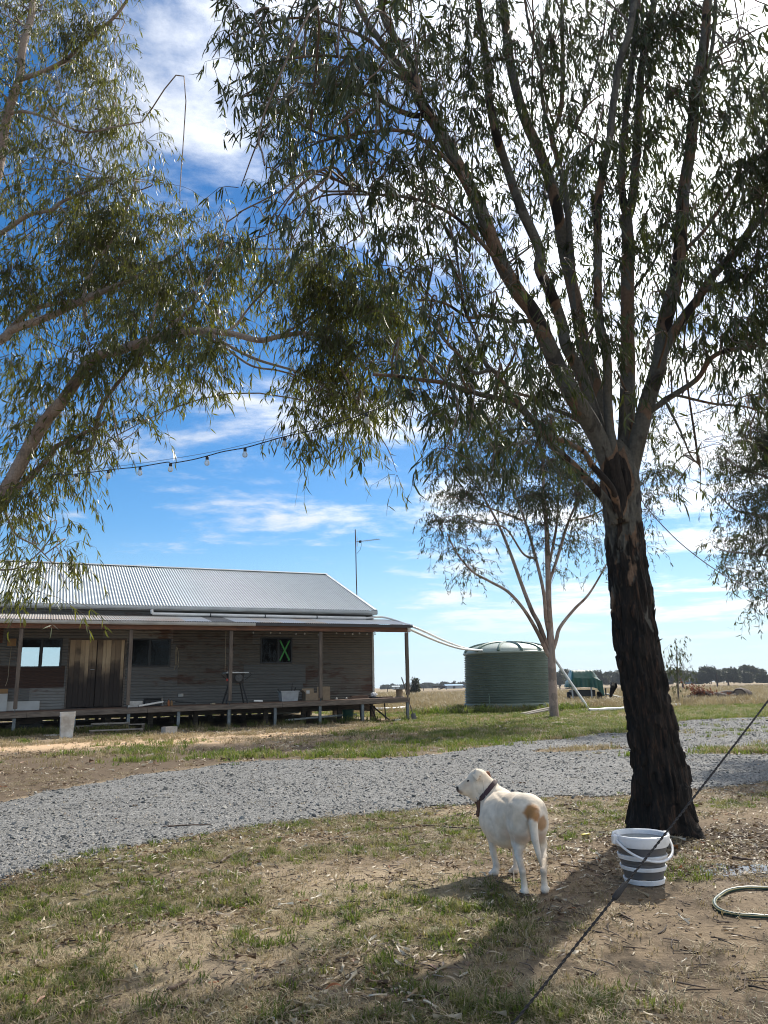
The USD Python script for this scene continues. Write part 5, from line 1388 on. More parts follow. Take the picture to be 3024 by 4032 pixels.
JUNK = [('timber_offcut', 'dark weathered board leaning among the junk under the left deck', 'board', 95, 2888, 1.1, 0.05, 0.24, 0.5, 'old_timber'), ('masonry_block', 'tilted grey masonry block lying on junk under the left deck', 'block', 141, 2873, 0.36, 0.22, 0.18, 0.35, 'concrete'),
        ('white_sheet', 'flat white sheet lying on the ground left of the plastic bin', 'sheet', 205, 2899, 0.45, 0.3, 0.03, 0.1, 'dirty_white'), ('white_block', 'small pale block standing behind the flat white sheet', 'block', 217, 2890, 0.27, 0.2, 0.16, -0.1, 'dirty_white'),
        ('timber_offcut', 'long dark board lying flat at the left end under the deck', 'board', 60, 2893, 1.3, 0.3, 0.1, -0.2, 'old_timber'), ('black_crate', 'black crate in the shade under the left deck', 'crate', 120, 2890, 0.7, 0.4, 0.28, 0.05, 'black_frame'), ('white_sheet', 'white sheet lying at the far left edge under the deck', 'sheet', 12, 2903, 0.35, 0.25, 0.05, 0.0, 'dirty_white')]
for nm, lb, ct, px, py, L, W, Hh, rz, mt in JUNK:
    p = gnd(px, py) + SV * 0.35
    t = thing(nm, lb, ct, p, SA + rz * 0.4)
    q = MB().box((-L / 2, -W / 2, 0), (L / 2, W / 2, Hh), bev=0.006, M=(lambda v: v + np.stack([0 * v[:, 0], 0 * v[:, 0], 0.35 * (v[:, 0] + L / 2)], 1)) if 'tilted' in lb or 'leaning' in lb else None)
    obj('slab', q, f'/World/Looks/{mt}', t)
# pipes and a trestle below the right end
def gpipe(name, label, pts, r, mat='/World/Looks/pvc', cat='pipe'):
    return obj(name, MB().tube(spline(pts, 5) if len(pts) > 2 else pts, r, 10), mat, None, True, label, cat)


gpipe('plastic_pipe', 'thin white pipe lying along the ground in the shade under the deck', [sw(-4.1, 1.3, 0.12), sw(-2.6, 1.35, 0.2), sw(-1.5, 1.2, 0.24)], 0.035)
gpipe('plastic_pipe', 'thick white pipe lying on the ground beyond the right end of the deck', [gnd(1470, 2792, 0.1) + [0, 0, 0], gnd(1530, 2790, 0.1), gnd(1606, 2786, 0.1)], 0.065)
gpipe('plastic_pipe', 'white pipe offcut glimpsed far back under the shed floor', [sw(-2.7, 7.5, 0.2), sw(-1.6, 7.8, 0.2)], 0.07)
t = thing('trestle', 'dark folding trestle with splayed legs under the right end of the deck', 'trestle', sw(-1.1, 0.9, 0), SA)
for a, b in (((0, 0, 0.6), (0.75, 0, 0.02)), ((0.1, 0.3, 0.6), (0.85, 0.3, 0.02)), ((0.05, 0, 0.5), (0.3, 0.1, 0.02)), ((0.62, 0.1, 0.6), (0.66, 0.1, 0.02)), ((-0.3, 0.2, 0.55), (-0.25, 0.25, 0.02))):
    obj('leg', MB().tube([a, b], 0.024, 6), '/World/Looks/black_iron', t)
obj('rail', MB().tube([(0.0, 0.0, 0.6), (0.62, 0.1, 0.62)], 0.024, 6), '/World/Looks/black_iron', t)
t = thing('green_bucket', 'dark green plastic tub under the right end of the deck', 'tub', sw(-1.9, 1.0, 0.003), SA)
obj('tub_shell', lathe([(0, 0), (0.17, 0), (0.21, 0.4), (0.225, 0.4), (0.225, 0.42), (0.2, 0.42), (0.16, 0.03)], 18), '/World/Looks/green_tarp', t, True)
t = thing('white_rag', 'crumpled white rag on the ground below the trestle', 'rag', sw(-0.35, 0.2, 0.02), SA)
s = trimesh.creation.icosphere(3, 1.0); v_ = np.array(s.vertices); v_ = v_ * (0.6 + 0.7 * meshkit.fbm(v_ * 2, 3, 8)[:, None]) * [0.22, 0.16, 0.05]
obj('cloth', (v_, np.array(s.faces)), '/World/Looks/dirty_white', t)

# rain pipes from the roof and the verandah to the tank
TC = gnd(1988, 2808); TR = 1.0
tl, trr = gnd(1830, 2800), gnd(2163, 2790)
TKD = 37.2
a, b = at(1826, 2560, TKD), at(2160, 2560, TKD)
TR = np.linalg.norm(b - a) / 2
TC = (a + b) / 2; TC[2] = 0
TH = at(1990, 2566, TKD - TR)[2]
inlet = TC + np.array([-TR * 0.70, -TR * 0.55, TH + 0.12])
t = thing('rain_pipe', 'white plastic rain pipe running under the main gutter and down to the tank', 'pipe', (0, 0, 0))
e0 = sw(*[(p, EV - 0.10, q) for p, q in [sl(597, 2400, EV - 0.1)]][0]); e1 = sw(*[(p, EV - 0.10, q) for p, q in [sl(600, 2417, EV - 0.1)]][0]); e2 = sw(*[(p, EV - 0.10, q) for p, q in [sl(1440, 2434, EV - 0.1)]][0])
e3 = sw(0.05, DV_ - 0.2, 3.80); e4 = sw(0.9, 0.9, 3.30)
obj('drop', MB().tube([e0, e1], 0.055, 10), '/World/Looks/pvc', t, True)
obj('run', MB().tube([e1, e2], 0.055, 10), '/World/Looks/pvc', t, True)
obj('fall', MB().tube(spline([e2, e3, e4, e4 + (inlet - e4) * 0.35 + [0, 0, -0.1], e4 + (inlet - e4) * 0.7 + [0, 0, -0.12], inlet], 6), 0.04, 10), '/World/Looks/pvc', t, True)
for f_ in (0.25, 0.5, 0.75):
    p = e1 + (e2 - e1) * f_
    obj('clip', MB().tube([p - SD * 0.02, p + SD * 0.02], 0.064, 10), '/World/Looks/dull_iron', t)
t = thing('rain_pipe', 'white plastic pipe from the verandah gutter corner to the tank, the lower of the pair', 'pipe', (0, 0, 0))
q0 = sw(0.06, -0.1, 3.2)
obj('fall', MB().tube(spline([q0 + [0, 0, 0.06], q0 + (inlet - q0) * 0.02, q0 + (inlet - q0) * 0.35 + [0, 0, -0.14], q0 + (inlet - q0) * 0.7 + [0, 0, -0.16], inlet + [0.25, -0.1, -0.02]], 6), 0.045, 10), '/World/Looks/pvc', t, True)
obj('elbow', MB().tube([q0 + [0, 0, 0.12], q0 + [0, 0, -0.1]], 0.07, 10), '/World/Looks/pvc', t, True)

# TV aerial
Yb = sw(-0.9, DV_ + 8.5, 0)[1]
m0, m1 = at(1405, 2352, Yb), at(1399, 2085, Yb)
t = thing('tv_aerial', 'tall thin mast with a small ribbed TV aerial behind the roof', 'antenna', (0, 0, 0))
obj('mast', MB().tube([m0 - (m1 - m0) * 0.75, m1], 0.026, 8), '/World/Looks/wire_grey', t, True)
k0, k1 = at(1399, 2134, Yb), at(1494, 2123, Yb)
obj('boom', MB().tube([k0, k1], 0.016, 6), '/World/Looks/galv', t)
for f_ in np.linspace(0.12, 1, 11):
    p = k0 + (k1 - k0) * f_
    obj('element', MB().tube([p - np.array([0.05, 0.28, 0.0]), p, p + np.array([0.05, 0.28, 0.0])], 0.009, 4), '/World/Looks/galv', t)
p = k0 + (k1 - k0) * 0.1
rf = MB()
for zz_ in (-0.22, -0.11, 0.0, 0.11, 0.22):
    rf.tube([p + [-0.03, -0.3, zz_], p + [-0.03, 0.3, zz_]], 0.006, 4)
for yy in (-0.2, 0.2):
    rf.tube([p + [-0.03, yy, -0.24], p + [-0.03, yy, 0.24]], 0.006, 4)
obj('reflector', rf, '/World/Looks/galv', t)
obj('dipole', MB().box(k0 + (k1 - k0) * 0.2 - [0.06, 0.03, 0.07], k0 + (k1 - k0) * 0.2 + [0.06, 0.03, 0.05], bev=0.01), '/World/Looks/black_frame', t)
obj('lead', MB().tube(spline([k0 + (k1 - k0) * 0.25, at(1420, 2160, Yb), at(1405, 2180, Yb)], 5), 0.009, 5), '/World/Looks/black_rubber', t)

# ------------------------------------------------------------------ the water tank
t = thing('water_tank', 'round ribbed pale green plastic water tank with a domed lid', 'water tank', TC, 0)
nrib = 21
prof = [(TR * 1.045, -0.1), (TR * 1.045, 0.30)]
zs = np.linspace(0.34, TH - 0.06, nrib * 8 + 1)
for z in zs:
    ph = (z - 0.34) / (TH - 0.40) * nrib
    taper = 1.04 - 0.04 * (z / TH)
    prof.append((TR * taper - 0.075 * (0.5 - 0.5 * math.cos(2 * PI * ph)) ** 0.7, z))
prof += [(TR * 1.0, TH - 0.04), (TR * 1.005, TH)]
obj('tank_wall', lathe(prof, 128), '/World/Looks/tank_green', t, 35)
dm = [(TR * 1.02, TH - 0.03), (TR * 1.02, TH + 0.03)] + [(TR * math.cos(s) * 1.0, TH + 0.03 + 0.47 * math.sin(s)) for s in np.linspace(0.05, PI / 2, 14)]
obj('lid', lathe(dm, 96), '/World/Looks/tank_lid', t, 40)
for k in range(12):
    a = k * 2 * PI / 12 + 0.2
    pr = [np.array([TR * math.cos(s) * math.cos(a), TR * math.cos(s) * math.sin(a), TH + 0.035 + 0.47 * math.sin(s)]) for s in np.linspace(0.03, PI / 2 - 0.08, 12)]
    obj('lid_rib', MB().tube(pr, 0.075, 6), '/World/Looks/tank_rib', t)
iv = inlet - TC
obj('inlet_strainer', (lathe([(0, -0.16), (0.2, -0.16), (0.22, -0.1), (0.22, 0.04), (0.25, 0.04), (0.25, 0.07), (0, 0.07)], 20)[0] + iv - [0, 0, 0.05], lathe([(0, 0)] * 7, 20)[1]), '/World/Looks/tank_rib', t, 40)
for px, lb in ((1858, None), (2110, None)):
    p = at(px, 2790, TKD - TR * 0.8) - TC
    ang_ = math.atan2(p[1], p[0]); c, s = math.cos(ang_), math.sin(ang_)
    q = np.array([c * TR * 1.045, s * TR * 1.045, 0.22])
    o_ = np.array([c, s, 0])
    tp = obj('tap', MB().tube([q, q + o_ * 0.16, q + o_ * 0.2 - [0, 0, 0.1]], 0.035, 8).box(q + o_ * 0.12 + [-0.09, -0.02, 0.05], q + o_ * 0.12 + [0.09, 0.02, 0.09]).tube([q + o_ * 0.12, q + o_ * 0.12 + [0, 0, 0.06]], 0.02, 6), '/World/Looks/black_iron', t)
pp = at(1930, 2792, TKD - TR * 1.05) - TC
obj('level_pipe', MB().tube([[pp[0] - 0.02, pp[1] - 0.05, 0.0], [pp[0] - 0.02, pp[1] - 0.02, 0.75], [pp[0] - 0.02, pp[1] + 0.1, 0.78]], 0.022, 6), '/World/Looks/tank_rib', t)
gpipe('overflow_pipe', 'cream pipe slanting from the tank top down to the grass', [at(2150, 2545, 37.0), at(2320, 2795, 36.5)], 0.062)
gpipe('ground_pipe', 'cream pipe lying along the grass from the foot of the slanting one', [gnd(2320, 2795, 0.09), gnd(2445, 2789, 0.09), gnd(2676, 2774, 0.09)], 0.058)
for k, (x0, y0, x1, y1, lb) in enumerate([(2055, 2812, 2165, 2788, 'long weathered plank lying by the foot of the tank'), (2075, 2814, 2160, 2797, 'shorter weathered plank beside the long one by the tank')]):
    p, q = gnd(x0, y0, 0.03), gnd(x1, y1, 0.16)
    t = thing('plank', lb, 'plank', (0, 0, 0))
    d = unit(q - p); s_ = unit(np.cross(d, [0, 0, 1])) * 0.09
    P = np.array([p - s_, q - s_, q + s_, p + s_]); P = np.vstack([P, P + [0, 0, 0.04]]); h_ = trimesh.convex.convex_hull(P)
    obj('plank_body', (np.array(h_.vertices), np.array(h_.faces)), '/World/Looks/grey_wood', t)
for x, y, L, lb in ((2202, 2852, 0.5, 'pale flat bark slab on the dirt by the slim tree'), (2222, 2838, 0.35, 'small pale bark piece by the slim tree')):
    t = thing('bark_slab', lb, 'bark', gnd(x, y, 0.0), 0.1)
    s = trimesh.creation.icosphere(2, 1.0); v_ = np.array(s.vertices) * [L / 2, 0.13, 0.045]; v_[:, 2] += 0.03
    obj('slab', (v_ * (0.9 + 0.3 * meshkit.noise(v_ * 9)[:, None]), np.array(s.faces)), '/World/Looks/rope_tan', t)

# ------------------------------------------------------------------ the covered trailer
TB = gnd(2296, 2770)
t = thing('covered_trailer', 'small trailer heaped under a glossy green tarpaulin in the dry grass', 'trailer', TB, -0.12)
s_ = np.linalg.norm(TB - CAM) / FPX
X = lambda px: (px - 2296) * s_
Z = lambda py: (2770 - py) * s_
gx_ = np.linspace(X(2252), X(2372), 41); gy_ = np.linspace(0, 2.6, 41)
A, B_ = np.meshgrid(gx_, gy_, indexing='ij')
def tz(a, b):
    e = smooth(a, gx_[0], gx_[0] + 0.28) * (1 - smooth(a, gx_[-1] - 0.55, gx_[-1])) * smooth(b, -0.35, 0.55) * (1 - smooth(b, 2.1, 2.75))
    w = meshkit.fbm(np.stack([a * 2.2, b * 1.4, 0 * a], -1), 3, 4) - 0.5
    return Z(2690) + (Z(2650) - Z(2690)) * e + w * 0.16 + 0.10 * np.sin(b * 5) * e * 0.4
TZ = tz(A, B_)
top = np.stack([A, B_, TZ], -1)
mb = MB().add(*grid_mesh(top))
ring = np.concatenate([top[:, 0], top[-1, 1:], top[-2::-1, -1], top[0, -2:0:-1], top[:1, 0]])
L_ = np.r_[0, np.cumsum(np.linalg.norm(np.diff(ring, axis=0), axis=1))]
hem = Z(2712) + 0.10 * (meshkit.fbm(np.stack([L_ * 1.1, 0 * L_, 0 * L_], -1), 3, 9) - 0.5) - 0.55 * np.exp(-((ring[:, 0] - X(2378)) / 0.35) ** 2) * (ring[:, 1] < 1.0)
fold = 0.05 * np.sin(L_ * 9) + 0.04 * np.sin(L_ * 23 + 1)
ctr = np.array([X(2310), 1.3])
outw = unit(ring[:, :2] - ctr)
sk = [ring]
for f_ in (0.35, 0.7, 1.0):
    p = ring.copy(); p[:, :2] += outw * (fold[:, None] * f_ + 0.04 * f_); p[:, 2] = ring[:, 2] * (1 - f_) + hem * f_
    sk.append(p)
mb.add(*grid_mesh(np.array(sk)))
obj('tarpaulin', mb, '/World/Looks/green_tarp', t, 50)
obj('trailer_bed', MB().box((X(2262), 0.15, Z(2745)), (X(2345), 2.4, Z(2722)), bev=0.02), '/World/Looks/black_iron', t)
obj('lower_rail', MB().box((X(2263), 0.08, Z(2770)), (X(2331), 0.16, Z(2757)), bev=0.01), '/World/Looks/green_tarp', t)
for px in (2261, 2330):
    obj('leg', MB().box((X(px) - 0.04, 0.05, 0.02), (X(px) + 0.04, 0.13, Z(2705)), bev=0.008), '/World/Looks/galv', t)
for px, yy in ((2252, 0.7), (2365, 0.9)):
    R_ = 0.34
    wv, wf = lathe([(0.18, -0.11), (R_ - 0.03, -0.12), (R_, -0.08), (R_, 0.08), (R_ - 0.03, 0.12), (0.18, 0.11)], 24)
    w_ = obj('wheel', (np.stack([wv[:, 2] + X(px), wv[:, 0] + yy, wv[:, 1] + R_], 1), wf), '/World/Looks/rubber', t, 40)
    hv, hf = lathe([(0, -0.08), (0.17, -0.06), (0.185, -0.1), (0.185, 0.1), (0, 0.08)], 20)
    obj('rim', (np.stack([hv[:, 2] + X(px), hv[:, 0] + yy, hv[:, 1] + R_], 1), hf), '/World/Looks/galv', w_, 40)
    obj('mudguard', MB().box((X(px) - 0.16, yy - 0.45, Z(2716)), (X(px) + 0.16, yy + 0.45, Z(2713)), bev=0.01), '/World/Looks/black_iron', t)
obj('drawbar', MB().tube([(X(2345), 0.5, Z(2757)), (X(2447), -0.2, Z(2751))], 0.06, 6), '/World/Looks/galv', t)
obj('drawbar', MB().tube([(X(2385), 1.0, Z(2737)), (X(2447), -0.1, Z(2754))], 0.05, 6), '/World/Looks/galv', t)
obj('jockey_stand', MB().tube([(X(2384), 0.3, Z(2765)), (X(2384), 0.3, Z(2716))], 0.04, 8), '/World/Looks/black_iron', t)

# ------------------------------------------------------------------ log pile and dry branches
LG = [((2700, 2762), (2790, 2755), 0.15, 'thin log at the left foot of the pile'), ((2725, 2747), (2850, 2737), 0.17, 'long log across the middle of the pile'), ((2790, 2752), (2900, 2748), 0.2, 'pale split log at the front of the pile'),
      ((2830, 2742), (2942, 2730), 0.2, 'long log along the right of the pile'), ((2915, 2755), (2945, 2752), 0.3, 'thick dark stump end at the right of the pile'), ((2745, 2735), (2800, 2728), 0.13, 'short log on top of the pile'), ((2850, 2735), (2905, 2730), 0.12, 'short crooked log on the top right of the pile')]
YL = gnd(2800, 2763)[1]
for k, (a, b, r, lb) in enumerate(LG):
    r *= 1.3
    p, q = at(*a, YL + (0.1, 0.5, 0.15, 0.6, 0.3, 0.4, 0.7)[k]), at(*b, YL + (0.1, 0.7, 0.2, 0.9, 1.2, 0.5, 0.6)[k])
    p[2] = max(p[2], r * 0.85); q[2] = max(q[2], r * 0.85)
    t = thing('log', lb, 'log', (0, 0, 0))
    cv = spline([p, (p * 2 + q) / 3 + np.array([0, 0, 0.06]), (p + 2 * q) / 3 - [0, 0, 0.04], q], 5)
    obj('log_body', wood(cv, r, r * 0.82, 12, 0.12, k + 500), '/World/Looks/log_bark', t, 40)
    d = unit(cv[0] - cv[1]); a_ = unit(np.cross(d, [0, 0, 1])); b_ = np.cross(d, a_)
    an = np.arange(12) * 2 * PI / 12
    disc = np.vstack([[cv[0] + d * 0.012], cv[0] + d * 0.008 + (np.cos(an)[:, None] * a_ + np.sin(an)[:, None] * b_) * r * 0.82])
    obj('cut_end', (disc, np.array([[0, 1 + i, 1 + (i + 1) % 12] for i in range(12)])), '/World/Looks/log_end', t)
gg = np.random.default_rng(61)
for k, (c, n_, rad, lb, mt, nm) in enumerate([((2740, 2722), 260, 1.0, 'reddish dead branch with dry leaves stuck in the left of the log pile', 'dry_leaf_red', 'dead_branch'), ((2815, 2742), 160, 0.8, 'reddish dry leafy branch lying across the front of the logs', 'dry_leaf_red', 'dead_branch')]):
    p0 = at(c[0] + 20, 2745, YL + 0.3); t = thing(nm, lb, 'branch', (0, 0, 0))
    st = MB(); bs = []
    for j in range(9):
        e = at(c[0] + gg.normal(0, 34), c[1] + gg.normal(-8, 16), YL + gg.normal(0.2, 0.35)); mdl = (p0 + e) / 2 + gg.normal(0, 0.12, 3)
        cv = spline([p0, mdl, e], 5); st.tube(cv, np.linspace(0.02, 0.006, len(cv)), 4)
        i = gg.integers(3, len(cv), n_ // 9); bs.append(cv[i] + gg.normal(0, 0.1, (len(i), 3)))
    obj('stem', st, '/World/Looks/twig', t)
    bs = np.vstack(bs); dr = gg.normal(0, 1, bs.shape) + [0, 0, -0.6]
    obj('foliage', leaves(bs, dr, np.full(len(bs), 0.17), np.full(len(bs), 0.07), gg), f'/World/Looks/{mt}', t, kind='stuff')
# ------------------------------------------------------------------ surface nets: one smooth skin round a distance field
def surface_nets(F, lo, h):
    """F (nx, ny, nz), negative inside -> vertices, triangles"""
    nx, ny, nz = F.shape
    s = F < 0
    c = [(i, j, k) for i in (0, 1) for j in (0, 1) for k in (0, 1)]
    def cs(A, i, j, k):
        return A[i:nx - 1 + i, j:ny - 1 + j, k:nz - 1 + k]
    cnt = sum(cs(s, *q).astype(int) for q in c)
    act = (cnt > 0) & (cnt < 8)
    idx = -np.ones(act.shape, int); I = np.argwhere(act); idx[act] = np.arange(len(I))
    acc = np.zeros((len(I), 3)); num = np.zeros(len(I))
    val = np.stack([cs(F, *q)[act] for q in c], 1); C = np.array(c, float)
    for a in range(8):
        for b in range(a + 1, 8):
            if np.abs(C[a] - C[b]).sum() != 1:
                continue
            x = (val[:, a] < 0) != (val[:, b] < 0)
            t = val[x, a] / (val[x, a] - val[x, b])
            acc[x] += C[a] + (C[b] - C[a]) * t[:, None]; num[x] += 1
    V = (I + acc / num[:, None]) * h + lo
    faces = []
    for ax in range(3):
        u, w = (ax + 1) % 3, (ax + 2) % 3
        sl_a = [slice(None)] * 3; sl_b = [slice(None)] * 3
        sl_a[ax] = slice(0, -1); sl_b[ax] = slice(1, None)
        ch = s[tuple(sl_a)] != s[tuple(sl_b)]
        E = np.argwhere(ch)
        E = E[(E[:, u] > 0) & (E[:, w] > 0) & (E[:, u] < F.shape[u] - 1) & (E[:, w] < F.shape[w] - 1)]
        def at_(du, dw):
            q = E.copy(); q[:, u] -= du; q[:, w] -= dw
            return idx[q[:, 0], q[:, 1], q[:, 2]]
        q = np.stack([at_(0, 0), at_(1, 0), at_(1, 1), at_(0, 1)], 1)
        ins = s[E[:, 0], E[:, 1], E[:, 2]]
        q[~ins] = q[~ins][:, ::-1]
        faces.append(q)
    q = np.vstack(faces)
    q = q[(q >= 0).all(1)]
    return V, np.vstack([q[:, [0, 1, 2]], q[:, [0, 2, 3]]])


def cone_d(P, a, b, ra, rb):
    ab = b - a; L2_ = ab @ ab
    t = np.clip(((P - a) @ ab) / L2_, 0, 1)
    return np.linalg.norm(P - a - t[..., None] * ab, axis=-1) - (ra + (rb - ra) * t)


def smin(a, b, k):
    h = np.clip(0.5 + 0.5 * (b - a) / k, 0, 1)
    return b + (a - b) * h - k * h * (1 - h)


# ------------------------------------------------------------------ the dog
def dg(cx, cy, Y):
    return at(1700 + cx / 2.765, 2950 + cy / 2.765, Y)


J = dict(
    pelvis=(1050, 712, 4.80, .098), rump=(1015, 668, 4.82, .082), loin=(930, 715, 4.96, .112), rib=(795, 750, 5.10, .138), belly=(835, 850, 5.04, .116), chest=(690, 700, 5.24, .100),
    wither=(755, 585, 5.22, .082), neck0=(655, 560, 5.27, .088), neck1=(585, 440, 5.28, .073), skull=(505, 332, 5.27, .063), cheek=(462, 392, 5.26, .052), throat=(480, 480, 5.27, .044),
    stop=(405, 385, 5.26, .042), muz0=(385, 418, 5.26, .039), muz=(318, 428, 5.255, .030), jaw=(385, 465, 5.26, .022), jawt=(330, 470, 5.255, .016),
    fl0=(640, 800, 5.20, .062), fl1=(655, 950, 5.19, .034), fl2=(672, 1130, 5.16, .0235), fl3=(704, 1265, 5.14, .0215), fl4=(694, 1350, 5.125, .024), fl5=(655, 1376, 5.13, .020),
    fr0=(800, 820, 5.27, .062), fr1=(890, 1000, 5.24, .032), fr2=(915, 1150, 5.22, .022), fr3=(925, 1270, 5.19, .0205), fr4=(912, 1330, 5.17, .022), fr5=(872, 1352, 5.18, .018),
    hl0=(985, 840, 4.80, .085), hl1=(945, 1015, 4.86, .047), hl2=(942, 1150, 4.79, .0245), hl3=(990, 1335, 4.68, .0205), hl4=(1006, 1470, 4.69, .0185), hl5=(1014, 1575, 4.68, .0235), hl6=(1012, 1600, 4.72, .019),
    hr0=(1135, 830, 4.80, .066), hr1=(1190, 1030, 4.88, .037), hr2=(1215, 1180, 4.80, .0225), hr3=(1216, 1330, 4.70, .0205), hr4=(1226, 1450, 4.71, .018), hr5=(1232, 1545, 4.705, .024), hr6=(1240, 1566, 4.75, .021),
    t0=(1112, 680, 4.70, .030), t1=(1104, 800, 4.655, .0275), t2=(1124, 980, 4.64, .0225), t3=(1160, 1130, 4.635, .0165), t4=(1193, 1268, 4.64, .008))
JP = {k: (dg(a, b, Y), r * (0.86 if k[:2] in ('fl', 'fr', 'hl', 'hr') else 0.93)) for k, (a, b, Y, r) in J.items()}
for k in ('fl4', 'fl5', 'fr4', 'fr5', 'hl5', 'hl6', 'hr5', 'hr6'):     # paws stand on the ground
    p, r = JP[k]; p = p.copy(); p[2] = r * (0.95 if k in ('fl4', 'fr4', 'hl5', 'hr5') else 0.85) + height(p[0], p[1]); JP[k] = (p, r)
BONES = [('pelvis', 'rump', .05), ('rump', 'loin', .05), ('pelvis', 'loin', .05), ('loin', 'rib', .06), ('loin', 'belly', .06), ('rib', 'belly', .05), ('rib', 'chest', .06), ('rib', 'wither', .06), ('chest', 'neck0', .05), ('wither', 'neck0', .05), ('neck0', 'neck1', .04), ('neck1', 'skull', .035),
         ('skull', 'cheek', .03), ('cheek', 'throat', .03), ('throat', 'neck1', .04), ('skull', 'stop', .025), ('stop', 'muz', .018), ('muz0', 'muz', .015), ('cheek', 'muz0', .025), ('cheek', 'jaw', .02), ('jaw', 'jawt', .010),
         ('chest', 'fl0', .05), ('fl0', 'fl1', .04), ('fl1', 'fl2', .02), ('fl2', 'fl3', .012), ('fl3', 'fl4', .012), ('fl4', 'fl5', .014),
         ('rib', 'fr0', .05), ('fr0', 'fr1', .03), ('fr1', 'fr2', .02), ('fr2', 'fr3', .012), ('fr3', 'fr4', .012), ('fr4', 'fr5', .014),
         ('pelvis', 'hl0', .05), ('hl0', 'hl1', .045), ('hl1', 'hl2', .02), ('hl2', 'hl3', .014), ('hl3', 'hl4', .010), ('hl4', 'hl5', .012), ('hl5', 'hl6', .014),
         ('pelvis', 'hr0', .05), ('hr0', 'hr1', .04), ('hr1', 'hr2', .02), ('hr2', 'hr3', .014), ('hr3', 'hr4', .010), ('hr4', 'hr5', .012), ('hr5', 'hr6', .014),
         ('pelvis', 't0', .03), ('t0', 't1', .012), ('t1', 't2', .008), ('t2', 't3', .008), ('t3', 't4', .006)]
allp = np.array([p for p, _ in JP.values()])
lo, hi = allp.min(0) - 0.16, allp.max(0) + 0.16
lo[2] = -0.03
hstep = 0.0065
gr = [np.arange(lo[i], hi[i], hstep) for i in range(3)]
shape = tuple(len(x) for x in gr)
FLD = np.full(shape, 9.0)


def block(c0, c1, pad):
    a = np.minimum(c0, c1) - pad; b = np.maximum(c0, c1) + pad
    sl3 = tuple(slice(max(0, int((a[i] - lo[i]) / hstep)), max(1, int((b[i] - lo[i]) / hstep) + 1)) for i in range(3))
    G = np.stack(np.meshgrid(*[gr[i][sl3[i]] for i in range(3)], indexing='ij'), -1)
    return sl3, G


def blend(d, sl3, k):
    FLD[sl3] = np.where(FLD[sl3] > 8, d, smin(FLD[sl3], d, k))


# start from a rough far field so that blends stay smooth at block edges
for a, b, k in BONES:
    (pa, ra), (pb, rb) = JP[a], JP[b]
    sl3, G = block(pa, pb, max(ra, rb) + k + 0.05)
    blend(cone_d(G, pa, pb, ra, rb), sl3, k)


def ear(p0, p1, p2, th, k):
    sl3, G = block(np.min([p0, p1, p2], 0), np.max([p0, p1, p2], 0), 0.05)
    n = unit(np.cross(p1 - p0, p2 - p0))
    d = np.minimum.reduce([cone_d(G, p0 + (p1 - p0) * s, p2, th * 1.25, th * 0.8) for s in np.linspace(0, 1, 7)])
    blend(d, sl3, k)


# near ear: base along the skull, tip folded down towards the cheek; far ear hangs behind the neck
e0, e1, e2 = dg(455, 285, 5.205), dg(535, 262, 5.215), dg(487, 338, 5.178)
ear(e0, e1, e2, 0.0085, 0.008)
ear(dg(478, 232, 5.22), dg(530, 250, 5.22), dg(495, 285, 5.195), 0.0085, 0.012)
f0, f1, f2 = dg(575, 262, 5.33), dg(612, 258, 5.35), dg(648, 322, 5.37)
ear(f0, f1, f2, 0.009, 0.010)
ear(dg(535, 270, 5.31), f0, f1, 0.009, 0.015)
# toes
for q, (a, b) in enumerate((('fl4', 'fl5'), ('fr4', 'fr5'), ('hl5', 'hl6'), ('hr5', 'hr6'))):
    (pa, ra), (pb, rb) = JP[a], JP[b]
    d = unit((pb - pa) * [1, 1, 0]); s_ = np.cross(d, [0, 0, 1.0])
    for k in (-1.4, -0.5, 0.5, 1.4):
        c = pb + d * (0.012 - 0.006 * abs(k)) + s_ * 0.0115 * k; c[2] = 0.011 + height(c[0], c[1])
        sl3, G = block(c, c, 0.05)
        blend(np.linalg.norm(G - c, axis=-1) - 0.0112, sl3, 0.007)
# tummy tuck line, eye socket and mouth: small hollows
def carve(p, r, k):
    sl3, G = block(p, p, r + 0.03)
    FLD[sl3] = -smin(-FLD[sl3], np.linalg.norm(G - p, axis=-1) - r, k)


mth = [dg(312, 489, 5.222), dg(345, 499, 5.216), dg(385, 497, 5.212)]
for p in np.linspace(mth[0], mth[2], 9):
    carve(p, 0.004, 0.004)
DV0, DF = surface_nets(FLD, lo, hstep)
dm_ = trimesh.Trimesh(DV0, DF, process=False)
parts_ = dm_.split(only_watertight=False)
dm_ = max(parts_, key=lambda m: len(m.faces))
trimesh.smoothing.filter_taubin(dm_, lamb=0.5, nu=0.52, iterations=8)
DVv = np.array(dm_.vertices)
DNn = np.array(dm_.vertex_normals)


# shallow creases where the thigh meets the flank, behind the shoulder and over the hips
def crease(pts, Y, w, depth):
    P = spline(np.array([dg(x, y, Y) for x, y in pts]), 6)
    d_ = (P - CAM); d_ = d_ / np.linalg.norm(d_, axis=1, keepdims=True)
    best = np.full(len(DVv), 9.0)
    for p, d in zip(P, d_):
        r = DVv - p
        best = np.minimum(best, np.linalg.norm(r - (r @ d)[:, None] * d, axis=1))
    facing = smooth(-(DNn * unit(DVv - CAM)).sum(1), 0.0, 0.35)
    return DVv - DNn * (depth * np.exp(-(best / w) ** 2) * facing)[:, None]


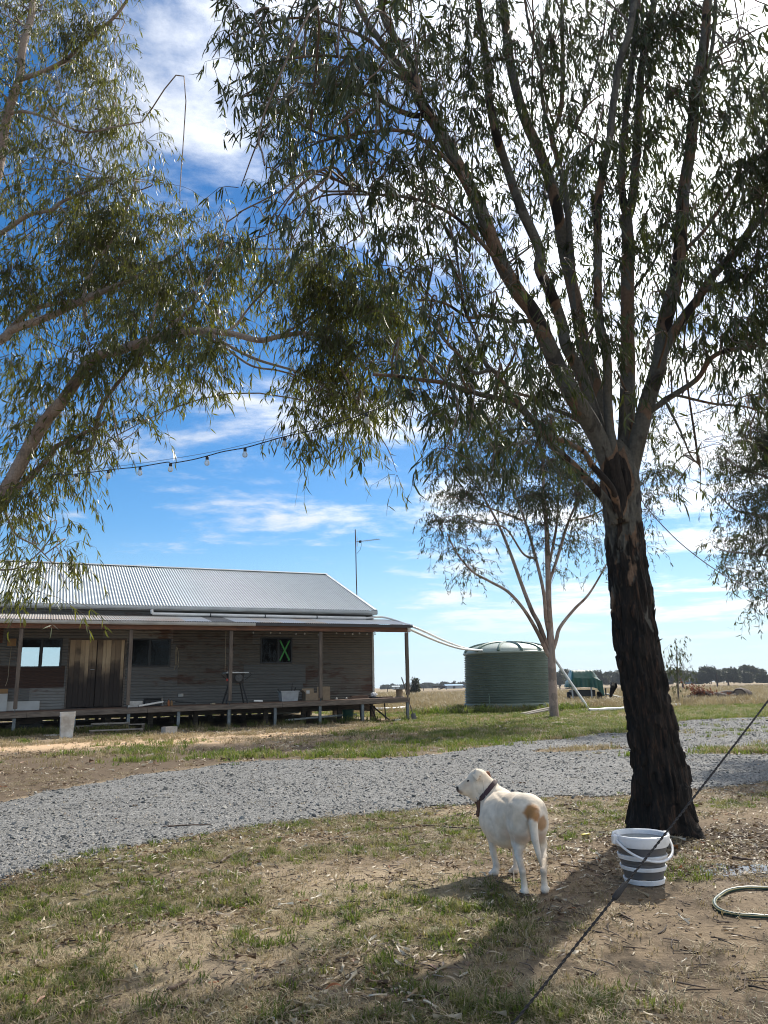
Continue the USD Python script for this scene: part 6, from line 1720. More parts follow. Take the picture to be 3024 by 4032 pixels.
for pts, Y, w, depth in (([(852, 640), (840, 740), (846, 850), (872, 960), (882, 1020)], 4.8, 0.012, 0.0075), ([(640, 780), (668, 870), (692, 950)], 5.1, 0.011, 0.005), ([(1045, 800), (1062, 890), (1075, 980)], 4.7, 0.008, 0.006), ([(690, 470), (745, 530), (800, 560)], 5.2, 0.012, 0.005), ([(880, 560), (940, 600), (1000, 590)], 4.9, 0.016, 0.004), ([(470, 380), (480, 450), (520, 500)], 5.2, 0.006, 0.003)):
    DVv = crease(pts, Y, w, depth)


def spot(c, r, soft):
    return 1 - smooth(np.linalg.norm(DVv - c, axis=1) + (meshkit.fbm(DVv * 30, 3, 5) - 0.5) * 0.03, r - soft, r + soft)


col = np.repeat([[0.66, 0.585, 0.49]], len(DVv), 0)
n1_ = meshkit.fbm(DVv * 7, 3, 2)[:, None]
col = col + (np.array([0.60, 0.475, 0.34]) - col) * smooth(n1_, 0.48, 0.72) * 0.6
def dye(mask, c, a=1.0):
    global col
    m = (mask * a)[:, None]
    col = col * (1 - m) + np.array(c) * m


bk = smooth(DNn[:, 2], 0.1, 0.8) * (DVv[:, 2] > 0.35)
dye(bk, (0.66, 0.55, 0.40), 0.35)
dye(spot(dg(1085, 690, 4.70), 0.047, 0.012), (0.33, 0.165, 0.06))
dye(spot(dg(1120, 740, 4.665), 0.038, 0.012), (0.30, 0.15, 0.055))
dye(spot(dg(1195, 800, 4.72), 0.042, 0.014), (0.38, 0.21, 0.095), 0.9)
dye(1 - smooth(np.linalg.norm(DVv - (f0 + f1 + f2) / 3, axis=1), 0.030, 0.046), (0.20, 0.085, 0.045))
dye(spot(JP['muz'][0] + (JP['muz'][0] - JP['stop'][0]) * 0.36 + [0, 0, 0.004], 0.021, 0.004), (0.02, 0.017, 0.016))
dye(spot(dg(305, 485, 5.23), 0.018, 0.012), (0.20, 0.13, 0.11), 0.8)
for p in np.linspace(mth[0], mth[2], 12):
    dye(1 - smooth(np.linalg.norm(DVv - p, axis=1), 0.004, 0.010), (0.03, 0.022, 0.02))
dye(spot(dg(375, 372, 5.22), 0.030, 0.022), (0.50, 0.37, 0.26), 0.6)
dye(1 - smooth(np.linalg.norm(DVv - dg(524, 297, 5.195), axis=1), 0.004, 0.009), (0.10, 0.05, 0.04))
dye(1 - smooth(np.abs(((DVv - e1) @ unit(e2 - e1))) + 9 * (np.linalg.norm(DVv - (e1 + e2) / 2, axis=1) > 0.05), 0.0, 0.001), (0.3, 0.2, 0.15), 0.3)
dye(1 - smooth(np.linalg.norm((DVv - dg(1000, 840, 4.72)) * [1, 1, 1], axis=1), 0.004, 0.010), (0.22, 0.17, 0.14))
for a, b in (('fl4', 'fl5'), ('fr4', 'fr5'), ('hl5', 'hl6'), ('hr5', 'hr6')):
    dye((1 - smooth(DVv[:, 2], 0.004, 0.02)) * (np.linalg.norm(DVv - JP[b][0], axis=1) < 0.07), (0.22, 0.17, 0.13), 0.8)
for k in ('hl3', 'hr3', 'fl3'):
    dye(spot(JP[k][0], 0.024, 0.012), (0.42, 0.34, 0.28), 0.6)
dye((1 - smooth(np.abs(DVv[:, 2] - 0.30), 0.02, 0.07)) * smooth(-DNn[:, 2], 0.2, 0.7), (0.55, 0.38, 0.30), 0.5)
look('dog_coat', {'a': ('attribute', {'attribute': 'coat'}), 'g': ('geometry', {}), 'n': ('noise_texture', {'scale': 170.0, 'detail': 3.0}), 'n2': ('noise_texture', {'scale': 25.0, 'detail': 4.0}), 'm': ('map_range', {'from_min': 0.3, 'from_max': 0.7, 'to_min': 0.84, 'to_max': 1.09}), 'hv': ('hsv', {}), 'b': ('bump', {'distance': 0.0025}),
    'p': ('principled_bsdf', {'roughness': 0.7, 'specular_ior_level': 0.25, 'sheen_weight': 0.12, 'sheen_roughness': 0.4})}, [('g.position', 'n.vector'), ('g.position', 'n2.vector'), ('n2.fac', 'm.value'), ('m.result', 'hv.value'), ('a.color', 'hv.color'), ('hv.color', 'p.base_color'), ('n.fac', 'b.height'), ('b.normal', 'p.normal')], 'p.BSDF')
plain('eye_black', (0.012, 0.009, 0.008), 0.12)
plain('collar_leather', (0.045, 0.016, 0.018), 0.5, var=0.3, scale=40)
plain('tag_dark', (0.025, 0.015, 0.022), 0.45)
plain('strap_brown', (0.10, 0.045, 0.025), 0.6)
T = thing('dog', 'white short-haired dog with a tan patch over its tail, standing and looking left', 'dog', (0, 0, 0))
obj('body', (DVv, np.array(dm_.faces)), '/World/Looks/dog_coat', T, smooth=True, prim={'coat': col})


def skin_point(o, d):
    """walk outwards from inside until the field turns positive"""
    t = 0.0
    for _ in range(200):
        q = o + d * t
        i = tuple(np.clip(((q - lo) / hstep).astype(int), 0, np.array(shape) - 1))
        if FLD[i] > 0:
            return q
        t += 0.0015
    return o + d * t


ey = dg(362, 342, 5.20)
inw = unit(JP['skull'][0] - ey)
q = skin_point(JP['stop'][0] * 0.5 + JP['skull'][0] * 0.5, unit(ey - (JP['stop'][0] * 0.5 + JP['skull'][0] * 0.5)))
s = trimesh.creation.icosphere(2, 0.0095)
obj('eye', (np.array(s.vertices) * [1.1, 0.8, 0.8] + q - unit(q - JP['skull'][0]) * 0.004, np.array(s.faces)), '/World/Looks/eye_black', T, True)
# collar fitted round the neck
c0 = dg(604, 452, 5.275); axd = unit(dg(745, 585, 5.24) - dg(480, 335, 5.27))
ra = unit(np.cross(axd, [0, 1, 0])); rb = np.cross(axd, ra)
ringo = []
for a in np.linspace(0, 2 * PI, 41):
    d = math.cos(a) * ra + math.sin(a) * rb
    ringo.append([skin_point(c0 + axd * o, d) + d * (0.004 if abs(o) > 0.012 else 0.006) for o in (-0.0145, -0.012, 0.0, 0.012, 0.0145)])
obj('collar', grid_mesh(np.array(ringo)), '/World/Looks/collar_leather', T, True)
cl = dg(505, 560, 5.20)
obj('buckle', MB().tube([dg(483, 520, 5.185), dg(510, 552, 5.185)], 0.0045, 6), '/World/Looks/galv', T)
obj('tag', MB().add(*grid_mesh(np.array([[dg(490 - 4 * math.sin(k), y, 5.205), dg(525 - 2 * math.sin(k * 2), y + 6, 5.215)] for k, y in enumerate((560, 590, 620, 650, 680))]))), '/World/Looks/tag_dark', T)
obj('strap', MB().tube(spline([dg(508, 560, 5.21), dg(512, 640, 5.21), dg(505, 690, 5.20), dg(500, 734, 5.20)], 5), [0.012] * 8 + [0.014] * 6 + [0.008] * 2, 6), '/World/Looks/strap_brown', T, True)

# ------------------------------------------------------------------ the bucket
BC = gnd(2538, 3474); BC[2] = height(BC[0], BC[1]) - 0.002
sc_ = np.linalg.norm(at(2536, 3300, BC[1]) - CAM) / FPX
RTOP, RBOT, BH = 95 * sc_, 63 * sc_, (3482 - 3290) * sc_ * 0.82
plain('bucket_white', (0.74, 0.75, 0.77), 0.38, scale=7.0, color2=(0.60, 0.585, 0.56), lo=0.3, hi=0.5)
plain('bucket_grey', (0.085, 0.085, 0.092), 0.55, scale=9.0, color2=(0.11, 0.10, 0.09))
look('dark_water', {'p': ('principled_bsdf', {'base_color': (0.03, 0.035, 0.035), 'roughness': 0.04, 'specular_ior_level': 0.6})}, [], 'p.BSDF')
T = thing('bucket', 'white and grey striped bucket of water with a white handle by the big trunk', 'bucket', BC, 0.15)
cuts = [0.0, 0.115, 0.285, 0.37, 0.50, 0.60, 0.76, 1.0]
rad = lambda s: RBOT + (RTOP * 0.965 - RBOT) * s ** 0.9
for k in range(7):
    a, b = cuts[k], cuts[k + 1]
    wht = k % 2 == 0
    o = 0.004 if wht else -0.004
    ra_, rb_ = rad(a) + o, rad(b) + o
    z0, z1 = a * BH + 0.0008, b * BH - 0.0008
    if k == 6:
        pr = [(ra_, z0), (rb_, z1 - 0.045), (rb_ + 0.002, z1 - 0.022), (RTOP, z1 - 0.02), (RTOP + 0.003, z1 - 0.010), (RTOP, z1 - 0.001), (RTOP - 0.006, z1 + 0.001), (RTOP - 0.012, z1 - 0.003), (rb_ - 0.014, z1 - 0.02), (ra_ - 0.012, z0)]
    elif wht:
        pr = [(ra_ - 0.010, z0), (ra_ - 0.001, z0), (ra_ + 0.001, z0 + 0.003), (rb_ + 0.001, z1 - 0.003), (rb_ - 0.001, z1), (rb_ - 0.010, z1)]
        if k == 0:
            pr = [(0, 0.004), (ra_ - 0.012, 0.002)] + [(ra_ - 0.006, 0.0)] + pr[2:]
    else:
        m = (z0 + z1) / 2
        pr = [(ra_ - 0.004, z0), (ra_, z0 + 0.002), ((ra_ * 0.6 + rb_ * 0.4) - 0.003, z0 + (z1 - z0) * .4), ((ra_ * 0.45 + rb_ * 0.55) + 0.002, z0 + (z1 - z0) * .6), (rb_, z1 - 0.002), (rb_ - 0.004, z1)]
    nm = 'rim' if k == 6 else ('base_ring' if k == 0 else ('white_band' if wht else 'grey_band'))
    obj(nm, lathe(pr, 72), '/World/Looks/bucket_white' if wht else '/World/Looks/bucket_grey', T, 40)
wl = 0.90
obj('inner_wall', lathe([(rad(0.55) - 0.012, BH * 0.55), (rad(wl) - 0.014, BH * wl), (rad(0.99) - 0.016, BH * 0.985)], 72)[0:2], '/World/Looks/bucket_white', T, True)
v_, q_ = lathe([(0.001, BH * 0.90), (rad(0.9) - 0.013, BH * 0.90)], 48)
obj('water', (v_, q_), '/World/Looks/dark_water', T)
# bail handle hanging down the front
pv = [np.array([s * (RTOP + 0.008), 0.0, BH * 0.90]) for s in (-1, 1)]
bail = []
for th in np.linspace(0, PI, 25):
    x = -math.cos(th) * (RTOP + 0.010); dz = math.sin(th)
    bail.append([x, -math.sin(th) * (RTOP + 0.012) * 0.985, BH * 0.93 - dz * BH * 0.40])
RZ = lambda p, a: np.stack([p[:, 0] * math.cos(a) - p[:, 1] * math.sin(a), p[:, 0] * math.sin(a) + p[:, 1] * math.cos(a), p[:, 2]], 1)
bail = RZ(np.array(bail), 0.12)
obj('handle', MB().tube(bail, 0.0075, 10), '/World/Looks/bucket_white', T, True)
for s in (0, -1):
    e = bail[s]
    obj('bracket', MB().box(e - [0.016, 0.016, 0.03], e + [0.016, 0.016, 0.018], bev=0.004), '/World/Looks/bucket_white', T)
obj('inner_slot', MB().box((RTOP * 0.86, -0.055, BH * 0.70), (RTOP * 0.93, -0.02, BH * 0.86)), '/World/Looks/bucket_grey', T)

# ------------------------------------------------------------------ hose, guy rope, strings of lights, wire
plain('hose_green', (0.018, 0.055, 0.045), 0.4, var=0.3, scale=12)
plain('hose_stripe', (0.42, 0.36, 0.16), 0.45)
HP = [(3420, 3500), (3200, 3470), (3024, 3486), (2920, 3491), (2862, 3503), (2818, 3530), (2813, 3551), (2842, 3573), (2908, 3587), (3024, 3594), (3200, 3590), (3400, 3570)]
hr = 0.0105
hc = spline(np.array([gnd(x, y, 0.016) for x, y in HP]), 8)
hc[:, 2] = height(hc[:, 0], hc[:, 1]) + 0.012
T = thing('garden_hose', 'dark green garden hose with a thin yellow stripe looping on the bare dirt', 'hose', (0, 0, 0))
obj('hose', MB().tube(hc, hr, 12), '/World/Looks/hose_green', T, True)
tan_ = unit(np.gradient(hc, axis=0)); sid = unit(np.cross(tan_, [0, 0, 1.0]))
for a in (0.35, PI - 0.35):
    obj('stripe', MB().tube(hc + (sid * math.cos(a) + np.array([0, 0, 1.0]) * math.sin(a)) * hr * 0.86, 0.0026, 5), '/World/Looks/hose_stripe', T, True)
plain('rope_black', (0.012, 0.011, 0.013), 0.75, var=0.3, scale=60)
GA, GB = at(1860, 4230, 1.66), at(3240, 2472, 2.80)
T = thing('guy_rope', 'taut black guy rope with a slider crossing before the bucket and trunk', 'rope', (0, 0, 0))
ln = np.linspace(0, 1, 260)[:, None]
base = GA + (GB - GA) * ln - np.array([0, 0, 0.012]) * np.sin(PI * ln)
dr = unit(GB - GA); n_a = unit(np.cross(dr, [0, 0, 1])); n_b = np.cross(dr, n_a)
for s in (0, PI):
    ph = ln * np.linalg.norm(GB - GA) * 2 * PI / 0.035 + s
    obj('strand', MB().tube(base + (np.cos(ph) * n_a + np.sin(ph) * n_b) * 0.0016, 0.0019, 5), '/World/Looks/rope_black', T, True)
k_ = np.argmin(np.abs(np.array([((p - CAM) @ RT) / ((p - CAM) @ FW) * FPX + 1512 for p in base]) - 2446))
kp = base[k_]
obj('slider', MB().tube([kp - dr * 0.035, kp - dr * 0.03, kp - dr * 0.012, kp + dr * 0.006, kp + dr * 0.022, kp + dr * 0.028], [0.003, 0.0065, 0.0075, 0.006, 0.0065, 0.003], 10), '/World/Looks/rope_black', T, True)

SL = [(200, 1868), (250, 1870), (301, 1866), (425, 1852), (458, 1847), (548, 1838), (657, 1820), (675, 1824), (753, 1811), (814, 1796), (880, 1778), (964, 1763), (1040, 1742), (1118, 1720), (1280, 1682), (1442, 1626), (1540, 1592), (1610, 1565), (1700, 1530)]
SLd = lambda x: 9.2 - 2.6 * (x / 1700)
cab = spline(np.array([at(x, y, SLd(x)) for x, y in SL]), 5)
WL = [(200, 1866), (420, 1842), (800, 1786), (1118, 1712), (1442, 1618), (1700, 1526)]
wire = spline(np.array([at(x, y, SLd(x)) for x, y in WL]), 6)
BL = [(302, 1866), (427, 1852), (552, 1838), (672, 1823), (816, 1797), (965, 1764), (1120, 1721), (1443, 1627), (1612, 1565)]
lights('festoon_lights', 'string of clear round bulbs strung between the two big gums against the sky', cab, [at(x, y, SLd(x)) for x, y in BL], 0.0055, 0.056, 0.0, wire, 0.0025)
WP = [(2520, 1960), (2553, 2006), (2616, 2077), (2690, 2148), (2800, 2232), (2900, 2290), (3024, 2345), (3300, 2430)]
o = obj('tie_wire', MB().tube(spline(np.array([at(x, y, 6.5 + 0.002 * (x - 2520)) for x, y in WP]), 6), 0.0045, 6), '/World/Looks/wire_grey', None, True, 'thin slack wire running from the big trunk down to the right edge', 'wire')

# a lone sprig with big leaves hanging below the middle of the canopy
T = thing('hanging_sprig', 'lone drooping twig with a few large dark leaves hanging clear against the sky', 'twig', (0, 0, 0))
YS = 6.0
st = spline(np.array([at(1415, 1735, YS), at(1420, 1770, YS), at(1418, 1800, YS), at(1432, 1822, YS), at(1437, 1838, YS)]), 5)
obj('stem', MB().tube(st, 0.004, 5), '/World/Looks/twig', T)
gs = np.random.default_rng(4)
for (a, b, w) in (((1412, 1762), (1380, 1790), 0.016), ((1416, 1795), (1402, 1832), 0.03), ((1420, 1805), (1418, 1880), 0.03), ((1424, 1812), (1404, 1860), 0.022), ((1426, 1835), (1420, 1850), 0.012), ((1438, 1838), (1440, 1876), 0.018), ((1412, 1800), (1394, 1824), 0.018)):
    p, q = at(*a, YS), at(*b, YS + 0.03)
    obj('leaf', leaves(p[None], (q - p)[None], np.array([np.linalg.norm(q - p)]), np.array([w]), gs, 0.15), '/World/Looks/gum_leaf', T)

# ------------------------------------------------------------------ far country: fences, shed, trees
FP = [((2205, 2720), (2205, 2698), 'rusty fence post just right of the slim tree trunk'), ((2420, 2724), (2420, 2697), 'fence post between trailer and the big trunk'), ((2691, 2721), (2691, 2685), 'fence post just right of the sapling'), ((1930, 2757), (1928, 2694), 'dark steel fence post standing just left of the tank'),
      ((1647, 2722), (1647, 2708), 'fence post by the lone bare tree'), ((1702, 2718), (1702, 2701), 'left gate post of the far paddock gate'), ((1727, 2716), (1727, 2702), 'middle post of the far paddock gate'), ((1758, 2716), (1758, 2701), 'right post of the far paddock gate'), ((1668, 2720), (1668, 2707), 'fence post between the bare tree and the gate'), ((1526, 2726), (1526, 2708), 'fence post seen through the verandah end'), ((1576, 2723), (1576, 2707), 'fence post left of the end verandah post'), ((2824, 2690), (2824, 2650), 'tall far power pole in front of the treeline'), ((2868, 2692), (2868, 2676), 'far post below the treeline')]
plain('post_dark', (0.07, 0.06, 0.055), 0.8, var=0.3)
for (a, b, lb) in FP:
    p = gnd(*a) if a[1] > 2712 else at(a[0], a[1], 120.0)
    p = p.copy(); p[2] = 0
    top = at(b[0], b[1], p[1]); r = 0.05 if p[1] < 80 else 0.10
    T = thing('fence_post', lb, 'post', p)
    obj('post_body', MB().box((-r, -r, -0.1), (r, r, top[2]), bev=r * 0.2), '/World/Looks/post_dark', T)
p0, p1 = at(1704, 2712, 120.0), at(1757, 2703, 120.0)
T = thing('paddock_gate', 'far timber gate with one slanting rail between the gate posts', 'gate', (0, 0, 0))
obj('rail', MB().tube([at(1704, 2704, 119.8), at(1757, 2704, 119.8)], 0.09, 5), '/World/Looks/post_dark', T)
obj('brace', MB().tube([at(1730, 2714, 119.7), at(1757, 2704, 119.7)], 0.09, 5), '/World/Looks/post_dark', T)
plain('blue_roof', (0.22, 0.38, 0.55), 0.5, var=0.2)
plain('far_wall', (0.35, 0.36, 0.36), 0.7)


def far_shed(label, x0, x1, yt, ym, Y, roof):
    a, b = at(x0, ym, Y), at(x1, ym, Y); zt = at((x0 + x1) / 2, yt, Y)[2]; zm = at((x0 + x1) / 2, ym, Y)[2]
    T = thing('far_shed', label, 'shed', (a[0], Y, 0))
    L = b[0] - a[0]
    obj('wall', MB().box((0, 0, 0), (L, 14, max(zm, 1.5))), '/World/Looks/far_wall', T)
    P = np.array([(-0.5, -0.6, zm), (L + 0.5, -0.6, zm), (L + 0.5, 14.6, zm), (-0.5, 14.6, zm), (-0.5, 7, zt), (L + 0.5, 7, zt)]); h_ = trimesh.convex.convex_hull(P + [0, 0, 0.02])
    obj('roof', (np.array(h_.vertices), np.array(h_.faces)), roof, T)
    obj('door', MB().box((L * 0.4, -0.05, 0), (L * 0.55, -0.01, max(zm, 1.5) * 0.8)), '/World/Looks/post_dark', T)


far_shed('far low shed with a blue roof, seen just left of the tank', 1757, 1822, 2694, 2699, 420.0, '/World/Looks/blue_roof')
far_shed('far pale farm shed under trees, seen right of the house wall', 1546, 1572, 2700, 2704, 480.0, '/World/Looks/gutter_grey')
far_shed('tiny white shed below the treeline, right of the sapling', 2736, 2744, 2676, 2681, 400.0, '/World/Looks/dirty_white')

gf = np.random.default_rng(91)


def far_tree(label, px, pyt, w, Y, mat='far_leaf', dens=1.0, group=None, name='far_tree', lobes=None, leaf=0.55):
    """trunk with a few limbs, and a crown of leaf clumps gathered in uneven lobes"""
    w *= 1.55
    b = at(px, 2690, Y); b[2] = -0.2
    top = at(px, pyt, Y)[2]; W = w * np.linalg.norm(at(px, pyt, Y) - CAM) / FPX
    T = thing(name, label, 'tree', b * [1, 1, 0], group=group)
    Hh = top
    tk = MB(); ce = []
    n = lobes or max(7, int(W / 1.0))
    for k in range(n):
        a = gf.uniform(0, 2 * PI); rr = W * 0.36 * gf.uniform(0.2, 1.0)
        z = Hh * gf.uniform(0.30, 0.86) * (1 - 0.15 * rr / W)
        ce.append((rr * math.cos(a), rr * math.sin(a) * 0.8, z, W * gf.uniform(0.13, 0.22)))
    ce.append((0, 0, Hh - W * 0.14, W * 0.16))
    tr_ = [(0, 0, -0.2), (W * 0.02, 0, Hh * 0.25), (0, 0, Hh * 0.5), (0, 0, Hh * 0.8)]
    tk.tube(spline(tr_, 4), np.linspace(max(0.05, Hh * 0.032), Hh * 0.008, 13), 6)
    for c in ce[:8]:
        tk.tube(spline([(0, 0, Hh * gf.uniform(0.15, 0.35)), (c[0] * 0.5, c[1] * 0.5, c[2] * 0.62), (c[0], c[1], c[2])], 3), np.linspace(Hh * 0.018, Hh * 0.005, 7), 4)
    obj('trunk', tk, '/World/Looks/far_bark', T, True)
    bs = []
    for c in ce:
        m = int(150 * dens * (c[3] / leaf) ** 1.6)
        d = unit(gf.normal(0, 1, (m, 3))) * gf.uniform(0.35, 1.0, (m, 1)) ** 0.6
        bs.append(np.array(c[:3]) + d * c[3] * [1.15, 1.15, 0.72])
    bs = np.vstack(bs); m = len(bs)
    dr = gf.normal(0, 1, (m, 3)) + [0, 0, -0.5]
    obj('crown', leaves(bs, dr, leaf * gf.uniform(0.6, 1.3, m), leaf * 0.42 * gf.uniform(0.6, 1.3, m), gf, 0.1), f'/World/Looks/{mat}', T, kind='stuff')
    return T


# the two clumps on the right horizon, the line behind the trailer, the far line left of the tank
for k, (x, yt, w, lb) in enumerate([(2800, 2628, 66, 'tall broad dark tree at the left of the right-hand horizon clump'), (2765, 2652, 44, 'smaller dark tree at the foot of the clump left end'), (2850, 2634, 48, 'middle dark tree of the right-hand horizon clump'), (2890, 2626, 52, 'dark open-topped tree right of the middle of the horizon clump'), (2928, 2640, 50, 'low dark tree between the open-topped and the tallest one'), (2962, 2622, 70, 'largest rounded dark tree at the right of the horizon clump'), (3012, 2655, 50, 'hazy tree at the right edge of the horizon')]):
    far_tree(lb, x, yt, w, 330.0 + 18 * (k % 3), dens=1.3, leaf=1.0)
ORD = 'first second third fourth fifth sixth seventh eighth ninth tenth eleventh twelfth thirteenth'.split()
for k, (x, yt, w) in enumerate(sorted([(2622, 2645, 60), (2668, 2640, 58), (2712, 2638, 56), (2745, 2664, 40), (2560, 2646, 56), (2500, 2648, 60), (2455, 2640, 56), (2408, 2650, 60), (2360, 2646, 62), (2318, 2652, 56), (2268, 2648, 60), (2222, 2640, 66), (2196, 2650, 48)])):
    far_tree(f'dark gum in the far treeline behind trailer and sapling, {ORD[k]} from the left', x, yt, w, 370.0 + 22 * (k % 3), dens=1.2, group='trees in the line far behind the trailer', leaf=1.1)
for k, (x, yt, w) in enumerate(sorted([(1508, 2698, 20), (1528, 2697, 22), (1550, 2692, 24), (1578, 2696, 26), (1602, 2690, 28), (1665, 2693, 30), (1690, 2690, 30), (1716, 2694, 26), (1740, 2688, 32), (1770, 2692, 28), (1796, 2694, 28), (1818, 2690, 30), (1640, 2695, 26)])):
    far_tree(f'small hazy horizon tree between shed and tank, {ORD[k]} from the left', x, yt, w, 620.0 + 40 * (k % 3), dens=1.0, group='trees on the horizon between shed and tank', leaf=1.3)
far_tree('lone thin-leaved small tree in the paddock right of the end post', 1632, 2668, 34, 105.0, dens=0.55, name='paddock_tree', leaf=0.34, lobes=9)
far_tree('tiny lone tree on the horizon above the blue-roofed shed', 1790, 2682, 12, 480.0, name='paddock_tree', leaf=0.9)

# the sapling
T = thing('sapling', 'slim young gum with sparse hanging leaves right of the big trunk', 'tree', (0, 0, 0))
CS = Crown(12)
YSp = gnd(2674, 2772)[1]
cv = spline(np.array([at(2675, 2778, YSp), at(2674, 2772, YSp), at(2670, 2720, YSp), at(2670, 2660, YSp), at(2665, 2600, YSp), at(2660, 2520, YSp)]), 6)
obj('trunk', wood(cv, 0.055, 0.012, 8, 0.05, 1), '/World/Looks/far_bark', T, True)
CS.limb(cv)
for k, pts in enumerate([[(2670, 2700), (2640, 2650), (2620, 2600)], [(2670, 2680), (2700, 2640), (2722, 2620)], [(2667, 2640), (2640, 2590), (2630, 2555)], [(2668, 2660), (2690, 2600), (2695, 2570)]]):
    c = limb_curve(pts, YSp, YSp + (0.4 if k % 2 else -0.4), 0.05, 600 + k, 5); CS.limb(c)
    obj('limb', wood(c, 0.02, 0.006, 6, 0.05, k), '/World/Looks/far_bark', T, True)
CS.ready()
CS.fill(['00130', '02310', '13530', '25531', '24532', '25433', '12323', '13200', '01101'], 2600, 2500, 26, 0.17, 0.036, 0.35, per=8, span=0.4, amount=1.6, twig_r=0.006)
obj('twig', CS.twig_mesh(), '/World/Looks/twig', T, kind='stuff')
obj('crown', CS.leaf_mesh(), '/World/Looks/gum_leaf', T, kind='stuff')
# ------------------------------------------------------------------ grass, litter, sticks
def blade_tuft(seed, n, h, w, spread, lean):
    g = np.random.default_rng(seed)
    a = g.uniform(0, 2 * PI, n); r = spread * np.sqrt(g.uniform(0, 1, n))
    b = np.stack([r * np.cos(a), r * np.sin(a), 0 * a - 0.004], 1)
    hh = h * g.uniform(0.45, 1.25, n); ln = np.abs(g.normal(lean, 0.25, n)); az = a + g.normal(0, 1.0, n)
    o = np.stack([np.cos(az), np.sin(az), 0 * az], 1); s = np.stack([-np.sin(az), np.cos(az), 0 * az], 1)
    W = w * g.uniform(0.6, 1.3, n)[:, None] / 2
    up = np.array([0, 0, 1.0])
    m = b + o * (hh * ln * 0.35)[:, None] + up * (hh * 0.6)[:, None]; t = b + o * (hh * ln)[:, None] + up * (hh * (1 - 0.25 * np.minimum(ln, 1)))[:, None]
    v = np.stack([b - s * W, b + s * W, m - s * W * 0.8, m + s * W * 0.8, t], 1).reshape(-1, 3)
    k = np.arange(n)[:, None] * 5
    return v, np.concatenate([k + [0, 1, 3], k + [0, 3, 2], k + [2, 3, 4]], 0)


def bladem(name, ramp, trans, tw):
    return look(name, {'o': ('object_info', {}), 'g': ('geometry', {}), 'a': ('math', {'math_type': 'add'}), 'f': ('math', {'math_type': 'fraction'}), 'r': ('rgb_ramp', {'ramp': ramp}), 'tr': ('rgb_ramp', {'ramp': trans}),
        'p': ('principled_bsdf', {'roughness': 0.6, 'specular_ior_level': 0.3}), 't': ('translucent_bsdf', {}), 'm': ('mix_closure', {'fac': tw})},
        [('o.random', 'a.value1'), ('g.random_per_island', 'a.value2'), ('a.value', 'f.value1'), ('f.value', 'r.fac'), ('f.value', 'tr.fac'), ('r.color', 'p.base_color'), ('tr.color', 't.color'), ('p.BSDF', 'm.closure1'), ('t.BSDF', 'm.closure2')], 'm.closure')


bladem('green_blade', [(0, (0.060, 0.078, 0.020)), (0.4, (0.092, 0.105, 0.030)), (0.65, (0.16, 0.15, 0.055)), (1, (0.32, 0.26, 0.14))], [(0, (0.12, 0.20, 0.02)), (0.7, (0.2, 0.26, 0.04)), (1, (0.32, 0.28, 0.1))], 0.4)
bladem('straw_blade', [(0, (0.24, 0.19, 0.105)), (0.5, (0.34, 0.275, 0.16)), (1, (0.44, 0.37, 0.24))], [(0, (0.3, 0.24, 0.12)), (1, (0.44, 0.36, 0.2))], 0.25)
g = np.random.default_rng(33)


def place(n, ylo, yhi, dens, power=1.6, wide=0.60):
    y = ylo + (yhi - ylo) * g.uniform(0, 1, n) ** power
    x = g.uniform(-1, 1, n) * (wide * y + 0.8)
    ok = g.uniform(0, 1, n) < dens(x, y)
    return x[ok], y[ok]


def off_shed(x, y):
    d = np.stack([x, y], -1) - SB[:2]
    u, v = d @ SD[:2], d @ SV[:2]
    return ~((u > UL) & (u < 0.1) & (v > 0.25) & (v < DV_ + GW))


def scatter(name, protos, x, y, sc, label, tilt=0.1, lift=0.0, cat=None):
    n = len(x)
    instancer(name, protos, np.stack([x, y, height(x, y) + lift], 1), rand_quats(n, True, tilt, g), sc, g.integers(0, len(protos), n), label, cat)


# green tufts
near_g = [(blade_tuft(k, 18, 0.028, 0.0036, 0.04, 0.9), '/World/Looks/green_blade', False) for k in range(5)] + [(blade_tuft(10 + k, 26, 0.046, 0.0042, 0.035, 0.75), '/World/Looks/green_blade', False) for k in range(2)]
x, y = place(46000, 2.5, 13, lambda x, y: 0.85 * greenness(x, y) * (1 - 0.93 * on_drive(x, y)) * (0.25 + smooth(fb(x, y, 5.0, 2, 44), 0.40, 0.62)), 1.5)
scatter('grass', near_g, x, y, g.uniform(0.55, 1.45, len(x)), 'short patchy green grass over the dirt around the dog', cat='grass')
mid_g = [(blade_tuft(20 + k, 26, 0.075, 0.010, 0.09, 0.6), '/World/Looks/green_blade', False) for k in range(5)]
x, y = place(60000, 12, 46, lambda x, y: greenness(x, y) * (1 - 0.95 * on_drive(x, y)) * off_shed(x, y) * (0.3 + smooth(fb(x, y, 1.6, 2, 45), 0.4, 0.62)), 1.2, 0.62)
scatter('grass', mid_g, x, y, g.uniform(0.6, 1.7, len(x)), 'green grass along the far verge and about the tank', cat='grass')
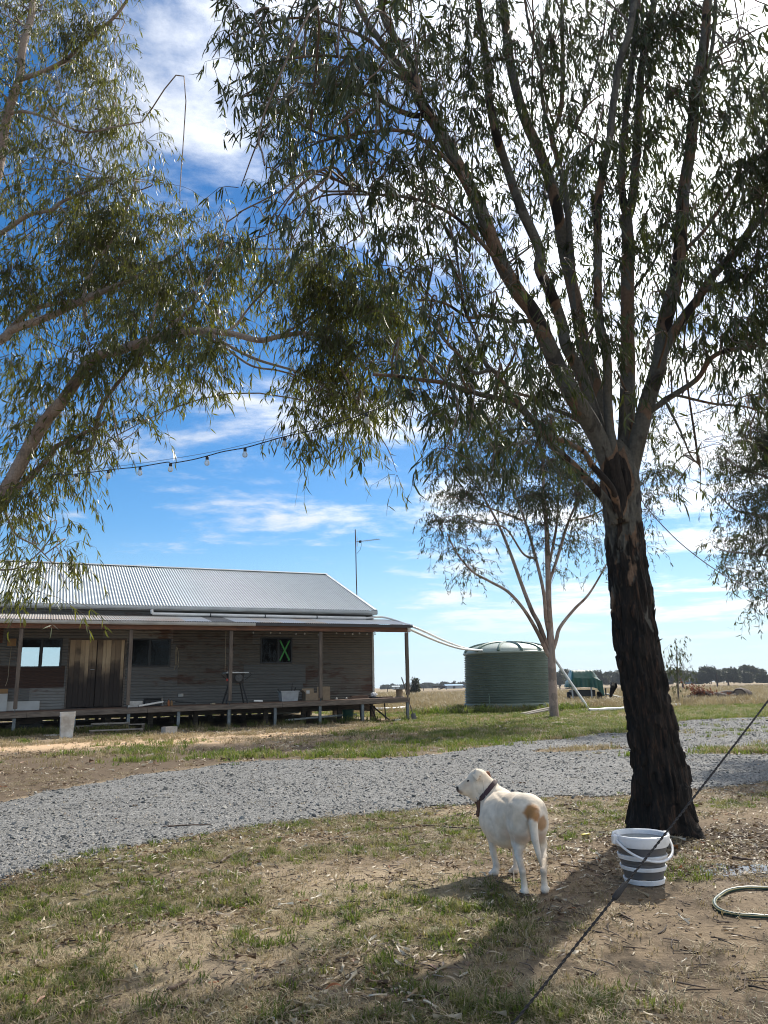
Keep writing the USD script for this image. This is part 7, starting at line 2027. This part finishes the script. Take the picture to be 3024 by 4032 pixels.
# weeds along the deck and the tank
lush = [(blade_tuft(40 + k, 30, 0.20, 0.016, 0.12, 0.7), '/World/Looks/green_blade', False) for k in range(4)]
ux = np.concatenate([g.uniform(-13.2, -9.3, 150), g.uniform(-9, 0.2, 60)]); vx = g.normal(-0.05, 0.22, len(ux))
wp = np.array([sw(a, b, 0) for a, b in zip(ux, vx)])
ta = g.uniform(PI * 0.95, PI * 2.05, 130); tp = np.stack([TC[0] + (TR + 0.35 + np.abs(g.normal(0, 0.5, 130))) * np.cos(ta), TC[1] + (TR + 0.35 + np.abs(g.normal(0, 0.5, 130))) * np.sin(ta)], 1)
ex = gnd(1810, 2812); tp2 = ex[:2] + g.normal(0, 1, (60, 2)) * [1.0, 0.4]
allw = np.vstack([wp[:, :2], tp, tp2])
scatter('weeds', lush, allw[:, 0], allw[:, 1], np.concatenate([g.uniform(0.5, 1.5, len(wp)), g.uniform(0.8, 2.2, 190)]), 'taller green weeds along the deck stumps and the foot of the tank', cat='weeds')
# straw in the near ground and in the paddock
dry = [(blade_tuft(60 + k, 18, 0.035, 0.0035, 0.05, 1.1), '/World/Looks/straw_blade', False) for k in range(5)]
x, y = place(26000, 2.5, 13, lambda x, y: (0.15 + 0.85 * smooth(fb(x, y, 1.2, 3, 51), 0.42, 0.6)) * (1 - 0.97 * on_drive(x, y)) * (0.30 + 0.70 * greenness(x, y)), 1.5)
scatter('dry_grass', dry, x, y, g.uniform(0.5, 1.4, len(x)), 'short dry straw and dead grass over the near ground', cat='grass')
dry2 = [(blade_tuft(70 + k, 20, 0.10, 0.012, 0.14, 0.8), '/World/Looks/straw_blade', False) for k in range(4)]
x, y = place(26000, 13, 36, lambda x, y: (0.12 + 0.6 * smooth(fb(x, y, 0.7, 3, 52), 0.45, 0.62)) * (1 - on_drive(x, y)) * off_shed(x, y) * (0.15 + 0.85 * np.clip(smooth(y, 17, 20) + smooth(x, 1.0, 5.0), 0, 1)), 1.2, 0.62)
scatter('dry_grass', dry2, x, y, g.uniform(0.4, 1.2, len(x)), 'dry straw scattered over the yard before the shed', cat='grass')
tall = [(blade_tuft(80 + k, 26, 0.30, 0.022, 0.30, 0.45), '/World/Looks/straw_blade', False) for k in range(5)]
x, y = place(42000, 35, 130, lambda x, y: smooth(y - 0.12 * np.maximum(-x, 0), 35, 44) * (0.15 + 0.85 * smooth(fb(x, y, 0.12, 3, 53), 0.38, 0.6)) * off_shed(x, y), 1.5, 0.62)
scatter('paddock_grass', tall, x, y, g.uniform(0.5, 1.5, len(x)) * (1 + 0.006 * (y - 35)), 'tall dry straw-coloured grass of the paddock', cat='grass')


# leaf litter: curled strips of many pale tones
def dead_leaf(seed, L, W):
    g2 = np.random.default_rng(seed)
    n = 7; t = np.linspace(-0.5, 0.5, n); w = W * np.sqrt(np.maximum(1 - (t * 2) ** 2, 0.02)) * 0.5
    c1, c2 = g2.normal(0, 0.35), g2.normal(0, 0.5)
    P = []
    for k in (-1, 0, 1):
        P.append(np.stack([t * L, c1 * L * t * t + k * w, 0.006 + abs(k) * W * 0.25 + c2 * L * (t * t - 0.12) * 0.5 + L * 0.12 * t * g2.normal()], 1))
    v = np.array(P); v[:, :, 2] -= v[:, :, 2].min() - 0.002
    return grid_mesh(v)


look('litter', {'o': ('object_info', {}), 'r': ('rgb_ramp', {'ramp': [(0, (0.07, 0.045, 0.03)), (0.22, (0.15, 0.095, 0.055)), (0.45, (0.27, 0.195, 0.115)), (0.68, (0.42, 0.345, 0.235)), (0.88, (0.56, 0.50, 0.39)), (0.96, (0.62, 0.58, 0.49)), (1, (0.32, 0.11, 0.04))]}),
    'p': ('principled_bsdf', {'roughness': 0.55, 'specular_ior_level': 0.4}), 't': ('translucent_bsdf', {}), 'm': ('mix_closure', {'fac': 0.18})}, [('o.random', 'r.fac'), ('r.color', 'p.base_color'), ('r.color', 't.color'), ('p.BSDF', 'm.closure1'), ('t.BSDF', 'm.closure2')], 'm.closure')
lit = [(dead_leaf(k, g.uniform(0.06, 0.115), g.uniform(0.010, 0.018)), '/World/Looks/litter', True) for k in range(12)]


def litter_d(x, y):
    n = fb(x, y, 0.9, 4, 61); n2 = fb(x, y, 3.5, 2, 62)
    verge = np.exp(-((y - drive_near(x) + 0.5) / 0.6) ** 2)
    tree = np.exp(-(((x - 2.4) / 1.3) ** 2 + ((y - 5.9) / 0.9) ** 2))
    bare = smooth(x - 0.28 * y, -0.55, 0.25) * (y < 5.0)
    return np.clip((0.10 + 0.5 * smooth(n, 0.44, 0.62) * smooth(n2, 0.3, 0.6) + 0.55 * verge + 0.8 * tree) * (1 - 0.75 * bare), 0, 1) * (1 - 0.93 * on_drive(x, y))


x, y = place(60000, 2.5, 13, litter_d, 1.35)
scatter('leaf_litter', lit, x, y, g.uniform(0.35, 0.92, len(x)), 'fallen curled gum leaves, pale tan to brown, over the near ground', 0.25, 0.003, cat='leaf litter')
x, y = place(16000, 12, 30, lambda x, y: (0.2 + 0.8 * smooth(fb(x, y, 0.5, 3, 64), 0.45, 0.6)) * (1 - 0.93 * on_drive(x, y)) * off_shed(x, y), 1.2, 0.62)
scatter('leaf_litter', lit, x, y, g.uniform(0.9, 1.8, len(x)), 'fallen leaves and bark over the yard beyond the drive', 0.25, 0.003, cat='leaf litter')


# small sticks and bark flakes
def chip(seed, L, r):
    g2 = np.random.default_rng(seed)
    c = spline([(-L / 2, 0, r), (-L * 0.1, g2.normal(0, L * 0.08), r * 1.6), (L / 2, g2.normal(0, L * 0.1), r)], 3)
    return tube(c, np.linspace(r, r * 0.45, len(c)), 5)


look('chip', {'o': ('object_info', {}), 'r': ('rgb_ramp', {'ramp': [(0, (0.03, 0.022, 0.018)), (0.5, (0.085, 0.06, 0.045)), (0.85, (0.17, 0.125, 0.09)), (1, (0.34, 0.29, 0.23))]}), 'p': ('principled_bsdf', {'roughness': 0.85})}, [('o.random', 'r.fac'), ('r.color', 'p.base_color')], 'p.BSDF')
chips = [(chip(k, g.uniform(0.04, 0.16), g.uniform(0.0018, 0.0045)), '/World/Looks/chip', True) for k in range(9)]


def chip_d(x, y):
    pile = np.exp(-(((x - 3.1) / 0.8) ** 2 + ((y - 5.9) / 0.45) ** 2)) + 0.7 * np.exp(-(((x - 1.9) / 0.8) ** 2 + ((y - 6.2) / 0.5) ** 2))
    return np.clip(0.16 + 0.3 * smooth(fb(x, y, 1.4, 3, 71), 0.5, 0.65) + pile, 0, 1) * (1 - 0.9 * on_drive(x, y))


x, y = place(17000, 2.5, 12, chip_d, 1.4)
scatter('bark_litter', chips, x, y, g.uniform(0.4, 1.3, len(x)), 'small dark twigs and bark flakes scattered over the dirt', 0.12, 0.003, cat='bark litter')
# crumbs of soil
look('clod', {'o': ('object_info', {}), 'r': ('rgb_ramp', {'ramp': [(0, (0.12, 0.085, 0.06)), (0.6, (0.25, 0.18, 0.125)), (1, (0.38, 0.29, 0.21))]}), 'p': ('principled_bsdf', {'roughness': 0.95})}, [('o.random', 'r.fac'), ('r.color', 'p.base_color')], 'p.BSDF')
x, y = place(42000, 2.5, 10, lambda x, y: (0.25 + 0.75 * smooth(fb(x, y, 2.2, 3, 81), 0.42, 0.6)) * (1 - on_drive(x, y)), 1.6)
scatter('soil_crumbs', [(stone(50 + k), '/World/Looks/clod', False) for k in range(5)], x, y, np.exp(g.normal(math.log(0.0042), 0.5, len(x))), 'crumbs and small clods on the bare dirt', 0.3, 0.001, cat='soil')

STK = [([(1450, 3262), (1560, 3262), (1680, 3252), (1800, 3262), (1905, 3266)], 0.010, 'long thin grey stick on the verge left of the dog'), ([(1700, 3185), (1740, 3183), (1768, 3178)], 0.007, 'short stick on the gravel edge above the dog head'), ([(2203, 3178), (2262, 3176), (2268, 3174)], 0.010, 'stubby dark stick on the verge right of the dog'),
       ([(2240, 3190), (2280, 3196), (2300, 3215)], 0.008, 'bent brown stick by the tree, below the stubby one'), ([(2170, 3345), (2205, 3338), (2230, 3325)], 0.005, 'thin bent pale twig right of the dog rump'), ([(2210, 3420), (2290, 3428), (2345, 3440)], 0.007, 'straight dark stick between dog and bucket'),
       ([(870, 3402), (905, 3375), (960, 3350)], 0.009, 'dark stick lying at the gravel edge in the left foreground'), ([(660, 3915), (700, 3900), (740, 3878)], 0.009, 'brown stick in the shaded left foreground'), ([(1195, 3895), (1235, 3910), (1275, 3925)], 0.008, 'dark stick in the lower middle foreground'), ([(1555, 3800), (1600, 3830), (1650, 3845)], 0.009, 'forked brown stick on the bare dirt left of the rope'), ([(2440, 3595), (2470, 3610), (2495, 3622)], 0.007, 'short dark stick on the dirt below the bucket'), ([(640, 3262), (720, 3258), (830, 3255)], 0.007, 'thin stick lying on the gravel at centre left'), ([(2880, 3375), (2950, 3385), (3010, 3380)], 0.010, 'dark stick at the edge of the wet patch')]
for pts, r, lb in STK:
    p = np.array([gnd(x, y) for x, y in pts]); p[:, 2] = height(p[:, 0], p[:, 1]) + r * 0.9 + 0.010 * on_drive(p[:, 0], p[:, 1])
    cv = spline(p, 5); cv[:, 2] += np.abs(np.sin(np.arange(len(cv)) * 1.1)) * r * 0.5
    obj('fallen_stick', wood(cv, r, r * 0.5, 7, 0.15, int(pts[0][0])), '/World/Looks/twig', None, True, lb, 'stick')
# loose bark slab with an orange inner side by the bucket, yellow leaf, wet patch
plain('orange_bark', (0.36, 0.17, 0.06), 0.7, var=0.4, scale=20)
p = gnd(2660, 3360); v_, q_ = dead_leaf(301, 0.16, 0.035)
o = obj('bark_curl', (v_ * [1, 1, 1.6] @ np.array([[0.5, 0.86, 0], [-0.86, 0.5, 0], [0, 0, 1]]) + p + [0, 0, height(p[0], p[1])], q_), '/World/Looks/orange_bark', None, True, 'orange curl of bark on the ground just right of the bucket', 'bark')
plain('yellow_leaf', (0.75, 0.66, 0.10), 0.5)
p = gnd(2309, 3307); v_, q_ = dead_leaf(305, 0.07, 0.04)
obj('yellow_leaf', (v_ + p + [0, 0, height(p[0], p[1]) + 0.012], q_), '/World/Looks/yellow_leaf', None, True, 'bright yellow leaf on the ground left of the bucket', 'leaf')
look('puddle_water', {'g': ('geometry', {}), 'n': ('noise_texture', {'scale': 30.0, 'detail': 3.0}), 'b': ('bump', {'distance': 0.002, 'strength': 0.4}), 'p': ('principled_bsdf', {'base_color': (0.045, 0.036, 0.03), 'roughness': 0.08, 'specular_ior_level': 0.6})}, [('g.position', 'n.vector'), ('n.fac', 'b.height'), ('b.normal', 'p.normal')], 'p.BSDF')
px_, py_ = np.arange(1.7, 3.3, 0.02), np.arange(4.35, 5.5, 0.02)
PX, PY = np.meshgrid(px_, py_, indexing='ij')
wlvl = height(PX, PY)
cen = gnd(2790, 3425)
msk = np.exp(-(((PX - cen[0]) / 0.50) ** 2 + ((PY - cen[1]) / 0.13) ** 2)) - 0.36 + (fb(PX, PY, 5.0, 3, 91) - 0.5) * 1.1
v_, q_ = grid_mesh(np.stack([PX, PY, wlvl + 0.004], -1))
kp_ = msk.reshape(-1)[q_].mean(1) > 0
us = np.unique(q_[kp_]); re = np.zeros(len(v_), int); re[us] = np.arange(len(us))
obj('puddle', (v_[us], re[q_[kp_]]), '/World/Looks/puddle_water', None, True, kind='structure')
# ------------------------------------------------------------------ the air between here and the far trees
look_ = UsdShade.Material
hz = usdkit.material(stage, '/World/Looks/haze_air', {'v': ('principled_volume', {'color': (0.80, 0.88, 1.0), 'density': 0.00014, 'anisotropy': 0.2})}, [], volume='v.volume')
bx = trimesh.creation.box(bounds=[(-2800, -120, -1.3), (2800, 3050, 40.0)])
obj('haze', (np.array(bx.vertices), np.array(bx.faces)), hz, kind='stuff')
